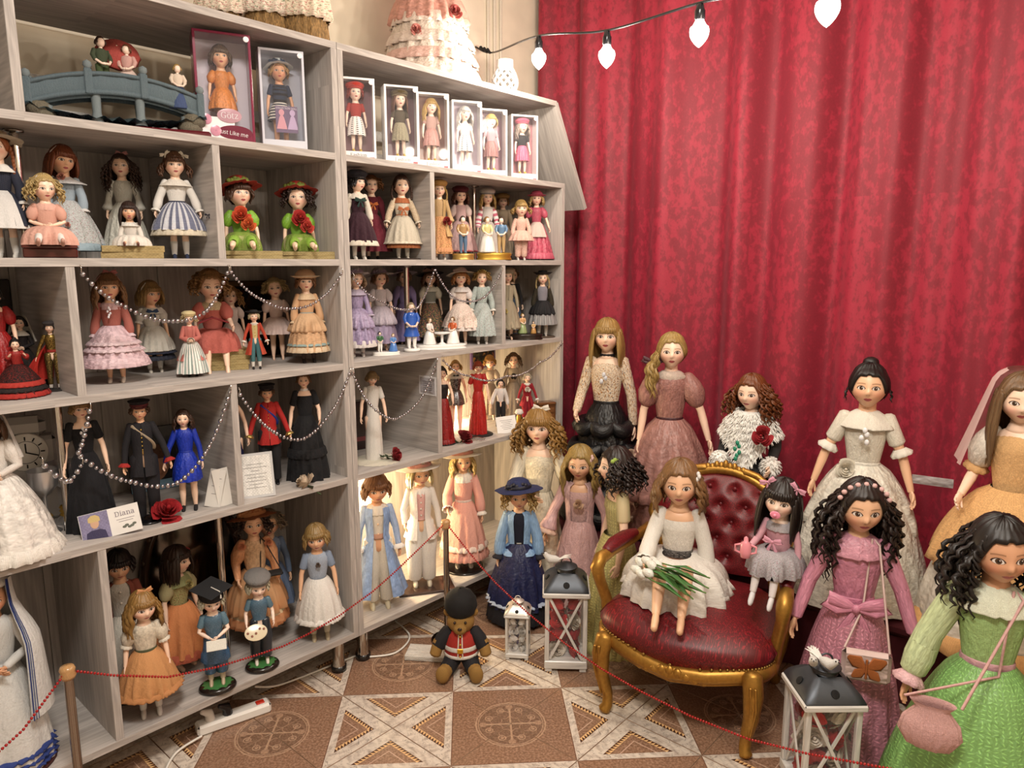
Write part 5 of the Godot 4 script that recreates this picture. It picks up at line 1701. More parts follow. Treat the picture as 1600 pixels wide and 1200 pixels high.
func shelf_left_row4():
	var y := 0.825
	doll("bride_doll", "bride doll in a white satin train gown with long veil", Vector3(-2.42, y, -0.52), 0.43, 72, {"hr": 0.145, "arms": "hold", "hair": ["straight", "6a4a30", 1.3], "hat": [["veil", ["eeeae4", "tulle"]]], "top": ["efe9e2", "satin", "lace", 3.0], "sleeve": [["eae2da", "satin", "lace", 2.0], "puff_long"], "skirt": [["eee9e2", "satin"], 0.0, 0.33, 9.0, 0.08], "ex": [["gem", ["e8e6ea", "gloss"], Vector3(0, 0.6, 0.1), 5], ["hem", ["e9e3da", "satin", "lace", 4.0], 0.0, 0.33, 0.09]]})
	var t := thing("mantel_clock", "grey and white ornate mantel clock with a round dial", "clock", Vector3(-2.68, y, -0.66), 75)
	obj("case", bx(Vector3(0, 0.14, 0), Vector3(0.17, 0.28, 0.07), 0.012), mat("b9b6b2", "gloss"), t)
	obj("pediment", bx(Vector3(0, 0.31, 0), Vector3(0.12, 0.07, 0.06), 0.02), mat("c4c1bb", "gloss"), t)
	var mb := MB.new()
	mb.lathe([Vector2(0.001, 0.006), Vector2(0.058, 0.006), Vector2(0.062, 0.0), Vector2(0.06, -0.006)], 30)
	var dl := obj("dial", mb, mat("e9e6df", "gloss"), t)
	dl.position = Vector3(0, 0.235, 0.037)
	dl.rotation_degrees.x = 90
	mb = MB.new()
	for k in 12:
		var a := TAU * k / 12.0
		mb.box(Vector3(0.045 * sin(a), 0.008, 0.045 * cos(a)), Vector3(0.004, 0.001, 0.012), 0, Basis(Vector3.UP, a))
	mb.box(Vector3(0, 0.008, -0.014), Vector3(0.004, 0.001, 0.03), 0)
	mb.box(Vector3(0.016, 0.008, 0.006), Vector3(0.004, 0.001, 0.036), 0, Basis(Vector3.UP, 1.2))
	obj("numerals", mb, mat("1f1d1c"), dl)
	mb = MB.new()
	mb.lathe([Vector2(0.034, 0.004), Vector2(0.036, 0.008), Vector2(0.038, 0.004)], 26)
	obj("dial_ring", mb, mat("55565c", "metal"), dl)
	# glass candle holders in front of the clock
	for k in 2:
		t = thing("glass_holder", "stemmed clear glass candle holder standing before the mantel clock", "candle holder", Vector3(-2.52 - 0.06 * k, y, -0.655 - 0.07 * k), 0, "glass candle holders")
		mb = MB.new()
		mb.lathe([Vector2(0.042, 0.2), Vector2(0.04, 0.15), Vector2(0.02, 0.125), Vector2(0.006, 0.115), Vector2(0.006, 0.03), Vector2(0.03, 0.008), Vector2(0.04, 0.0)], 24)
		obj("bowl", mb, mat("d8d8da", "metal"), t)
		mb = MB.new()
		for j in 3:
			mb.lathe([Vector2(0.014, 0.02 + j * 0.012), Vector2(0.018, 0.026 + j * 0.012), Vector2(0.014, 0.032 + j * 0.012)], 16)
		obj("gilt_rings", mb, mat("c9a24a", "gold"), t)
	doll("lady_doll", "short-haired lady doll in an off-shoulder black velvet gown by the clock", Vector3(-2.46, y, -0.76), 0.42, 75, {"hr": 0.135, "low": 1.0, "look": [10, 0, 0], "hair": ["short_bangs", "b08a58", 0.6], "top": ["0d0d12", "velvet"], "sleeve": [["0d0d12", "velvet"], "short"], "skirt": [["0d0d13", "velvet"], 0.0, 0.17, 7.0, 0.1], "ex": [["gem", ["dcdce2", "gloss"], Vector3(0, 0.79, 0.07), 3]]})
	t = doll("soldier_doll", "soldier doll in black dress uniform with red cuffs and peaked cap", Vector3(-2.385, y, -0.905), 0.395, 68, {"hr": 0.135, "skin": 1, "arms": ["wide", "down"], "hair": ["short", "5a3c26", 0.4], "hat": [["officer", "16131a", "5a1a1e"]], "top": ["15131a"], "sleeve": [["15131a"], "long", "a82420"], "trousers": [["15131a"], 1.15], "ex": [["belt", ["c9a25a", "gold"]], ["sash", ["c6b49a"]], ["buttons", ["d2ac50", "gold"], 6], ["coat", "17141b", 0.4, 0.105, 0.06], ["stand", ["131214", "gloss"], 0.12]], "shoe": ["121114", "gloss"]})
	doll("lady_doll", "brunette lady doll in a knee-length royal blue wrap dress", Vector3(-2.395, y, -1.045), 0.345, 62, {"hr": 0.15, "skin": 0, "hair": ["wavy", "4a2f20", 1.4], "arms": ["down", "wide"], "top": ["1736b4", "satin"], "sleeve": [["1736b4", "satin"], "long"], "skirt": [["1637b8", "satin"], 0.31, 0.135, 7.0, 0.08], "ex": [["belt", ["1431a4", "satin"]]], "shoe": "17151a"})
	t = thing("magazine", "dark glossy picture book standing behind the soldier and the blue dress", "book", Vector3(-2.70, y, -1.06), 82)
	obj("cover", bx(Vector3(0, 0.12, 0), Vector3(0.17, 0.24, 0.012), 0.002), mat("1c1d24", "gloss"), t)
	mb = MB.new()
	mb.ball(Vector3(0, 0.1, 0.007), Vector3(0.05, 0.065, 0.001), 18, 10)
	obj("portrait_print", mb, mat("b88468"), t)
	mb = MB.new()
	mb.lathe([Vector2(0.052, 0.13), Vector2(0.06, 0.17), Vector2(0.01, 0.185)], 18, 0.02, Vector3(0, -0.01, 0.008))
	obj("hair_print", mb, mat("5c3a26"), t)
	obj("lower_print", bx(Vector3(0, 0.02, 0.0065), Vector3(0.168, 0.036, 0.001), 0), mat("7f9fb4", "gloss"), t)
	t = card("white card with a blonde lady's portrait beside the black velvet gown", Vector3(-2.325, y, -0.775), Vector2(0.165, 0.085), Vector3(-18, 66, 8), "e9e6e2", 0)
	obj("photo_panel", bx(Vector3(-0.042, 0.0425, 0.0012), Vector3(0.078, 0.083, 0.0006), 0), mat("8c86a8"), t)
	mb = MB.new()
	mb.ball(Vector3(-0.042, 0.052, 0.0016), Vector3(0.012, 0.016, 0.0005), 14, 8)
	obj("portrait_print", mb, mat("dcb294"), t)
	mb = MB.new()
	mb.lathe([Vector2(0.006, 0.077), Vector2(0.016, 0.07), Vector2(0.017, 0.058), Vector2(0.012, 0.056)], 14, 0.02, Vector3(-0.042, 0, 0.0018))
	obj("hair_print", mb, mat("d9bf85"), t)
	mb = MB.new()
	mb.lathe([Vector2(0.012, 0.032), Vector2(0.026, 0.026), Vector2(0.03, 0.002), Vector2(0.001, 0.001)], 14, 0.02, Vector3(-0.042, 0, 0.0017))
	obj("dress_print", mb, mat("3f3a5c"), t)
	words(t, "Diana", 0.02, mat("8a7f8c"), Vector3(0.042, 0.062, 0.0014), Vector3.ZERO, "Droid Serif")
	mb = MB.new()
	for k in 2:
		mb.box(Vector3(0.042, 0.045 - 0.007 * k, 0.0012), Vector3(0.05 - 0.01 * k, 0.0016, 0.0004), 0)
	obj("print", mb, mat("a09aa0"), t)
	mb = MB.new()
	for k in 5:
		mb.ball(Vector3(0.035 + 0.007 * k, 0.02 + 0.004 * sin(k * 2.0), 0.0012), Vector3(0.006, 0.004, 0.0006), 8, 5)
	obj("leaf_print", mb, mat("6f7468"), t)
	rose("large red fabric rose lying at the black-uniformed soldier's feet", Vector3(-2.335, y + 0.036, -0.945), 0.042, "a3121c", Vector3(25, 30, -35), 3)
	card("narrow white leaflet leaning by the divider near the blue dress", Vector3(-2.36, y, -1.105), Vector2(0.055, 0.13), Vector3(-14, 40, -8), "dedad4", 3)
	card("folded white card with a small picture leaning on the divider", Vector3(-2.34, y, -1.150), Vector2(0.06, 0.13), Vector3(-10, 85, 4), "dcd7d0", 0)
	# second bay
	doll("lady_doll", "blonde lady doll in a slim navy gown behind the certificate", Vector3(-2.50, y, -1.265), 0.385, 60, {"hr": 0.135, "low": 0.8, "hair": ["short", "b8935c", 0.6], "top": ["1b2352", "satin"], "skirt": [["1b2352", "satin"], 0.0, 0.11, 6.0, 0.06]})
	t = card("certificate with grey border propped before the navy gown doll", Vector3(-2.335, y, -1.262), Vector2(0.125, 0.16), Vector3(-16, 58, 3), "c9c9ca", 0)
	obj("inner_sheet", bx(Vector3(0, 0.08, 0.001), Vector3(0.108, 0.142, 0.001), 0), mat("f0eee9"), t)
	mb = MB.new()
	for k in 8:
		mb.box(Vector3(0, 0.12 - 0.012 * k, 0.0017), Vector3([0.06, 0.08, 0.03, 0.075, 0.06, 0.07, 0.045, 0.07][k], 0.0018, 0.0004), 0)
	obj("print", mb, mat("9a9794"), t)
	doll("soldier_doll", "soldier doll in red tunic with blue sash and black trousers", Vector3(-2.45, y, -1.385), 0.38, 64, {"hr": 0.135, "skin": 1, "arms": ["wide", "wide"], "hair": ["short", "6a4a30", 0.4], "hat": [["officer", "16151a", "24222a"]], "top": ["b4231f"], "sleeve": [["b4231f"], "long", ["b59a5c", "gold"]], "trousers": [["17161b"], 1.1], "ex": [["coat", "b4231f", 0.42, 0.11, 0.03], ["belt", "a01e1c"], ["sash", ["1f48b0", "satin"]], ["buttons", ["d2ac50", "gold"], 6]], "shoe": ["121114", "gloss"]})
	doll("lady_doll", "lady doll in a black velvet mermaid gown with bare shoulders and choker", Vector3(-2.42, y, -1.525), 0.415, 58, {"hr": 0.13, "low": 1.0, "arms": ["bent", "down"], "hair": ["bun", "8a6038", 0.4], "top": ["0c0c10", "velvet"], "sleeve": [["0c0c10", "velvet"], "short"], "skirt": [["0c0c10", "velvet"], 0.0, 0.19, 8.0, 0.12], "ex": [["choker", ["d8d4d0", "gloss"]], ["hem", ["0e0e12", "velvet"], 0.22, 0.14, 0.08], ["bow", ["0c0c10", "velvet"], 0.5, -0.02, 0.07, -0.1]]})
	rose("cream silk lily lying before the red-tunic soldier", Vector3(-2.325, y + 0.02, -1.445), 0.034, "e0cbb2", Vector3(40, 0, 20), 1)
	# crystal garlands
	var fx := SHELF_F + 0.006
	garland("crystal bead garland swagged across the bay with the black-uniformed soldier", [Vector3(fx, 1.238, -0.735), Vector3(fx - 0.03, 1.10, -0.70), Vector3(fx - 0.02, 0.985, -0.84), Vector3(fx, 0.955, -0.96), Vector3(fx, 1.03, -1.06), Vector3(fx, 1.235, -1.165)], 0.0075)
	garland("crystal bead garland swagged across the clock end of the shelf", [Vector3(fx, 1.10, -0.60), Vector3(fx, 1.03, -0.66), Vector3(fx, 1.08, -0.70)], 0.0075)
	garland("crystal bead garland in the bay with the red-tunic soldier", [Vector3(fx, 1.22, -1.195), Vector3(fx, 1.06, -1.32), Vector3(fx, 1.015, -1.43), Vector3(fx, 1.09, -1.55), Vector3(fx, 1.24, -1.65)], 0.0065)
	garland("crystal bead garland hung in the bay with the white column gown", [Vector3(fx, 1.24, -1.66), Vector3(fx, 1.10, -1.74), Vector3(fx, 1.02, -1.86), Vector3(fx, 1.08, -2.0), Vector3(fx, 1.235, -2.10)], 0.006)
	garland("crystal bead garland over the small dolls before the pale lit back of the bay", [Vector3(fx, 1.24, -2.135), Vector3(fx, 1.15, -2.3), Vector3(fx, 1.12, -2.55), Vector3(fx, 1.16, -2.8), Vector3(fx, 1.24, -2.98)], 0.0055)
	garland("crystal bead garland looped over the rose-jacket and reading dolls", [Vector3(fx, 1.63, -0.745), Vector3(fx, 1.53, -0.85), Vector3(fx, 1.475, -1.0), Vector3(fx, 1.50, -1.1), Vector3(fx, 1.63, -1.185)], 0.0065)
	garland("crystal bead garland from the reading doll to the peach bonnet doll", [Vector3(fx, 1.63, -1.19), Vector3(fx, 1.53, -1.3), Vector3(fx, 1.495, -1.42), Vector3(fx, 1.53, -1.54), Vector3(fx, 1.62, -1.63)], 0.0055)
	garland("crystal bead garland zigzagging across the bay of lilac dolls", [Vector3(fx, 1.60, -1.68), Vector3(fx, 1.50, -1.82), Vector3(fx, 1.47, -2.0), Vector3(fx, 1.63, -2.10), Vector3(fx, 1.50, -2.22), Vector3(fx, 1.50, -2.4), Vector3(fx, 1.62, -2.52)], 0.005)

func shelf_left_row5():
	var y := 0.17
	var t := doll("nun_figure", "nun figure in a white sari with blue striped borders", Vector3(-2.42, y, -0.47), 0.58, 78, {"cat": "figurine", "hr": 0.15, "skin": 3, "arms": "hold", "hair": null, "top": ["dcdbd8"], "sleeve": [["dcdbd8"], "long"], "skirt": [["e0dfdc"], 0.02, 0.19, 7.0, 0.08], "ex": [["hem", "2a3f86", 0.10, 0.185, 0.02], ["hem", "2a3f86", 0.065, 0.188, 0.015], ["hem", "2a3f86", 0.035, 0.19, 0.012], ["stand", "4a1f1c", 0.2]]})
	var mb := MB.new()
	var rows := []
	for i in 12:
		var e := i / 11.0
		var r := PackedVector3Array()
		for j in 31:
			var a := lerpf(0.75 - 0.25 * e, TAU - 0.75 + 0.25 * e, j / 30.0)
			var rad := 0.088 + 0.075 * smoothstep(0.12, 0.5, e) + 0.05 * e
			r.append(Vector3(rad * sin(a), 1.02 - 0.06 * cos(a) * 0 - e * 0.72, rad * cos(a) * 0.95))
		rows.append(r)
	mb.grid(rows, false)
	mb.ball(Vector3(0, 1.0, -0.01), Vector3(0.09, 0.035, 0.088), 16, 8)
	obj("veil", mb, mat("e3e2df"), t)
	for sg in [-1.0, 1.0]:
		for k in 3:
			mb = MB.new()
			var p := []
			for i in 12:
				var e := i / 11.0
				var a: float = sg * (0.78 - 0.25 * e + 0.06 * k + 0.02)
				var rad := 0.091 + 0.075 * smoothstep(0.12, 0.5, e) + 0.05 * e
				p.append(Vector3(rad * sin(a), 1.02 - e * 0.72, rad * cos(a) * 0.95))
			mb.tube(p, [0.007 if k == 0 else 0.004], 6, 0.4, Vector3(0, 0, 1))
			obj("blue_stripe", mb, mat("243a84"), t)
	doll("porcelain_doll", "dark-haired doll in a cream dress with a long rust coat", Vector3(-2.56, y, -0.86), 0.52, 66, {"hr": 0.18, "skin": 1, "look": [10, 10, 0], "hair": ["short_bangs", "1f1513", 0.7], "top": ["ded8cc"], "sleeve": [["8e4a3a"], "long"], "skirt": [["ddd7ca"], 0.2, 0.15, 8.0, 0.08], "ex": [["coat", "8f4b3a", 0.12, 0.2, 0.7], ["buttons", ["e8dccb", "gloss"], 3], ["stand", "1b1716", 0.18]], "shoe": "d8d2c8"})
	oval_frame("oval_mirror", "large oval mirror in a carved dark wood frame on the bottom shelf", Vector3(-2.735, y, -1.19), 90, 0.19, 0.285, mat("6d6a66", "chrome"))
	doll("porcelain_doll", "brunette doll in a green and peach dress with flowers, seen in profile", Vector3(-2.57, y, -1.055), 0.47, 105, {"hr": 0.2, "skin": 0, "look": [20, 0, 0], "hair": ["straight_bangs", "3c271c", 1.5], "hat": [["clip", "a83a3a"]], "top": ["b4b07c", "cotton", "floral", 2.0], "sleeve": [["c2b98c"], "puff"], "skirt": [["dd8e58", "cotton"], 0.16, 0.2, 9.0, 0.12], "ex": [["collar", "a8ac78", 1.2], ["hem", "b45a40", 0.13, 0.2, 0.06], ["flower", "c8b878", Vector3(0.03, 0.7, 0.1), 0.03]]})
	doll("porcelain_doll", "blonde doll with orange bow in a cream blouse and orange skirt", Vector3(-2.37, y, -0.855), 0.43, 70, {"hr": 0.21, "skin": 0, "look": [18, 4, 0], "hair": ["wavy_bangs", "b98c4c", 1.9], "hat": [["bow", "d89a68"]], "top": ["e6dac6", "satin"], "sleeve": [["e6dac6", "satin"], "puff", "e9dfce"], "skirt": [["cf9560"], 0.22, 0.22, 9.0, 0.11], "ex": [["belt", "5d5f42"], ["hem", "c78b58", 0.22, 0.225, 0.03]], "sock": "f2eee8", "shoe": "ece8e2"})
	for q in [[Vector3(-2.34, y, -1.07), "graduate boy figurine in blue with mortarboard and open scroll", ["mortarboard", "1a1b1e", "efece4"], 0.375, "hold"], [Vector3(-2.345, y, -1.245), "boy painter figurine in a blue smock and grey cap holding a palette", ["beret", "7d7a78", "8a8784"], 0.365, "bent"]]:
		t = doll("boy_figurine", q[1], q[0] + Vector3(0, 0.022, 0), q[3] - 0.022, 64, {"cat": "figurine", "hr": 0.22, "skin": 2, "look": [10, 12, 0], "arms": q[4], "hair": ["short", "d8cdb0", 0.6], "hat": [q[2]], "top": ["5f8098", "gloss", "fur", 1.0], "sleeve": [["6f92a6", "gloss", "fur", 1.0], "short"], "trousers": [["4d6f92", "gloss", "fur", 1.0] if q[4] == "hold" else ["2c3138", "gloss"], 1.5, 0.25 if q[4] == "hold" else 0.8], "sock": "cfc2a8", "shoe": ["b5a48c" if q[4] == "hold" else "d8d0c4", "gloss"]})
		if q[4] == "hold":
			mb = MB.new()
			mb.lathe([Vector2(0.09, 0.42), Vector2(0.13, 0.34), Vector2(0.14, 0.26), Vector2(0.12, 0.25)], 30, 0.8, Vector3.ZERO, 0.06, 8.0, 0.0)
			obj("shorts", mb, mat("4d739c", "gloss", "fur", 1.0), t)
			obj("scroll", bx(Vector3(0.02, 0.5, 0.2), Vector3(0.18, 0.008, 0.12), 0.003, Basis(Vector3.RIGHT, 0.5)), mat("e8e4d8"), t)
			mb = MB.new()
			mb.ball(Vector3(0, 0.58, -0.14), Vector3(0.11, 0.13, 0.07), 12, 8)
			obj("backpack", mb, mat("8fa0a4", "gloss"), t)
		else:
			mb = MB.new()
			mb.lathe([Vector2(0.002, 0.01), Vector2(0.11, 0.01), Vector2(0.115, 0.0), Vector2(0.11, -0.008), Vector2(0.002, -0.008)], 24, 0.75)
			var pal := obj("palette", mb, mat("d6c9ac", "gloss"), t)
			pal.position = Vector3(-0.05, 0.45, 0.2)
			pal.rotation_degrees.x = 55
			mb = MB.new()
			for k in 5:
				mb.ball(Vector3(-0.08 + 0.04 * k, 0.013, 0.035 * sin(k * 1.4)), Vector3(0.014, 0.006, 0.014), 7, 5)
			obj("paint_dab", mb, mat("8a5a4c", "gloss"), pal)
		mb = MB.new()
		mb.lathe([Vector2(0.001, -0.002), Vector2(0.14, -0.004), Vector2(0.17, -0.018), Vector2(0.18, -0.04), Vector2(0.17, -0.06), Vector2(0.001, -0.06)], 30, 0.85)
		obj("base", mb, mat("1f1815", "gloss"), t)
		mb = MB.new()
		mb.lathe([Vector2(0.001, 0.008), Vector2(0.1, 0.006), Vector2(0.145, -0.006)], 24, 0.85, Vector3.ZERO, 0.08, 7.0, 0.0)
		obj("painted_grass", mb, mat("4c8a4e", "gloss", "fur", 2.0), t)
	doll("porcelain_doll", "curly brunette doll in a peach tiered tulle dress and hat holding a book", Vector3(-2.53, y, -1.34), 0.545, 68, {"hr": 0.18, "skin": 1, "arms": ["down", "bent"], "hair": ["ringlet", "3f2a1e", 0.9], "hat": [["floppy", ["b06a40", "cotton"], ["c88858"]]], "top": ["d9b088", "satin"], "sleeve": [["dc9c70", "satin"], "puff_long"], "skirt": [["dfc7a0", "satin"], 0.18, 0.19, 9.0, 0.1], "ex": [["over", ["d8a070", "tulle"], 0.28, 0.21, 10.0, 0.14], ["hem", ["cf8454", "tulle"], 0.28, 0.21, 0.05], ["hem", ["cf8454", "tulle"], 0.18, 0.2, 0.06], ["choker", "5a3a28"], ["flower", "d98a62", Vector3(0.09, 0.76, 0.06), 0.025], ["flower", "d98a62", Vector3(-0.09, 0.76, 0.06), 0.025], ["bag", "1e1917", Vector3(0.1, 0.56, 0.14), Vector3(0.13, 0.02, 0.09)]], "sock": "b0685a", "shoe": "a04a3c"})
	doll("porcelain_doll", "grey-curled doll in a blue smock standing behind two front dolls", Vector3(-2.62, y, -1.455), 0.49, 64, {"hr": 0.2, "skin": 1, "hair": ["ringlet", "a8927a", 0.5], "top": ["6d7f9c"], "sleeve": [["6d7f9c"], "long"], "skirt": [["6a7b98"], 0.2, 0.18, 9.0, 0.1], "ex": [["collar", "8a98b0", 0.9]]})
	doll("porcelain_doll", "short blonde doll in pale blue top and white lace skirt", Vector3(-2.37, y, -1.515), 0.475, 60, {"hr": 0.2, "skin": 1, "look": [-5, 6, 5], "hair": ["short_bangs", "b59258", 0.9], "arms": "down", "top": ["aab6c8", "cotton", "lace", 2.0], "sleeve": [["8f9fb8"], "short"], "skirt": [["ece8e2", "cotton", "lace", 3.0], 0.22, 0.19, 9.0, 0.08], "ex": [["flower", "6a5a50", Vector3(0, 0.68, 0.09), 0.018], ["hem", ["efebe5", "cotton", "lace", 4.0], 0.2, 0.192, 0.04]], "sock": "d9cfb8", "shoe": "cfc2a4"})

func base_group(called: String, label: String, at: Vector3, turn: float, figs: Array, w: float, d: float, h: float, basem: Material) -> Node3D:
	var t := thing(called, label, "figurine", at, turn)
	var mb := MB.new()
	mb.lathe([Vector2(0.001, h), Vector2(0.94, h), Vector2(1.0, h * 0.75), Vector2(0.93, h * 0.45), Vector2(1.0, h * 0.1), Vector2(1.0, 0), Vector2(0.001, 0)], 36)
	var b := obj("base", mb, basem, t)
	b.scale = Vector3(w / 2, 1, d / 2)
	for f in figs:
		little_figure(t, f[0] + Vector3(0, h, 0), f[1], f[2], f[3], f[4], f[5], f[6], "gloss")
	return t

func shelf_right_row2():
	var y := 1.668
	doll("porcelain_doll", "black-haired doll in dark plum velvet with lace collar and hem", Vector3(-2.41, y, -1.80), 0.365, 72, {"hr": 0.2, "look": [25, 0, 0], "hair": ["short_bangs", "17110f", 0.8], "hat": [["beret", ["17131a", "velvet"]]], "top": ["2c0f1c", "velvet"], "sleeve": [["e6dccd", "cotton", "lace", 2.0], "full"], "skirt": [["2e0f1d", "velvet"], 0.2, 0.21, 9.0, 0.12], "ex": [["collar", ["e9dfcf", "cotton", "lace", 3.0], 1.2], ["hem", ["e6dccb", "cotton", "lace", 5.0], 0.16, 0.215, 0.06], ["bow", "1c3a34", 0.68, 0.11, 0.07]], "sock": "eee6da", "shoe": "efe8dc"})
	doll("porcelain_doll", "auburn doll in a long wine red velvet dress behind the plum one", Vector3(-2.52, y, -1.955), 0.365, 62, {"hr": 0.2, "hair": ["ringlet", "8c5a2c", 0.5], "top": ["5c1524", "velvet"], "sleeve": [["5c1524", "velvet"], "puff_long"], "skirt": [["5e1626", "velvet"], 0.1, 0.22, 9.0, 0.12], "ex": [["bow", "b8632c", 0.66, 0.11, 0.06]], "shoe": "1d1716"})
	doll("porcelain_doll", "doll with looped dark braids in a beige dress with rust ribbons", Vector3(-2.42, y, -2.035), 0.345, 60, {"hr": 0.22, "skin": 0, "hair": ["braids", "4c2f20", 1.5], "arms": "wide", "top": ["e3d8c4"], "sleeve": [["dccfb8", "cotton", "floral", 2.0], "full", "e4d9c6"], "skirt": [["d5cbb8"], 0.2, 0.225, 10.0, 0.1], "ex": [["collar", "b4683e", 1.0], ["belt", "b8724a"], ["bow", "bb6c40", 0.6, 0.12, 0.07], ["hem", ["e2d6c2", "cotton", "lace", 4.0], 0.19, 0.225, 0.03], ["hem", ["a0623a", "cotton", "floral", 4.0], 0.14, 0.2, 0.06], ["stand", "3a2b22", 0.22]], "sock": "e9e2d6", "shoe": "e4d9c8"})
	doll("porcelain_doll", "doll in a gold and orange robe with turban by the divider", Vector3(-2.42, y, -2.25), 0.36, 55, {"hr": 0.18, "hair": ["braids", "c9a35c", 1.6], "hat": [["beret", "b58a4c", "a67a3c"]], "top": ["c9a678"], "sleeve": [["c8a878"], "bell"], "skirt": [["d0a070", "cotton", "floral", 2.0], 0.08, 0.16, 8.0, 0.1], "ex": [["coat", "c2a06c", 0.3, 0.17, 0.5], ["flower", "8a1f1a", Vector3(0.08, 0.5, 0.13), 0.05], ["hem", "cf9468", 0.1, 0.16, 0.06]], "shoe": "e8e0d4"})
	doll("porcelain_doll", "doll in a wine beret and long pale pink pinafore dress", Vector3(-2.53, y, -2.49), 0.345, 50, {"hr": 0.19, "look": [10, 4, 0], "hair": ["wavy", "6a3a20", 1.2], "hat": [["beret", "5a1724", "4a121d"]], "top": ["dcb8b8"], "sleeve": [["e6cfca"], "puff"], "skirt": [["d9b4b4"], 0.12, 0.23, 8.0, 0.08], "ex": [["hem", "b4525a", 0.12, 0.232, 0.02]]})
	base_group("musician_figurine", "porcelain flute player figurine in blue breeches on a gilt round base", Vector3(-2.35, y, -2.325), 60, [[Vector3(0, 0, 0), 0.165, 0, "a8865c", "56708c", "4a3a30", false]], 0.1, 0.08, 0.028, mat("c2a25c", "gold"))
	doll("porcelain_doll", "doll in a white cap with pink striped sleeves and long blonde waves", Vector3(-2.51, y, -2.655), 0.36, 52, {"hr": 0.19, "hair": ["wavy", "d2ab66", 1.8], "hat": [["mobcap", "c9c4c0", "8e8a8a"]], "top": ["ece6e2"], "sleeve": [["ffffff", "cotton", "pinkstripe", 2.0], "full"], "skirt": [["d8cfc8"], 0.1, 0.2, 9.0, 0.1], "ex": [["belt", "55525c"]]})
	doll("porcelain_doll", "doll in a tan cap half hidden behind the couple figurine", Vector3(-2.63, y, -2.90), 0.36, 48, {"hr": 0.18, "hair": ["short", "9a6a3a", 0.8], "hat": [["beret", "b48f58", "a58050"]], "top": ["c8b49a"], "sleeve": [["c8b49a"], "full"], "skirt": [["b8a48c"], 0.1, 0.18, 8.0, 0.1]})
	base_group("couple_figurine", "porcelain seated couple figurine in cream and blue on a gilt base", Vector3(-2.35, y, -2.53), 58, [[Vector3(-0.035, 0, 0), 0.165, 15, "c9c08a", "e8e4dc", "a87a44", true], [Vector3(0.035, 0, 0), 0.165, -15, "5f7d9c", "b09468", "4a3226", false]], 0.17, 0.08, 0.034, mat("b8923e", "gold"))
	doll("porcelain_doll", "small blonde curly doll in a pale pink speckled romper suit", Vector3(-2.37, y, -2.745), 0.285, 50, {"hr": 0.25, "hair": ["pigtails", "d3ac68", 0.9], "top": ["e9c6bc", "cotton", "floral", 3.0], "sleeve": [["e9c6bc", "cotton", "floral", 2.0], "full"], "skirt": [["e8c4ba", "cotton", "floral", 3.0], 0.33, 0.22, 9.0, 0.08], "trousers": [["e8c8be", "cotton", "floral", 2.0], 1.4, 0.8], "shoe": "efe9e4"})
	doll("porcelain_doll", "doll in a deep pink gown and frilled pink hat at the row's end", Vector3(-2.40, y, -2.90), 0.355, 42, {"hr": 0.18, "arms": "wide", "hair": ["wavy", "d8b678", 1.0], "hat": [["bonnet", "c4526c", ["c85a74", "cotton", "lace", 3.0]]], "top": ["cc5c72", "satin"], "sleeve": [["cc5c72", "satin"], "puff"], "skirt": [["c95a70", "satin"], 0.02, 0.24, 9.0, 0.12], "ex": [["apron", ["d9c2b8", "cotton", "lace", 2.0], 0.34, 0.2], ["hem", ["d0647a", "satin", "lace", 4.0], 0.02, 0.25, 0.09]]})

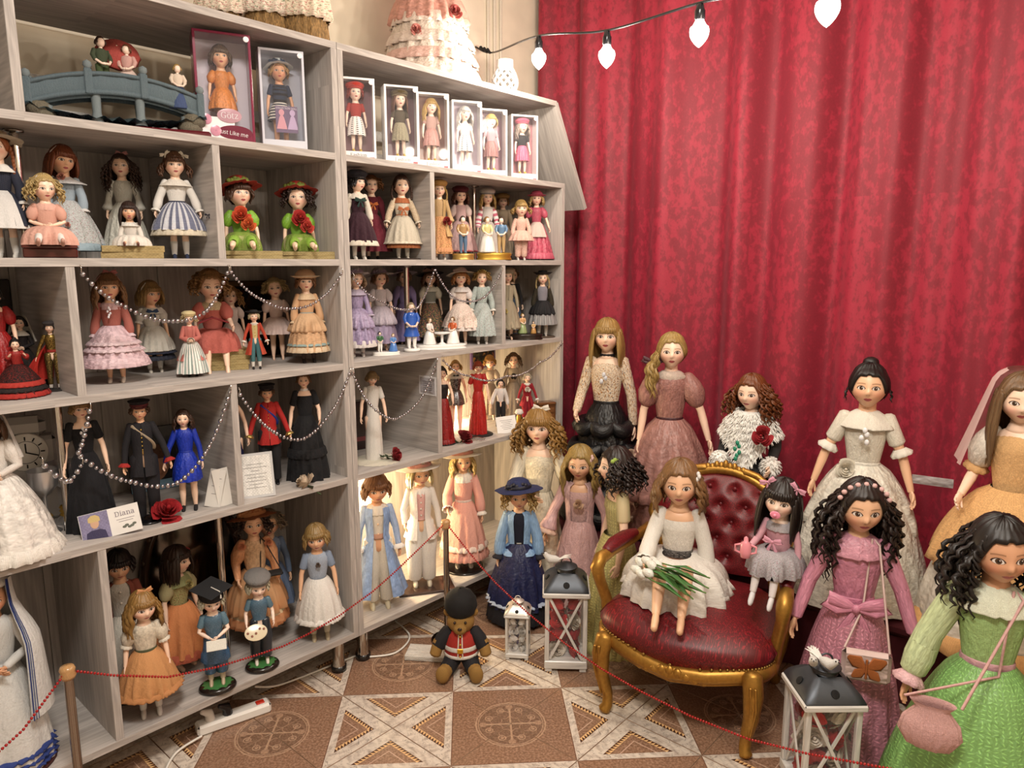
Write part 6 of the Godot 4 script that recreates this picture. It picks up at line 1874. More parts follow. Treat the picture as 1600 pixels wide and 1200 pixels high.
func shelf_right_row3():
	var y := 1.275
	var lil := ["a999bd", "satin"]
	doll("porcelain_doll", "doll in tiered lilac satin dress and floppy white hat", Vector3(-2.44, y, -1.80), 0.375, 60, {"hr": 0.18, "look": [25, 0, 0], "hair": ["wavy", "c3a684", 1.0], "hat": [["floppy", "dcd6d6", "b9a8c4"]], "top": lil, "sleeve": [lil, "bell", "c8bcd2"], "skirt": [lil, 0.16, 0.21, 9.0, 0.12], "ex": [["collar", ["c9bdd4", "cotton", "lace", 3.0]], ["over", ["b4a4c6", "satin"], 0.35, 0.2, 9.0, 0.14], ["hem", ["e2dbd8", "cotton", "lace", 5.0], 0.12, 0.205, 0.08]], "sock": "eae2dc", "shoe": "eee8e2"})
	doll("porcelain_doll", "doll in lilac and white lace with a broad grey flowered hat", Vector3(-2.54, y, -2.0), 0.37, 62, {"hr": 0.19, "look": [12, 4, 0], "hair": ["short", "8a5f3c", 0.8], "hat": [["brim", "b8aca4", "a08ea0"]], "top": ["cfc4c6", "cotton", "lace", 2.0], "sleeve": [["cfc4c6", "cotton", "lace", 2.0], "puff"], "skirt": [["b3a3c0"], 0.1, 0.2, 9.0, 0.12], "ex": [["over", ["c8bcc8", "cotton", "lace", 2.0], 0.34, 0.2, 9.0, 0.12]]})
	doll("porcelain_doll", "doll in plain violet tucked behind the chrome tube", Vector3(-2.66, y, -2.24), 0.35, 58, {"hr": 0.18, "hair": ["short", "8c6748", 0.7], "hat": [["brim", "a8949c", "8f7d92"]], "top": ["8f80b0"], "sleeve": [["8f80b0"], "puff_long"], "skirt": [["8a7cab"], 0.05, 0.2, 9.0, 0.12]})
	doll("porcelain_doll", "doll in a black hat and dark flowered skirt behind the porcelain group", Vector3(-2.59, y, -2.34), 0.365, 55, {"hr": 0.19, "hair": ["wavy_bangs", "6f4526", 1.2], "hat": [["brim", "221d1e", "b98a7c"]], "top": ["8a8a80"], "sleeve": [["cfc6b4"], "puff"], "skirt": [["ffffff", "cotton", "darkfloral", 2.0], 0.1, 0.2, 9.0, 0.12], "ex": [["belt", "d6d8d8"], ["collar", ["cfc8b8", "cotton", "lace", 3.0]]]})
	var t := thing("porcelain_gentleman", "glossy porcelain gentleman figure in a bright blue coat", "figurine", Vector3(-2.40, y, -2.055), 62)
	little_figure(t, Vector3(0, 0.012, 0), 0.2, 0, "2f5cb4", "eceae6", "c8b48c", false)
	var mb := MB.new()
	mb.lathe([Vector2(0.001, 0.014), Vector2(0.034, 0.014), Vector2(0.036, 0.0), Vector2(0.001, 0.0)], 24)
	obj("base", mb, mat("eceae6", "gloss"), t)
	mb = MB.new()
	mb.lathe([Vector2(0.018, 0.155), Vector2(0.026, 0.14), Vector2(0.021, 0.11), Vector2(0.036, 0.07), Vector2(0.034, 0.066)], 20, 0.8)
	obj("coat_tails", mb, mat("2f5cb4", "gloss"), t)
	t = base_group("porcelain_group", "white glazed porcelain group of figures at a table on a scrolled base", Vector3(-2.39, y, -2.215), 60, [[Vector3(-0.05, 0, 0), 0.12, 40, "e6e2dc", "efedea", "b08a5c", true], [Vector3(0.06, 0, -0.01), 0.12, -40, "c8653c", "efedea", "a07a50", true]], 0.24, 0.1, 0.02, mat("eeece8", "gloss"))
	mb = MB.new()
	mb.lathe([Vector2(0.001, 0.075), Vector2(0.036, 0.075), Vector2(0.034, 0.068), Vector2(0.006, 0.062), Vector2(0.006, 0.03), Vector2(0.02, 0.02)], 20, 1.0, Vector3(0.005, 0, 0.01))
	obj("table", mb, mat("efedea", "gloss"), t)
	base_group("carriage_figurine", "tiny porcelain couple figurine with a green hat and blue skirt on white base", Vector3(-2.39, y, -1.905), 66, [[Vector3(-0.025, 0, 0), 0.085, 0, "3f6a46", "efece6", "2a2220", false], [Vector3(0.03, 0, 0.005), 0.075, 0, "5f8cc8", "4d7cc0", "c8a86a", true]], 0.12, 0.06, 0.014, mat("efece6", "gloss"))
	doll("porcelain_doll", "doll in white and pink flowered dress with a cream straw hat", Vector3(-2.44, y, -2.395), 0.365, 52, {"hr": 0.19, "hair": ["wavy_bangs", "b8783c", 0.9], "hat": [["brim", "ddd0bc", "e2c4bc"]], "arms": "down", "top": ["efe6e2", "cotton", "floral", 3.0], "sleeve": [["efe6e2"], "puff"], "skirt": [["f0e6e2", "cotton", "floral", 3.0], 0.24, 0.24, 9.0, 0.12], "ex": [["collar", ["f0e8e4", "cotton", "lace", 3.0], 1.3], ["hem", ["ece2dc", "cotton", "lace", 4.0], 0.2, 0.22, 0.06]], "shoe": "ead9cc"})
	doll("porcelain_doll", "small curly doll in pale blue flowered dress beside the divider", Vector3(-2.38, y, -2.475), 0.345, 48, {"hr": 0.18, "hair": ["ringlet", "b58a4a", 0.5], "hat": [["flowers", "d8c878"]], "top": ["b4c8cc", "cotton", "floral", 2.0], "sleeve": [["b4c8cc", "cotton", "floral", 2.0], "full", "e6e2da"], "skirt": [["b8cad0", "cotton", "floral", 3.0], 0.12, 0.19, 9.0, 0.1], "sock": "eeeae4", "shoe": "efebe5"})
	doll("porcelain_doll", "doll in a beige coat and cap in the narrow end bay", Vector3(-2.42, y, -2.70), 0.365, 50, {"hr": 0.18, "hair": ["straight", "b8a27c", 0.9], "hat": [["beret", "b0a690", "a0967f"]], "top": ["a89c84"], "sleeve": [["a89c84"], "long"], "skirt": [["a39780"], 0.16, 0.19, 8.0, 0.1], "ex": [["coat", "a89c84", 0.18, 0.2, 0.15], ["flower", "c8b46a", Vector3(-0.05, 0.42, 0.16), 0.03]]})
	doll("porcelain_doll", "boy doll with cropped hair in a black jacket behind the beige coat", Vector3(-2.53, y, -2.86), 0.35, 55, {"hr": 0.18, "hair": ["short", "8c6a48", 0.3], "top": ["232125"], "sleeve": [["232125"], "long"], "skirt": [["4a5a70"], 0.1, 0.16, 8.0, 0.1], "ex": [["buttons", "e8e2d8", 2]]})
	doll("porcelain_doll", "doll in patterned brown shawl at the very back of the end bay", Vector3(-2.62, y, -2.94), 0.335, 50, {"hr": 0.18, "hair": ["short", "6a4a30", 0.8], "top": ["6d5c40", "cotton", "darkfloral", 2.0], "sleeve": [["6d5c40"], "full"], "skirt": [["4d463c"], 0.1, 0.17, 8.0, 0.1]})
	doll("porcelain_doll", "blonde braided doll in black hat, black apron and grey dotted skirt", Vector3(-2.37, y, -2.915), 0.335, 42, {"hr": 0.18, "hair": ["braids", "d8bd84", 2.0], "hat": [["tricorn", "1e1c20"], ["band", "b9b6bc"]], "top": ["8f8d98"], "sleeve": [["5d6048", "cotton", "darkfloral", 2.0], "full"], "skirt": [["9a9a9c", "cotton", "dots", 4.0], 0.2, 0.22, 9.0, 0.1], "ex": [["over", "17161a", 0.36, 0.2, 9.0, 0.1], ["stand", "5a4a3c", 0.2]], "sock": "e8e4de", "shoe": "ddd6cc"})
	base_group("village_figurine", "small resin scene of children on a dark oval wooden base", Vector3(-2.36, y, -2.775), 52, [[Vector3(-0.02, 0, 0), 0.1, 20, "c8a074", "8a9a6c", "c9a15c", true], [Vector3(0.035, 0, 0.01), 0.06, -20, "c9a878", "b0844c", "8a6a44", true]], 0.17, 0.1, 0.03, mat("241b17", "gloss"))

func shelf_right_row4():
	var y := 0.825
	var t := thing("doily", "round cream crocheted doily under the doll in the white column gown", "doily", Vector3(-2.42, y + 0.001, -1.86))
	var mb := MB.new()
	mb.lathe([Vector2(0.001, 0.002), Vector2(0.08, 0.002), Vector2(0.1, 0.0015), Vector2(0.105, 0.0)], 72, 1.0, Vector3.ZERO, 0.05, 24.0, 0.0)
	obj("cloth", mb, mat("e6dfcc", "cotton", "lace", 4.0), t)
	t = thing("presentation_box", "dark brown lidded box standing behind the white column gown", "box", Vector3(-2.64, y, -1.90), 80)
	obj("body", bx(Vector3(0, 0.11, 0), Vector3(0.13, 0.22, 0.05), 0.003), mat("2a1c1c", "gloss"), t)
	obj("trim", bx(Vector3(0, 0.05, 0.0255), Vector3(0.132, 0.02, 0.002), 0.0005), mat("6a2c30", "gloss"), t)
	doll("lady_doll", "short-haired lady doll in a white beaded column gown and bolero", Vector3(-2.44, y + 0.003, -1.865), 0.375, 60, {"hr": 0.135, "look": [8, 12, 0], "hair": ["short_bangs", "b89a6c", 0.5], "top": ["e9e4dc", "cotton", "lace", 3.0], "sleeve": [["e9e4dc", "cotton", "lace", 2.0], "short"], "skirt": [["ebe6de", "cotton", "lace", 4.0], 0.0, 0.1, 6.0, 0.04], "ex": [["collar", "ece7df", 0.8]]})
	rose("single red rose with leaves lying on the doily by the white gown", Vector3(-2.34, y + 0.026, -1.905), 0.028, "8f1620", Vector3(60, 40, -70), 4)
	t = card("small framed plaque fixed to the divider beside the white column gown", Vector3(-2.36, y + 0.255, -2.105), Vector2(0.11, 0.085), Vector3(0, 0, 0), "e4e2e4", 0)
	obj("inner_sheet", bx(Vector3(0, 0.0425, 0.0012), Vector3(0.094, 0.069, 0.001), 0), mat("b9b4b8"), t)
	mb = MB.new()
	for k in 5:
		mb.box(Vector3(0, 0.06 - 0.009 * k, 0.002), Vector3(0.06 - 0.008 * (k % 2), 0.002, 0.0004), 0)
	obj("print", mb, mat("77727a"), t)
	# second bay
	globe_lamp("small warm globe lamp at the back of the bay with the scarlet gown", Vector3(-2.71, y, -2.56), 0.03, 0.16)
	doll("lady_doll", "dark-haired lady doll in a black and deep red gown beside the divider", Vector3(-2.42, y, -2.25), 0.355, 50, {"hr": 0.13, "low": 1.0, "arms": "bent", "hair": ["bun", "2a1a14", 0.6], "top": ["1a1214", "satin"], "skirt": [["94181a", "satin"], 0.0, 0.14, 7.0, 0.12], "ex": [["hem", ["8a1416", "satin"], 0.01, 0.15, 0.06], ["stand", "1b1616", 0.17]]})
	doll("lady_doll", "lady doll in a short silver sequin dress with a tulle shoulder cape", Vector3(-2.53, y, -2.44), 0.36, 52, {"hr": 0.14, "hair": ["wavy", "c2954e", 0.8], "arms": ["down", "bent"], "top": ["b9b9c0", "metal", "sequin", 2.0], "skirt": [["c0c0c6", "metal", "sequin", 3.0], 0.4, 0.12, 7.0, 0.04], "ex": [["collar", ["d8d2cc", "tulle"], 1.6], ["bow", "1c1a1c", 0.8, 0.07, 0.04]], "shoe": "d8d4ce"})
	doll("lady_doll", "red-haired lady doll in a slit scarlet gown", Vector3(-2.42, y, -2.485), 0.36, 50, {"hr": 0.13, "arms": ["down", "bent"], "hair": ["short_bangs", "b4401e", 0.8], "top": ["b51f1c", "satin"], "sleeve": [["b51f1c", "satin"], "short"], "skirt": [["b6201c", "satin"], 0.02, 0.12, 5.0, 0.14], "ex": [["stand", "1b1515", 0.2]]})
	doll("porcelain_doll", "doll with a golden bob in a white blouse near the small picture", Vector3(-2.62, y, -2.78), 0.345, 48, {"hr": 0.18, "hair": ["short_bangs", "c08a3c", 0.8], "top": ["c9bba8"], "sleeve": [["c9bba8"], "puff"], "skirt": [["9c8c7a"], 0.1, 0.17, 8.0, 0.1]})
	t = thing("small_picture", "small landscape picture in a violet frame on the bay's back", "picture", Vector3(-2.765, y + 0.26, -2.88), 90)
	obj("frame", bx(Vector3(0, 0.06, 0), Vector3(0.2, 0.13, 0.012), 0.003), mat("6d5a86", "gloss"), t)
	obj("print", bx(Vector3(0, 0.06, 0.0065), Vector3(0.17, 0.1, 0.001), 0), mat("a08878", "cotton", "darkfloral", 1.0), t)
	doll("boy_figure", "small man figure in a white shirt and black trousers", Vector3(-2.42, y, -2.645), 0.255, 50, {"cat": "figurine", "hr": 0.15, "arms": ["down", "wide"], "hair": ["straight", "14100f", 0.8], "top": ["e8e6e4"], "sleeve": [["e8e6e4"], "full"], "trousers": [["19181c"], 1.1], "shoe": "121113"})
	doll("porcelain_doll", "curly brunette doll in cream lace behind the red-coated gentleman", Vector3(-2.54, y, -2.88), 0.355, 44, {"hr": 0.18, "hair": ["ringlet", "6a4a2c", 1.3], "top": ["a89a86", "cotton", "lace", 3.0], "sleeve": [["a89a86"], "full"], "skirt": [["9c8f7e", "cotton", "lace", 3.0], 0.05, 0.18, 8.0, 0.1], "ex": [["flower", "2a2424", Vector3(0, 0.66, 0.1), 0.04]]})
	doll("gentleman_figure", "gentleman figure in crimson coat and breeches with white lace jabot", Vector3(-2.40, y, -2.83), 0.265, 46, {"cat": "figurine", "hr": 0.16, "arms": "wide", "hair": ["short", "c9bda6", 0.7], "top": ["8d1624", "velvet"], "sleeve": [["8d1624", "velvet"], "long", "efeae4"], "trousers": [["8b1523", "velvet"], 1.2, 0.5], "ex": [["coat", ["8d1624", "velvet"], 0.36, 0.15, 0.5], ["collar", ["efeae2", "cotton", "lace", 3.0], 0.75], ["flower", "efe9e0", Vector3(0, 0.7, 0.08), 0.05]], "sock": "ece7df", "shoe": "171314"})
	t = thing("lantern_ornament", "tiny brass lantern ornament with a white cap on dark base", "ornament", Vector3(-2.36, y, -2.72))
	mb = MB.new()
	mb.lathe([Vector2(0.001, 0.012), Vector2(0.024, 0.012), Vector2(0.026, 0.0), Vector2(0.001, 0.0)], 20)
	obj("base", mb, mat("241a16", "gloss"), t)
	mb = MB.new()
	mb.lathe([Vector2(0.006, 0.075), Vector2(0.013, 0.06), Vector2(0.014, 0.03), Vector2(0.009, 0.012)], 16)
	obj("lamp_body", mb, mat("b98a3c", "gold"), t)
	mb = MB.new()
	mb.lathe([Vector2(0.001, 0.1), Vector2(0.016, 0.096), Vector2(0.022, 0.08), Vector2(0.018, 0.074)], 16, 1.0, Vector3.ZERO, 0.1, 6.0, 0.0)
	obj("cap", mb, mat("e9e4de"), t)
	rose("large dark red rose lying before the silver sequin doll", Vector3(-2.345, y + 0.032, -2.32), 0.036, "7d0f1a", Vector3(30, 60, -30), 2)
	t = thing("silver_comb", "silver filigree hair comb lying beside the dark red rose", "comb", Vector3(-2.33, y + 0.003, -2.385), 35)
	mb = MB.new()
	for k in 9:
		mb.tube([Vector3(-0.03 + 0.0075 * k, 0.004, -0.006), Vector3(-0.03 + 0.0075 * k, 0.003, 0.02)], [0.0016], 5)
	mb.tube([Vector3(-0.036, 0.005, -0.008), Vector3(0, 0.009, -0.014), Vector3(0.036, 0.005, -0.008)], [0.004, 0.006, 0.004], 7)
	obj("comb", mb, mat("c9c8cc", "chrome"), t)
	card("white lettered card propped before the small man in white shirt", Vector3(-2.33, y, -2.60), Vector2(0.1, 0.085), Vector3(-22, 50, 6), "efedea", 6)
	t = thing("wooden_casket", "small brown wooden casket at the end of the shelf", "box", Vector3(-2.365, y, -2.935), 60)
	obj("body", bx(Vector3(0, 0.045, 0), Vector3(0.1, 0.09, 0.06), 0.003), mat("6a4326", "gloss", "wood", 4.0), t)
	obj("lid", bx(Vector3(0, 0.098, 0), Vector3(0.106, 0.016, 0.066), 0.005), mat("744a2a", "gloss", "wood", 4.0), t)
	for k in 2:
		obj("panel", bx(Vector3(0, 0.03 + 0.035 * k, 0.031), Vector3(0.08, 0.024, 0.003), 0.001), mat("7d5230", "gloss", "wood", 4.0), t)

func globe_lamp(label: String, at: Vector3, r: float, energy: float):
	var t := thing("globe_lamp", label, "lamp", at)
	var mb := MB.new()
	mb.ball(Vector3(0, r + 0.02, 0), Vector3.ONE * r, 20, 14)
	var gm := StandardMaterial3D.new()
	gm.albedo_color = Color("fff3dc")
	gm.emission_enabled = true
	gm.emission = Color(1.0, 0.9, 0.72)
	gm.emission_energy_multiplier = 4.0
	obj("globe", mb, gm, t)
	mb = MB.new()
	mb.lathe([Vector2(0.001, 0.024), Vector2(r * 0.6, 0.022), Vector2(r * 0.7, 0.0), Vector2(0.001, 0.0)], 20)
	obj("base", mb, mat("d8d2c8", "gloss"), t)
	var l := OmniLight3D.new()
	l.light_color = Color(1.0, 0.88, 0.68)
	l.light_energy = energy
	l.light_size = r
	l.omni_range = 10.0
	l.omni_attenuation = 2.0
	l.shadow_enabled = true
	l.position = Vector3(0, r + 0.02, 0)
	t.add_child(l)

func shelf_right_bottom():
	var y := 0.17
	globe_lamp("glowing white globe lamp behind the dolls on the bottom shelf", Vector3(-2.70, y + 0.30, -1.93), 0.05, 0.55)
	var t := thing("lamp_riser", "white block raising the globe lamp at the back of the bottom shelf", "stand", Vector3(-2.70, y, -1.93))
	obj("block", bx(Vector3(0, 0.15, 0), Vector3(0.11, 0.3, 0.11), 0.004), mat("e6e2da"), t)
	doll("child_doll", "auburn doll in a long pale blue coat over ivory trousers", Vector3(-2.41, y, -1.845), 0.6, 58, {"hr": 0.19, "skin": 3, "look": [4, 10, 0], "arms": "down", "hair": ["short_bangs", "8c5a32", 0.9], "top": ["e2d9cc"], "sleeve": [["a9bfe2", "satin"], "long", "efe9e2"], "trousers": [["e0d8ca"], 1.4, 0.9], "ex": [["coat", ["8ea9d4", "satin"], 0.13, 0.2, 0.42], ["collar", ["e4dacb"], 0.95], ["buttons", ["d8b89c", "gloss"], 3], ["belt", "c99a84"]], "shoe": "d6cbb0"})
	doll("child_doll", "doll in a white and pink trouser suit with a wide pink-bowed hat", Vector3(-2.42, y + 0.012, -2.10), 0.595, 54, {"hr": 0.175, "skin": 1, "look": [12, 6, 0], "arms": ["down", "bent"], "hair": ["straight", "c8b27c", 1.1], "hat": [["brim", "ebe3d8", "e6a9a4"]], "top": ["e8b4ac"], "sleeve": [["ece4da"], "long"], "trousers": [["ece5dc"], 1.5], "ex": [["coat", "ede5dc", 0.4, 0.13, 0.35], ["collar", "f1ebe4", 0.8], ["buttons", "e6dcd2", 4]], "shoe": "d8d0bc"})
	t = thing("doll_plinth", "flat dark brown plinth under the doll in the white trouser suit", "plinth", Vector3(-2.40, y - 0.001, -2.10), 58)
	obj("board", bx(Vector3(0, 0.006, 0), Vector3(0.26, 0.012, 0.16), 0.003), mat("3a2a24", "gloss"), t)
	doll("child_doll", "doll in a long salmon pink dress and white pink-trimmed hat", Vector3(-2.42, y, -2.375), 0.6, 48, {"hr": 0.165, "skin": 1, "look": [5, 4, 0], "arms": ["down", "bent"], "hair": ["wavy", "d8b46c", 1.5], "hat": [["brim", "efe6d8", "e6a498"]], "top": ["e5a698"], "sleeve": [["e6a89a"], "full", "efe8de"], "skirt": [["e6a797"], 0.12, 0.19, 9.0, 0.1], "ex": [["collar", ["eee4d8"], 0.9], ["belt", ["ead0c4", "satin"]], ["hem", ["edd6c8", "cotton", "lace", 5.0], 0.2, 0.186, 0.04], ["hem", "e2a090", 0.12, 0.19, 0.05], ["stand", ["1c1817", "gloss"], 0.17]], "sock": "f0ece4", "shoe": "f0eee9"})

# ---------- the floor group ----------
func build_bench():
	var t := thing("velvet_bench", "long low bench draped in dark maroon velvet before the curtain", "bench", Vector3(-0.95, 0, -3.06))
	var m := tri(mat("4a0d18", "velvet"), 1.0)
	obj("cushion", bx(Vector3(0, 0.3, 0), Vector3(2.6, 0.08, 0.46), 0.03), m, t)
	obj("skirt_cloth", bx(Vector3(0, 0.13, -0.01), Vector3(2.56, 0.26, 0.42), 0.01), m, t)
	# front of the drape, gathered in folds
	var rows := []
	for i in 5:
		var r := PackedVector3Array()
		for j in 161:
			var x := lerpf(-1.29, 1.29, j / 160.0)
			r.append(Vector3(x, 0.27 - 0.265 * i / 4.0, 0.215 + 0.012 * sin(x * 60.0) * (0.4 + 0.6 * i / 4.0)))
		rows.append(r)
	var mb := MB.new()
	mb.grid(rows, false)
	obj("drape", mb, m, t)

func build_armchair():
	var t := thing("armchair", "carved gilt armchair upholstered in red brocade with a button-tufted back", "chair", Vector3(-1.177, 0, -2.378), 11.6)
	var gold := tri(mat("b98a3e", "gold", "crumple"), 8.0)
	gold.roughness = 0.42
	var red := mat("8c1420", "satin", "brocade", 3.0)
	var hw := 0.30
	var hd := 0.285
	var plan := func(a: float, k: float) -> Vector3:
		# rounded trapezoid, serpentine front
		var c := cos(a)
		var s := sin(a)
		var q := Vector3(signf(s) * pow(absf(s), 0.45) * hw, 0, signf(c) * pow(absf(c), 0.45) * hd)
		q.x *= 1.0 + 0.1 * q.z / hd
		if c > 0.3: q.z += 0.025 * cos(q.x / hw * PI)
		return q * k
	var mb := MB.new()
	var rows := []
	for q in [[0.02, 0.43], [0.3, 0.428], [0.6, 0.418], [0.85, 0.4], [0.97, 0.372], [1.03, 0.345], [1.0, 0.318], [0.97, 0.29], [0.95, 0.255], [0.02, 0.25]]:
		var r := PackedVector3Array()
		for j in 64:
			var p: Vector3 = plan.call(TAU * j / 64, q[0])
			p.y = q[1]
			r.append(p)
		rows.append(r)
	mb.grid(rows, true, 1.0, 1.0)
	for k in mb.v.size():
		mb.uv[k] = Vector2(mb.v[k].x, mb.v[k].z + mb.v[k].y) * 2.2
	obj("seat_cushion", mb, red, t)
	# nail heads round the seat
	mb = MB.new()
	for j in 90:
		var p: Vector3 = plan.call(TAU * j / 90, 1.0)
		p.y = 0.312 - 0.02 * maxf(0.0, cos(TAU * j / 90)) * (0.5 + 0.5 * cos(p.x / hw * PI))
		mb.ball(p, Vector3.ONE * 0.0062, 6, 4)
	obj("nail_heads", mb, mat("8a6a34", "gold"), t)
	# carved seat rail
	mb = MB.new()
	var p := []
	for j in 65:
		var q: Vector3 = plan.call(TAU * j / 64, 0.985)
		var fr := maxf(0.0, cos(TAU * j / 64))
		q.y = 0.288 - 0.028 * fr * (0.5 + 0.5 * cos(q.x / hw * PI))
		p.append(q)
	mb.tube(p, [0.02], 10, 1.3, Vector3(0, 0, 1))
	for j in 65:
		p[j].y -= 0.024
	mb.tube(p, [0.009], 8)
	obj("seat_rail", mb, gold, t)
	mb = MB.new()
	for k in 9:
		mb.ball(Vector3(0.028 * (k - 4), 0.262 + 0.012 * cos((k - 4) * 0.8), 0.315 - 0.0015 * (k - 4) * (k - 4)), Vector3(0.017, 0.018 - 0.001 * absf(k - 4), 0.012), 8, 6)
	obj("rail_carving", mb, gold, t)
	for sx in [-1.0, 1.0]:
		for sz in [-1.0, 1.0]:
			mb = MB.new()
			var f: float = sz * 0.25
			mb.tube([Vector3(sx * 0.262, 0.30, f * 1.02), Vector3(sx * 0.272, 0.24, f * 1.08), Vector3(sx * 0.268, 0.15, f * 1.06), Vector3(sx * 0.252, 0.07, f * 0.98), Vector3(sx * 0.25, 0.03, f * 1.0), Vector3(sx * 0.258, 0.012, f * 1.05)], [0.034, 0.034, 0.026, 0.02, 0.02, 0.023], 10)
			var lg := obj("leg", mb, gold, t)
			mb = MB.new()
			for k in [-1, 1]:
				mb.tube([Vector3(sx * 0.275 + 0.008 * k, 0.28, f * 1.08 + sz * 0.03), Vector3(sx * 0.28 + 0.008 * k, 0.2, f * 1.08 + sz * 0.026), Vector3(sx * 0.262 + 0.006 * k, 0.08, f + sz * 0.018)], [0.006, 0.005, 0.004], 6)
			obj("fluting", mb, gold, lg)
		# arm: gilt post, gilt arm and padded rest
		mb = MB.new()
		mb.tube([Vector3(sx * 0.30, 0.30, 0.13), Vector3(sx * 0.315, 0.38, 0.12), Vector3(sx * 0.33, 0.46, 0.15), Vector3(sx * 0.335, 0.52, 0.17), Vector3(sx * 0.335, 0.545, 0.14), Vector3(sx * 0.325, 0.545, 0.04), Vector3(sx * 0.305, 0.54, -0.12), Vector3(sx * 0.285, 0.55, -0.27)], [0.026, 0.022, 0.022, 0.027, 0.027, 0.021, 0.02, 0.022], 10)
		var ar := obj("arm", mb, gold, t)
		mb = MB.new()
		mb.tube([Vector3(sx * 0.328, 0.562, 0.09), Vector3(sx * 0.322, 0.572, 0.03), Vector3(sx * 0.312, 0.572, -0.06), Vector3(sx * 0.302, 0.565, -0.14)], [0.022, 0.031, 0.031, 0.02], 12, 0.75, Vector3(1, 0, 0))
		obj("arm_pad", mb, red, ar)
	# back: gilt frame with crest, tufted cushion inside
	var outl := func(e: float) -> Vector3:
		var a := lerpf(-2.35, 2.35, e)
		var y := 0.60 + 0.2 * cos(a) + (0.012 * cos(a * 3) if absf(a) < 1.6 else 0.0)
		return Vector3(0.285 * sin(a) * (1.0 if absf(a) < 1.57 else 0.96), y, -0.25 - (y - 0.4) * 0.28)
	p = []
	for j in 41:
		p.append(outl.call(j / 40.0))
	p.append(Vector3(0, 0.43, -0.26))
	p.append(p[0])
	mb = MB.new()
	mb.tube(p, [0.021], 10, 0.9, Vector3(0, 0, 1))
	obj("back_frame", mb, gold, t)
	for sx in [-1.0, 1.0]:
		mb = MB.new()
		mb.tube([Vector3(sx * 0.21, 0.5, -0.27), Vector3(sx * 0.235, 0.4, -0.255), Vector3(sx * 0.26, 0.29, -0.25)], [0.022, 0.022, 0.028], 10)
		obj("back_post", mb, gold, t)
	mb = MB.new()
	for k in 11:
		var e := (k - 5) / 5.0
		mb.ball(Vector3(0.018 * (k - 5), 0.822 - 0.016 * e * e + 0.006 * (k % 2), -0.365), Vector3(0.014, 0.028 - 0.014 * absf(e), 0.016), 8, 6)
	for sx in [-1.0, 1.0]:
		mb.tube([Vector3(sx * 0.08, 0.815, -0.36), Vector3(sx * 0.13, 0.808, -0.352), Vector3(sx * 0.19, 0.77, -0.345), Vector3(sx * 0.21, 0.745, -0.338)], [0.018, 0.014, 0.012, 0.006], 8)
	obj("crest_carving", mb, gold, t)
	mb = MB.new()
	rows = []
	var btn := []
	for i in 5:
		for j in (4 if i % 2 == 0 else 5):
			btn.append(Vector2((j - (1.5 if i % 2 == 0 else 2.0)) * 0.1, 0.49 + i * 0.065))
	for i in 41:
		var y := lerpf(0.795, 0.43, i / 40.0)
		var cy := clampf((y - 0.6) / 0.2, -0.72, 1.0)
		var wx := 0.28 * sqrt(maxf(0.0004, 1.0 - cy * cy))
		if y < 0.47: wx *= 1.0
		var r := PackedVector3Array()
		for j in 49:
			var x := lerpf(-wx, wx, j / 48.0)
			var ed := 1.0 - pow(absf(x) / maxf(wx, 0.001), 4.0)
			var ev := 1.0 - pow(absf((y - 0.6) / 0.2), 6.0)
			var dz := 0.05 * maxf(0.0, ed) * maxf(0.0, ev)
			for b in btn:
				dz -= 0.03 * exp(-((x - b.x) * (x - b.x) + (y - b.y) * (y - b.y)) / 0.00045) * maxf(0.0, ed)
			r.append(Vector3(x, y, -0.25 - (y - 0.4) * 0.28 + dz))
		rows.append(r)
	mb.grid(rows, false, 1.5, 1.5)
	obj("back_cushion", mb, red, t)
	var bk := []
	for r in rows:
		var q: PackedVector3Array = r.duplicate()
		for k in q.size():
			q[k].z = -0.262 - (q[k].y - 0.4) * 0.28
		q.reverse()
		bk.append(q)
	mb = MB.new()
	mb.grid(bk, false)
	obj("back_panel", mb, red, t)
	for b in btn:
		var cy2 := clampf((b.y - 0.6) / 0.2, -0.72, 1.0)
		if absf(b.x) > 0.26 * sqrt(maxf(0.0, 1.0 - cy2 * cy2)): continue
		mb = MB.new()
		mb.ball(Vector3(b.x, b.y, -0.25 - (b.y - 0.4) * 0.28 + 0.024), Vector3(0.009, 0.009, 0.006), 8, 6)
		obj("button", mb, red, t)

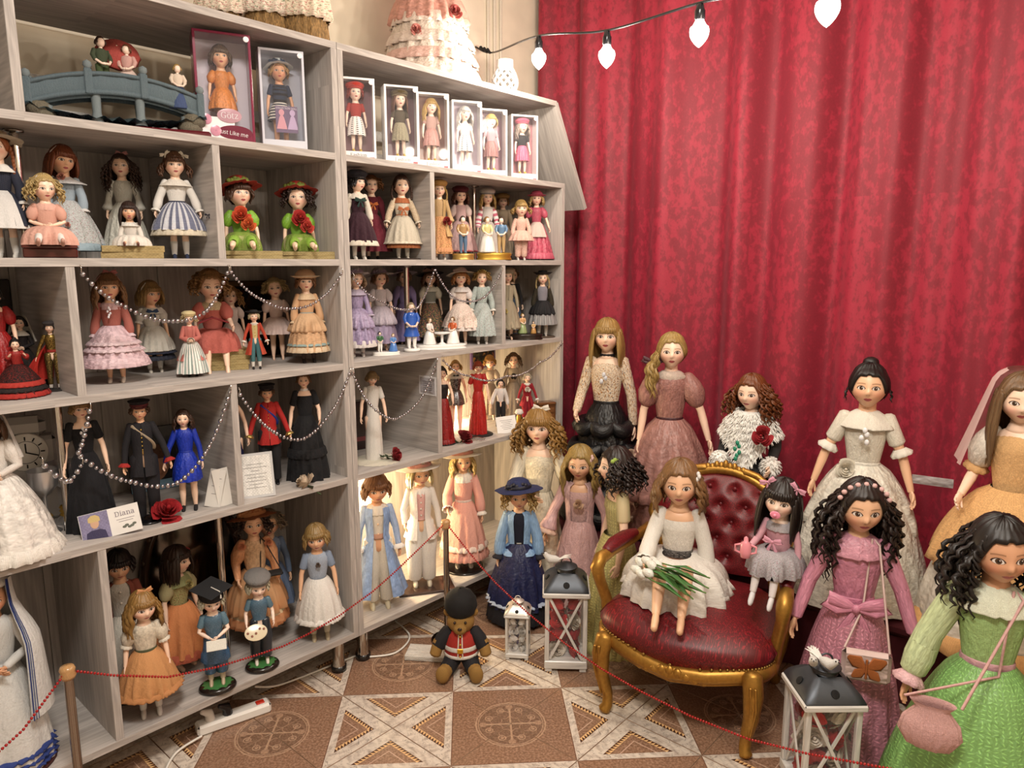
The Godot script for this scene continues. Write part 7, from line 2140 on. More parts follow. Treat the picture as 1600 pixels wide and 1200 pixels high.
func lantern(label: String, at: Vector3, turn: float, w: float, h: float, roofc: String) -> Node3D:
	# h = height of the glazed body; dome roof above
	var t := thing("lantern", label, "lantern", at, turn)
	var wh := mat("e4e0da", "gloss", "wood", 3.0)
	var a := w / 2
	var pw := w * 0.1
	obj("base", bx(Vector3(0, h * 0.09, 0), Vector3(w, h * 0.1, w), 0.003), wh, t)
	for k in 4:
		obj("foot", bx(Vector3((a - pw) * (1 if k < 2 else -1), h * 0.02, (a - pw) * (1 if k % 2 == 0 else -1)), Vector3(pw * 1.6, h * 0.04, pw * 1.6), 0.002), wh, t)
		obj("post", bx(Vector3((a - pw * 0.6) * (1 if k < 2 else -1), h * 0.54, (a - pw * 0.6) * (1 if k % 2 == 0 else -1)), Vector3(pw, h * 0.8, pw), 0.002), wh, t)
	obj("eave", bx(Vector3(0, h * 0.97, 0), Vector3(w * 1.1, h * 0.06, w * 1.1), 0.004), wh, t)
	var glass := mat("eef2f2", "glass")
	var bh := h * 0.8
	var bw := w - 2.2 * pw
	var ang := atan2(bw, bh)
	var L := sqrt(bw * bw + bh * bh) * 0.97
	for k in 4:
		var rot := Basis(Vector3.UP, k * PI / 2)
		var c := rot * Vector3(0, h * 0.54, a - pw * 0.6)
		obj("glass_pane", bx(rot * Vector3(0, h * 0.54, a - pw * 0.9), Vector3(bw, bh, 0.002), 0, rot), glass, t)
		if w > 0.12:
			for sg in [-1.0, 1.0]:
				obj("cross_brace", bx(c + rot * Vector3(0, 0, 0.003 * sg), Vector3(pw * 0.6, L, 0.006), 0.001, rot * Basis(Vector3.BACK, sg * ang)), wh, t)
	var dark := mat(roofc, "metal")
	dark.roughness = 0.5
	var rows := []
	for q in [[1.04, 0.0], [1.02, 0.035], [0.9, 0.12], [0.72, 0.2], [0.56, 0.255], [0.42, 0.29]]:
		var r := PackedVector3Array()
		for j in 32:
			var an := TAU * j / 32 + PI / 4
			var s := sin(an)
			var co := cos(an)
			var kk := 1.0 / maxf(absf(s), absf(co))
			r.append(Vector3(s * kk * a * q[0], h + w * q[1] * 1.2, co * kk * a * q[0]))
		rows.append(r)
	rows.reverse()
	var mb := MB.new()
	mb.grid(rows, true)
	var rf := obj("roof", mb, dark, t)
	for k in 4:
		mb = MB.new()
		mb.lathe([Vector2(0.001, 0.002), Vector2(w * 0.07, 0.002), Vector2(w * 0.075, 0.0), Vector2(0.001, -0.002)], 16)
		var ho := obj("vent_hole", mb, mat("0c0b0c"), rf)
		var rr := Basis(Vector3.UP, k * PI / 2)
		ho.transform = Transform3D(rr * Basis(Vector3.RIGHT, 0.9), rr * Vector3(0, h + w * 0.165, a * 0.885))
	mb = MB.new()
	mb.lathe([Vector2(w * 0.19, h + w * 0.45), Vector2(w * 0.2, h + w * 0.35), Vector2(w * 0.22, h + w * 0.34)], 20)
	obj("chimney", mb, dark, rf)
	mb = MB.new()
	mb.lathe([Vector2(0.001, h + w * 0.56), Vector2(w * 0.12, h + w * 0.53), Vector2(w * 0.26, h + w * 0.46), Vector2(w * 0.27, h + w * 0.44), Vector2(w * 0.18, h + w * 0.45)], 24)
	obj("cap", mb, dark, rf)
	var ring := []
	for k in 13:
		var an := PI * k / 12
		ring.append(Vector3(w * 0.12 * cos(an), h + w * 0.55 + w * 0.12 * sin(an), 0))
	mb = MB.new()
	mb.tube(ring, [w * 0.018], 6)
	obj("handle_ring", mb, dark, rf)
	obj("latch", bx(Vector3(a * 0.98, h * 0.55, a * 0.2), Vector3(0.004, w * 0.12, w * 0.08), 0.001), mat("2a2523", "metal"), t)
	return t

func roses_in(at: Vector3, turn: float, w: float, h: float, cols: Array, where: String, grp: String):
	var b := Basis(Vector3.UP, deg_to_rad(turn))
	var r := w * 0.19
	var k := 0
	for layer in 4:
		for q in [Vector2(-1, -1), Vector2(1, -1), Vector2(1, 1), Vector2(-1, 1)]:
			var c: String = cols[k % cols.size()]
			var nm: String = {"b": "blood red", "d": "deep red", "e": "cream", "7": "violet", "f": "white"}.get(c[0], "red")
			rose("%s artificial rose packed inside %s" % [nm, where], at + b * Vector3(q.x * w * 0.19, h * 0.2 + layer * h * 0.19, q.y * w * 0.19), r, c, Vector3(50 * q.y, 40.0 * k, -50 * q.x), 0, grp)
			k += 1

func bird(label: String, at: Vector3, turn: float, s: float):
	var t := thing("bird_ornament", label, "ornament", at, turn)
	t.scale = Vector3.ONE * s
	var mb := MB.new()
	mb.tube([Vector3(0, 0.3, -0.55), Vector3(0, 0.3, -0.2), Vector3(0, 0.3, 0.2), Vector3(0, 0.52, 0.45), Vector3(0, 0.66, 0.55)], [0.1, 0.26, 0.3, 0.18, 0.16], 12)
	obj("body", mb, mat("efece6", "cotton", "fur", 2.0), t)
	mb = MB.new()
	mb.tube([Vector3(0, 0.66, 0.68), Vector3(0, 0.62, 0.85)], [0.05, 0.01], 6)
	obj("beak", mb, mat("3a302a"), t)
	mb = MB.new()
	for sg in [-1.0, 1.0]:
		mb.ball(Vector3(sg * 0.13, 0.72, 0.6), Vector3.ONE * 0.045, 7, 5)
	obj("eyes", mb, mat("0f0d0d", "gloss"), t)
	mb = MB.new()
	for k in 5:
		mb.tube([Vector3(0.05 * (k - 2), 0.32, -0.4), Vector3(0.1 * (k - 2), 0.55, -0.8), Vector3(0.16 * (k - 2), 0.62 + 0.06 * (k % 2), -1.25)], [0.05, 0.09, 0.02], 6, 0.25, Vector3(1, 0, 0))
	obj("tail_feathers", mb, mat("f2efe9"), t)

func bead_rope(label: String, pts: Array):
	var c := Curve3D.new()
	for k in pts.size():
		var d: Vector3 = (pts[mini(k + 1, pts.size() - 1)] - pts[maxi(k - 1, 0)]) / 6.0
		c.add_point(pts[k], -d, d)
	var mb := MB.new()
	var L := c.get_baked_length()
	var n := int(L / 0.0098)
	for i in n:
		mb.ball(c.sample_baked(L * i / n), Vector3.ONE * 0.0044, 6, 4)
	var o := obj("bead_rope", mb, mat("9c1416", "gloss"))
	tag(o, label, "rope", "red bead barrier ropes")

func barrier_post(label: String, at: Vector3, h: float):
	var t := thing("barrier_post", label, "post", at, 0, "barrier posts")
	var mb := MB.new()
	mb.lathe([Vector2(0.001, h - 0.03), Vector2(0.0125, h - 0.03), Vector2(0.0125, 0.012), Vector2(0.07, 0.01), Vector2(0.075, 0.0), Vector2(0.001, 0.0)], 20)
	obj("pole", mb, mat("9a8f86", "chrome"), t)
	mb = MB.new()
	mb.lathe([Vector2(0.001, h), Vector2(0.017, h - 0.003), Vector2(0.021, h - 0.012), Vector2(0.018, h - 0.022), Vector2(0.022, h - 0.03), Vector2(0.018, h - 0.04), Vector2(0.001, h - 0.041)], 20)
	obj("wooden_cap", mb, mat("c79a68", "gloss", "wood", 3.0), t)

func build_bear():
	var t := thing("teddy_bear", "teddy bear in a red guardsman jacket and tall black fur hat", "teddy bear", Vector3(-2.0, 0, -1.94), 42)
	t.scale = Vector3.ONE * 0.335
	var fur := tri(mat("a9803f", "cotton", "fur"), 5.0)
	fur.albedo_color = Color("a9803f")
	var mb := MB.new()
	mb.ball(Vector3(0, 0.33, 0), Vector3(0.19, 0.25, 0.17), 18, 12)
	mb.ball(Vector3(0, 0.62, 0.02), Vector3(0.17, 0.15, 0.16), 18, 12)
	mb.ball(Vector3(0, 0.58, 0.16), Vector3(0.085, 0.07, 0.075), 12, 9)
	for sg in [-1.0, 1.0]:
		mb.ball(Vector3(sg * 0.16, 0.72, 0.0), Vector3(0.055, 0.055, 0.03), 10, 8)
		mb.tube([Vector3(sg * 0.15, 0.48, 0.02), Vector3(sg * 0.27, 0.36, 0.08), Vector3(sg * 0.31, 0.24, 0.14)], [0.075, 0.075, 0.07], 12)
		mb.tube([Vector3(sg * 0.1, 0.12, 0.05), Vector3(sg * 0.16, 0.1, 0.2), Vector3(sg * 0.19, 0.1, 0.34)], [0.09, 0.085, 0.08], 12)
		mb.ball(Vector3(sg * 0.2, 0.12, 0.39), Vector3(0.085, 0.11, 0.06), 14, 10)
	obj("body", mb, fur, t)
	mb = MB.new()
	mb.lathe([Vector2(0.1, 0.54), Vector2(0.18, 0.47), Vector2(0.215, 0.36), Vector2(0.215, 0.26), Vector2(0.205, 0.2)], 26, 0.93)
	var jk := obj("jacket", mb, mat("ab2a20", "cotton"), t)
	mb = MB.new()
	mb.lathe([Vector2(0.205, 0.235), Vector2(0.222, 0.23), Vector2(0.222, 0.2), Vector2(0.2, 0.195)], 26, 0.95)
	for sg in [-1.0, 1.0]:
		mb.tube([Vector3(sg * 0.02, 0.5, 0.15), Vector3(sg * 0.025, 0.36, 0.205), Vector3(sg * 0.03, 0.22, 0.205)], [0.008], 6)
	obj("white_piping", mb, mat("ece6dc"), jk)
	mb = MB.new()
	mb.lathe([Vector2(0.208, 0.345), Vector2(0.222, 0.34), Vector2(0.222, 0.29), Vector2(0.21, 0.285)], 26, 0.94)
	var be := obj("belt", mb, mat("ece8e0"), t)
	obj("buckle", bx(Vector3(0, 0.315, 0.212), Vector3(0.07, 0.06, 0.012), 0.003), mat("d0a030", "gold"), be)
	mb = MB.new()
	for k in 3:
		mb.ball(Vector3(0.0, 0.24 + 0.1 * k + (0.05 if k > 0 else 0.0), 0.205 - 0.01 * k), Vector3.ONE * 0.014, 8, 6)
	obj("buttons", mb, mat("d4a83c", "gold"), t)
	for sg in [-1.0, 1.0]:
		mb = MB.new()
		mb.tube([Vector3(sg * 0.15, 0.49, 0.02), Vector3(sg * 0.23, 0.4, 0.06), Vector3(sg * 0.275, 0.32, 0.095)], [0.082, 0.086, 0.084], 12)
		obj("sleeve", mb, mat("17151a"), t)
		mb = MB.new()
		mb.tube([Vector3(sg * 0.08, 0.17, 0.0), Vector3(sg * 0.13, 0.11, 0.14), Vector3(sg * 0.165, 0.1, 0.24)], [0.12, 0.1, 0.095], 12)
		obj("trouser_leg", mb, mat("18161b"), t)
	mb = MB.new()
	var rows := []
	for i in 13:
		var e := PI * (0.02 + 0.72 * i / 12.0)
		var r := PackedVector3Array()
		for j in 30:
			var a := TAU * j / 30
			var n := 1.0 + 0.03 * sin(j * 7.1 + i * 4.3)
			r.append(Vector3(0.2 * sin(e) * sin(a) * n, 0.83 + 0.2 * cos(e) * n, 0.2 * sin(e) * cos(a) * n))
		rows.append(r)
	mb.grid(rows, true)
	obj("bearskin_hat", mb, tri(mat("0f0d0e", "cotton", "fur"), 8.0), t)
	mb = MB.new()
	mb.ball(Vector3(0, 0.61, 0.235), Vector3(0.028, 0.02, 0.015), 10, 7)
	for sg in [-1.0, 1.0]:
		mb.ball(Vector3(sg * 0.065, 0.66, 0.165), Vector3.ONE * 0.018, 8, 6)
	obj("eyes_and_nose", mb, mat("2a1a14", "gloss"), t)

func floor_dolls():
	var B := 0.341
	doll("lady_doll", "tall straight-haired blonde doll in floral blouse and gathered black skirt", Vector3(-2.055, B, -3.05), 1.03, 26, {"hr": 0.145, "arms": ["down", "bent"], "hair": ["straight_bangs", "c29a58", 2.0], "top": ["f0e6d8", "cotton", "autumn", 3.0], "sleeve": [["f0e6d8", "cotton", "autumn", 2.0], "long"], "skirt": [["101014", "satin"], 0.0, 0.2, 9.0, 0.12], "low": 0.6, "ex": [["swag", ["121216", "satin"], 0.205], ["belt", ["0f0f12", "satin"]], ["choker", "141216"], ["gem", ["c9cad0", "gloss"], Vector3(0, 0.745, 0.1), 3]]})
	doll("lady_doll", "blonde doll in a mauve satin gown with one puffed sleeve raised", Vector3(-1.69, B, -3.05), 0.98, 30, {"hr": 0.15, "arms": ["wide", "down"], "hair": ["side", "c8a560", 2.4], "top": ["a8766e", "satin"], "sleeve": [["a97870", "satin"], "puff"], "skirt": [["a97a72", "satin"], 0.02, 0.2, 8.0, 0.14], "ex": [["over", ["ab7c74", "satin"], 0.2, 0.215, 7.0, 0.17], ["belt", ["4a1f26", "satin"]], ["collar", ["d9c6b8", "cotton", "lace", 3.0], 0.55], ["bow", ["4a1a26", "satin"], 0.87, 0.02, 0.05, -0.09]]})
	# dried rosebuds held by the mauve doll
	var t := thing("rosebud_bouquet", "hanging bunch of dried pale rosebuds held by the mauve satin doll", "bouquet", Vector3(-1.80, B + 0.10, -2.90), 20)
	for k in 22:
		var o := obj("rosebud", rose_mesh(), mat("b89a86"), t)
		var e := k / 21.0
		o.position = Vector3(0.05 * sin(k * 2.4) * (0.4 + e), 0.32 - 0.32 * e, 0.035 * cos(k * 2.4))
		o.scale = Vector3.ONE * 0.02
		o.rotation_degrees = Vector3(60, k * 40, 0)
	t = doll("lady_doll", "red-curled doll in a charcoal coat with white fur collar and cuffs", Vector3(-1.275, B, -3.02), 0.83, 12, {"hr": 0.165, "skin": 0, "look": [-12, 6, 0], "arms": "bent", "hair": ["curly", "8a4a20", 2.3], "top": ["2c2a2a", "velvet"], "sleeve": [["2c2a2a", "velvet"], "puff_long"], "skirt": [["2b2929", "velvet"], 0.0, 0.26, 7.0, 0.08], "ex": [["fur", ["fbf8f2", "cotton", "plaster", 1.0]], ["flower", "a01c26", Vector3(0.09, 0.72, 0.17), 0.045], ["gem", ["2f8a6c", "gloss"], Vector3(-0.02, 0.68, 0.2), 6], ["gem", ["2f8a6c", "gloss"], Vector3(-0.01, 0.38, 0.2), 4], ["choker", ["9a9aa0", "metal"]]]})
	doll("lady_doll", "dark-haired doll with a topknot in a white tulle ball gown", Vector3(-0.80, B, -3.0), 0.92, 14, {"hr": 0.165, "skin": 1, "low": 0.7, "arms": "wide", "hair": ["bun", "1d1412", 0.9], "top": ["e9e2d2", "satin", "lace", 3.0], "sleeve": [["e9e2d2", "satin", "lace", 2.0], "short", ["efe9dc", "cotton", "lace", 3.0]], "skirt": [["e6e0d2", "satin", "lace", 2.0], 0.0, 0.29, 9.0, 0.06], "ex": [["over", ["e9e4d6", "satin"], 0.3, 0.21, 7.0, 0.14], ["belt", ["f0eadc", "satin"]], ["flower", "ece4d2", Vector3(-0.06, 0.56, 0.09), 0.04], ["gem", ["e8e8ea", "gloss"], Vector3(0.0, 0.74, 0.1), 4], ["collar", ["eae4d6", "cotton", "lace", 4.0], 1.2]]})
	t = thing("ribbon_stand", "pale grey ribbon end sticking out behind the white ball gown doll", "ribbon", Vector3(-0.62, B + 0.48, -3.08), 10)
	obj("ribbon", bx(Vector3(0.05, 0, 0), Vector3(0.14, 0.035, 0.004), 0.001), mat("b9b4b4", "satin"), t)
	doll("lady_doll", "doll with very long light-brown hair in a peach lace gown and veil", Vector3(-0.30, B, -2.93), 0.94, -8, {"hr": 0.16, "skin": 0, "low": 0.5, "look": [20, 8, 0], "arms": ["down", "bent"], "hair": ["straight", "8c6a48", 3.0], "hat": [["veil", ["e6c9c4", "tulle"]]], "top": ["e3b47c", "cotton", "lace", 2.0], "sleeve": [["e9e0d4", "satin"], "puff", ["e0b078", "cotton", "lace", 3.0]], "skirt": [["e2d8c8", "satin"], 0.0, 0.27, 8.0, 0.08], "ex": [["over", ["dfae74", "cotton", "lace", 2.0], 0.28, 0.24, 9.0, 0.14], ["hem", ["d9a468", "cotton", "lace", 5.0], 0.0, 0.275, 0.06]]})
	# standing on the floor by the shelf
	doll("child_doll", "doll in a wide navy hat with light blue jacket and navy skirt", Vector3(-2.10, 0, -2.42), 0.66, 40, {"hr": 0.17, "skin": 1, "look": [4, 6, 0], "arms": "down", "hair": ["ringlet", "c4a05e", 1.3], "hat": [["brim", ["27305c", "cotton"], ["181a2c", "satin"]]], "top": ["14172c"], "sleeve": [["8fb4dc", "satin"], "full", ["20202c", "cotton", "lace", 3.0]], "skirt": [["1c2450", "satin"], 0.13, 0.22, 9.0, 0.1], "ex": [["coat", ["93b8e0", "satin"], 0.5, 0.13, 0.42], ["belt", "17161c"], ["buckle", ["c9c6c0", "metal"]], ["hem", ["b9c6dc", "satin"], 0.16, 0.218, 0.012], ["hem", ["15151d", "cotton", "lace", 5.0], 0.03, 0.215, 0.12], ["choker", "15131a"]]})
	doll("lady_doll", "curly blonde doll with a white hair bow in a cream satin gown", Vector3(-2.18, 0, -2.66), 0.955, 34, {"hr": 0.16, "low": 0.8, "look": [-4, 2, 0], "arms": ["wide", "hold"], "hair": ["curly_bangs", "b98c4a", 2.2], "hat": [["bow", ["efe6d8", "satin"]]], "top": ["ece2ca", "satin"], "sleeve": [["ece4d0", "satin"], "full", ["e6d4b4", "cotton", "lace", 3.0]], "skirt": [["e9dfc8", "satin"], 0.0, 0.15, 7.0, 0.06]})
	doll("lady_doll", "blonde doll in a pale pink lace gown with open pink robe", Vector3(-1.93, 0, -2.66), 0.815, 30, {"hr": 0.175, "skin": 1, "low": 1.0, "look": [-4, 10, 0], "arms": "wide", "hair": ["wavy", "c0a05c", 2.2], "hat": [["clip", "e6c4bc"]], "top": ["dcb4b0", "satin", "lace", 2.0], "sleeve": [["dcb2b2", "satin"], "bell", ["e2bca8", "cotton", "lace", 3.0]], "skirt": [["dbb0ae", "satin", "lace", 3.0], 0.0, 0.17, 7.0, 0.08], "ex": [["coat", ["dfb8b6", "satin"], 0.02, 0.2, 0.6], ["flower", "cfa888", Vector3(0, 0.68, 0.09), 0.025]]})
	doll("lady_doll", "dark-curled doll in a sheer yellow-green leaf-embroidered gown, in profile", Vector3(-1.63, 0, -2.52), 0.88, -40, {"hr": 0.16, "skin": 0, "low": 1.0, "arms": "down", "hair": ["curly", "2c1c16", 1.6], "hat": [["clip", "a8c45c"]], "top": ["d6cc8c", "satin", "leaf", 2.0], "sleeve": [["d8d0a0", "tulle"], "short"], "skirt": [["cfc47e", "satin", "leaf", 3.0], 0.0, 0.165, 8.0, 0.1], "ex": [["hem", ["c8bc78", "cotton", "lace", 5.0], 0.0, 0.165, 0.05]]})
	# on and around the chair
	doll("child_doll", "seated doll in a white lace-trimmed dress holding tulips on her lap", Vector3(-1.275, 0.425, -2.40), 0.78, 24, {"pose": "knee", "hr": 0.2, "skin": 1, "low": 1.0, "look": [2, 4, 0], "arms": ["down", "fwd"], "hair": ["wavy", "9a6f44", 1.3], "hat": [["clip", "e9e4e0"]], "top": ["ece6dc", "cotton", "lace", 2.0], "sleeve": [["eae5dc"], "full", ["f0ebe3", "cotton", "lace", 3.0]], "skirt": [["ebe6dd"], -0.01, 0.25, 9.0, 0.12], "ex": [["hem", ["f0ebe2", "cotton", "lace", 5.0], 0.0, 0.25, 0.04], ["belt", ["9a9490", "cotton", "sequin", 2.0]], ["choker", ["d8d6d8", "gloss"]]]})
	var hb := Vector3(-1.245, 0.555, -2.185)
	for k in 11:
		var tt := thing("tulip", "white tulip with long green stem lying on the seated doll's lap", "flower", hb + Vector3(-0.03 * (k % 3), 0.012 * (k % 4), 0.02 * (k % 5) - 0.03), -8.0 + 4.0 * k - 20, "white tulips on the lap")
		tt.rotation_degrees.z = -4.0
		var mb := MB.new()
		mb.lathe([Vector2(0.002, 0.024), Vector2(0.009, 0.02), Vector2(0.0155, 0.004), Vector2(0.015, -0.01), Vector2(0.006, -0.02), Vector2(0.001, -0.022)], 14, 1.0, Vector3.ZERO, 0.12, 3.0, k)
		var bl := obj("bloom", mb, mat("efeee4", "satin"), tt)
		bl.rotation_degrees.z = 80
		mb = MB.new()
		mb.tube([Vector3(0.02, 0, 0), Vector3(0.1, 0.002, 0.004), Vector3(0.21, -0.006, 0.0)], [0.0028], 6)
		obj("stem", mb, mat("5d7f3c"), tt)
		mb = MB.new()
		mb.tube([Vector3(0.07, 0, 0), Vector3(0.12, 0.014, 0.006), Vector3(0.2, 0.004, 0.014)], [0.004, 0.011, 0.003], 7, 0.25, Vector3(0, 0, 1))
		obj("leaf", mb, mat("3f7434", "satin"), tt)
	t = doll("baby_doll", "brunette baby doll in pink sweater with pacifier on the chair arm", Vector3(-0.895, 0.597, -2.42), 0.47, 0, {"pose": "drop", "hr": 0.27, "skin": 2, "look": [8, 4, -6], "arms": ["down", "fwd"], "hair": ["straight_bangs", "24150f", 2.2], "hat": [["bows", "e0a0b4"]], "top": ["dba4b0"], "sleeve": [["dba4b0"], "long"], "skirt": [["a9a9b4", "cotton", "floral", 4.0], 0.0, 0.2, 9.0, 0.1], "trousers": [["a9aab6", "cotton", "floral", 3.0], 1.3, 0.3], "ex": [["collar", ["b4b4be", "cotton", "floral", 4.0], 1.0], ["bow", "de9fb4", 0.24, 0.14, 0.07]], "sock": "efe9ea", "shoe": "efedf0"})
	var pm := MB.new()
	pm.ball(Vector3(0, -0.5, 0.96), Vector3(0.26, 0.2, 0.06), 14, 8)
	pm.ball(Vector3(0, -0.5, 1.04), Vector3(0.09, 0.09, 0.08), 10, 7)
	obj("pacifier", pm, mat("e48ca4", "gloss"), t.get_node("head"))
	var ws: Array = skel(0.27 * 1.08, "drop", ["down", "fwd"]).arm[1]
	t = thing("toy_bottle", "pink toy baby bottle with two handles held by the baby doll", "toy", t.transform * (ws[2] + ws[3] * 0.075 + Vector3(0, -0.04, 0)), 20)
	pm = MB.new()
	pm.lathe([Vector2(0.001, 0.075), Vector2(0.007, 0.07), Vector2(0.008, 0.056), Vector2(0.018, 0.05), Vector2(0.019, 0.02), Vector2(0.016, 0.0), Vector2(0.001, -0.002)], 16)
	obj("bottle", pm, mat("e2909c", "gloss"), t)
	for sg in [-1.0, 1.0]:
		pm = MB.new()
		pm.tube([Vector3(sg * 0.017, 0.045, 0), Vector3(sg * 0.034, 0.04, 0), Vector3(sg * 0.034, 0.02, 0), Vector3(sg * 0.018, 0.014, 0)], [0.004], 6)
		obj("handle", pm, mat("e2909c", "gloss"), t)
	t = doll("lady_doll", "brown-curled doll in a long pink gown with butterfly handbag", Vector3(-0.655, 0, -2.47), 0.95, 22, {"hr": 0.165, "skin": 1, "low": 0.8, "look": [8, 8, 0], "arms": "wide", "hair": ["curly", "2a1a14", 3.3], "hat": [["flowers", "e3b8b4"]], "top": ["d98ea6", "satin"], "sleeve": [["dc93aa", "satin"], "long"], "skirt": [["d992a4", "satin", "leaf", 3.0], 0.0, 0.19, 8.0, 0.07], "ex": [["collar", ["dd9cae", "satin"], 1.05], ["belt", ["d885a0", "satin"]], ["bow", ["dc8fa8", "satin"], 0.57, 0.09, 0.1], ["bag", ["d9bcb4", "satin"], Vector3(0.03, 0.42, 0.19), Vector3(0.15, 0.11, 0.03)]]})
	pm = MB.new()
	for sg in [-1.0, 1.0]:
		pm.tube([Vector3(0.03 + sg * 0.006, 0.42, 0.207), Vector3(0.03 + sg * 0.03, 0.44, 0.207), Vector3(0.03 + sg * 0.055, 0.452, 0.207)], [0.008, 0.024, 0.008], 8, 0.12, Vector3(0, 1, 0))
		pm.tube([Vector3(0.03 + sg * 0.006, 0.415, 0.207), Vector3(0.03 + sg * 0.024, 0.398, 0.207), Vector3(0.03 + sg * 0.04, 0.385, 0.207)], [0.008, 0.018, 0.006], 8, 0.12, Vector3(0, 1, 0))
	pm.tube([Vector3(0.03, 0.45, 0.208), Vector3(0.03, 0.385, 0.208)], [0.004], 6)
	obj("butterfly_patch", pm, mat("b0622c"), t)
	doll("lady_doll", "dark-curled doll in a green leaf-print gown with a ruffled pink bag", Vector3(-0.245, 0, -2.27), 0.975, 12, {"hr": 0.165, "skin": 3, "low": 1.0, "look": [16, 8, 4], "arms": "wide", "hair": ["curly", "1f1512", 2.5], "hat": [["clip", "6fae6c"]], "top": ["a9cc86", "satin", "lace", 2.0], "sleeve": [["c5d4a4", "satin"], "full", ["dcb0b4", "satin"]], "skirt": [["93c874", "satin", "leaf", 4.0], 0.0, 0.255, 9.0, 0.1], "ex": [["belt", ["d9a8ae", "satin"]], ["collar", ["dfe2cc", "cotton", "lace", 3.0], 1.1], ["choker", ["dcb8b0", "gloss"]], ["bag", ["d8aaa6", "cotton", "lace", 2.0], Vector3(-0.13, 0.45, 0.2), Vector3(0.15, 0.13, 0.04)]]})

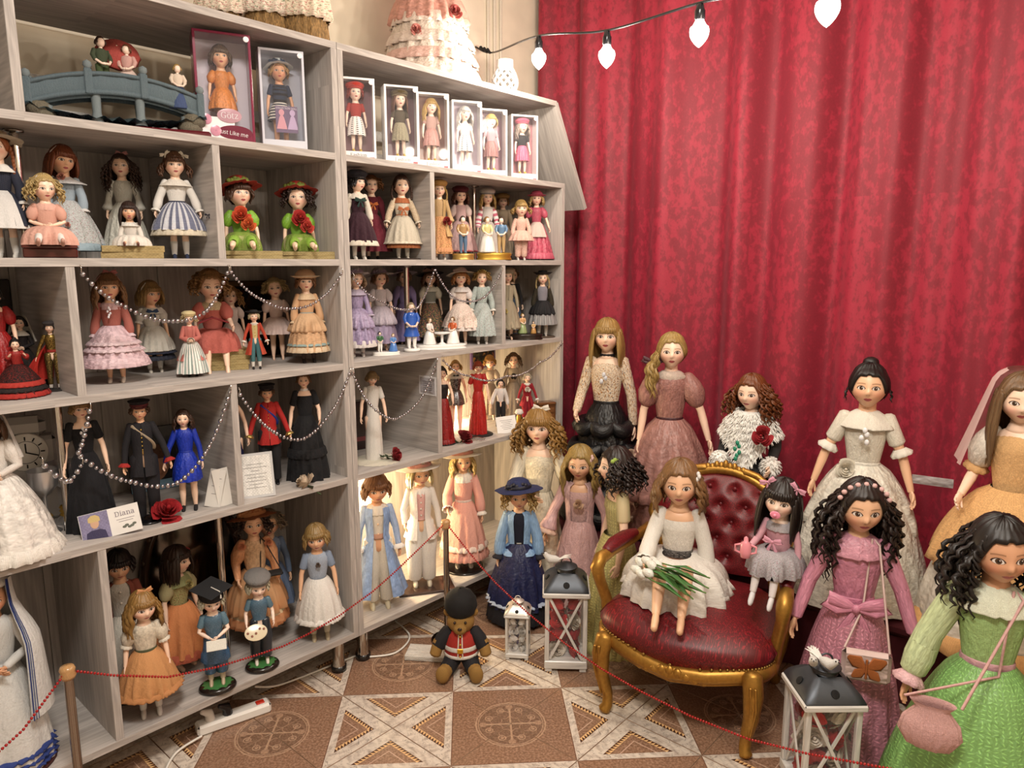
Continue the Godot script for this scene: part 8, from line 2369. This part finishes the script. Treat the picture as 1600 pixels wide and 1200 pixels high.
func floor_things():
	var y := 0.0
	lantern("white wooden lantern with grey dome roof and red roses beside the chair", Vector3(-1.70, 0, -2.255), 38.6, 0.175, 0.345, "565a60")
	roses_in(Vector3(-1.70, 0, -2.255), 38.6, 0.175, 0.345, ["b01a20", "d0262a", "b01a20", "ece2d2", "d0262a", "b41c24", "b01a20"], "the white lantern beside the chair", "roses in the lantern by the chair")
	lantern("white wooden lantern with grey dome roof in front of the pink gown", Vector3(-0.645, 0, -2.19), 42, 0.175, 0.345, "565a60")
	roses_in(Vector3(-0.645, 0, -2.19), 42, 0.175, 0.345, ["d0262a", "eee4d6", "b01a20", "e9ddca", "ece2d2"], "the white lantern before the pink gown", "roses in the lantern by the pink gown")
	lantern("small white metal lantern with violet and white roses near the bear", Vector3(-1.885, 0, -2.165), 35, 0.1, 0.2, "e2ded8")
	roses_in(Vector3(-1.885, 0, -2.165), 35, 0.1, 0.2, ["7a6a9c", "f0ece6", "f0ece6", "e6e0dc"], "the small white lantern", "roses in the small lantern")
	lantern("small white metal lantern at the hem of the green gown", Vector3(-0.38, 0, -2.03), 38, 0.1, 0.2, "e2ded8")
	lantern("small white metal lantern at the far side of the green gown", Vector3(-0.10, 0, -1.98), 30, 0.1, 0.2, "e2ded8")
	bird("white feathered dove ornament perched on the lantern beside the chair", Vector3(-1.735, 0.44, -2.21), -60, 0.06)
	bird("larger white feathered bird ornament on the lantern before the pink gown", Vector3(-0.625, 0.445, -2.14), 70, 0.055)
	bird("smaller white feathered bird ornament on the lantern before the pink gown", Vector3(-0.66, 0.45, -2.12), 20, 0.045)
	build_bear()
	var t := thing("white_board", "flat white board lying on the tiles behind the bear", "board", Vector3(-2.17, 0, -1.90), 35)
	obj("board", bx(Vector3(0, 0.012, 0), Vector3(0.17, 0.022, 0.1), 0.002), mat("e2ddd4"), t)
	barrier_post("slim steel barrier post with wooden cap before the nun figure's bay", Vector3(-2.2, 0, -0.58), 0.53)
	barrier_post("slim steel barrier post with wooden cap before the pink-hatted dolls", Vector3(-2.2, 0, -2.05), 0.56)
	bead_rope("red bead rope hanging between the two steel posts", [Vector3(-2.2, 0.515, -0.58), Vector3(-2.2, 0.37, -0.85), Vector3(-2.2, 0.315, -1.15), Vector3(-2.2, 0.31, -1.35), Vector3(-2.2, 0.37, -1.65), Vector3(-2.2, 0.545, -2.05)])
	bead_rope("red bead rope leading away from the post before the nun figure", [Vector3(-2.2, 0.515, -0.58), Vector3(-2.15, 0.42, -0.45), Vector3(-2.1, 0.36, -0.25), Vector3(-2.05, 0.35, 0.0)])
	bead_rope("red bead rope passing in front of the lanterns and the gilt chair", [Vector3(-2.2, 0.545, -2.05), Vector3(-1.9, 0.36, -2.045), Vector3(-1.53, 0.235, -2.03), Vector3(-1.18, 0.2, -2.0), Vector3(-0.79, 0.215, -1.98), Vector3(-0.40, 0.33, -1.95), Vector3(0.1, 0.5, -1.9)])
	barrier_post("steel barrier post at the far rope end past the green gown", Vector3(0.1, 0, -1.9), 0.53)
	# power strip and cables
	t = thing("power_strip", "white power strip with a red switch on the tiles", "power strip", Vector3(-2.36, 0.0, -1.13), 77)
	obj("housing", bx(Vector3(0, 0.02, 0), Vector3(0.26, 0.04, 0.055), 0.008), mat("e6e3dd", "gloss"), t)
	obj("switch", bx(Vector3(0.095, 0.041, 0), Vector3(0.03, 0.008, 0.022), 0.002), mat("c0301c", "gloss"), t)
	for k in 2:
		var mb := MB.new()
		mb.tube([Vector3(-0.02 - 0.06 * k, 0.04, 0), Vector3(-0.025 - 0.06 * k, 0.07, 0.002), Vector3(-0.05 - 0.06 * k, 0.085, 0.01)], [0.018, 0.016, 0.008], 10)
		obj("plug", mb, mat("18171a" if k == 0 else "dcd8d2", "gloss"), t)
	for q in [["white cable running from the power strip along the shelf legs", [Vector3(-2.40, 0.07, -1.24), Vector3(-2.41, 0.03, -1.32), Vector3(-2.42, 0.008, -1.42), Vector3(-2.40, 0.006, -1.6), Vector3(-2.38, 0.006, -1.75)]], ["white cable curling from the power strip over the tiles", [Vector3(-2.34, 0.02, -1.0), Vector3(-2.33, 0.008, -0.9), Vector3(-2.22, 0.006, -0.82), Vector3(-2.1, 0.006, -0.85), Vector3(-2.02, 0.006, -0.75)]], ["white cable crossing under the shelf with the globe lamp", [Vector3(-2.34, 0.006, -1.72), Vector3(-2.28, 0.006, -1.82), Vector3(-2.34, 0.006, -1.95), Vector3(-2.5, 0.006, -2.0)]]]:
		var c := Curve3D.new()
		var pts: Array = q[1]
		for k in pts.size():
			var d: Vector3 = (pts[mini(k + 1, pts.size() - 1)] - pts[maxi(k - 1, 0)]) / 6.0
			c.add_point(pts[k], -d, d)
		var path := []
		for p in c.tessellate_even_length(5, 0.02):
			path.append(p)
		var mb := MB.new()
		mb.tube(path, [0.0042], 7)
		var o := obj("cable", mb, mat("e2ded6", "gloss"))
		tag(o, q[0], "cable")

func ceiling_lamp(at: Vector3, w: float, energy: float, label: String):
	var t := thing("ceiling_lamp", label, "lamp", at)
	var gm := StandardMaterial3D.new()
	gm.albedo_color = Color("fff8ec")
	gm.emission_enabled = true
	gm.emission = Color(1.0, 0.96, 0.9)
	gm.emission_energy_multiplier = 2.0
	obj("diffuser", bx(Vector3(0, -0.03, 0), Vector3(w, 0.02, w), 0.004), gm, t)
	obj("housing", bx(Vector3(0, -0.01, 0), Vector3(w + 0.04, 0.02, w + 0.04), 0.004), mat("ecebe8"), t)
	var l := AreaLight3D.new()
	l.area_size = Vector2(w, w)
	l.light_color = Color(1.0, 0.97, 0.93)
	l.light_energy = energy
	l.area_range = 12.0
	l.area_attenuation = 2.0
	l.shadow_enabled = true
	l.position = Vector3(0, -0.05, 0)
	l.rotation_degrees.x = -90
	t.add_child(l)

func _ready():
	rng.seed = 11
	var cam := Camera3D.new()
	cam.fov = 55.9
	cam.near = 0.05
	cam.position = Vector3(0, 1.65, 0)
	cam.rotation_degrees = Vector3(-9.42, 41.52, -0.08)
	add_child(cam)
	cam.make_current()
	var env := Environment.new()
	env.background_mode = Environment.BG_COLOR
	env.background_color = Color(0.02, 0.02, 0.025)
	env.tonemap_mode = Environment.TONE_MAPPER_LINEAR
	env.tonemap_exposure = 1.35
	env.sdfgi_enabled = true
	env.ssao_enabled = true
	env.ssil_enabled = true
	var we := WorldEnvironment.new()
	we.environment = env
	add_child(we)
	ceiling_lamp(Vector3(-0.45, 3.34, -0.3), 0.6, 6.3, "square white ceiling lamp over the middle of the room")
	build_string_lights(0.3)
	build_room()
	build_curtain()
	build_shelves()
	build_bench()
	build_armchair()
	floor_dolls()
	floor_things()
	shelf_right_bottom()
	shelf_left_top()
	top_of_case()
	shelf_left_row2()
	shelf_left_row3()
	shelf_left_row4()
	shelf_left_row5()
	shelf_row_boxes()
	shelf_right_row2()
	shelf_right_row3()
	shelf_right_row4()
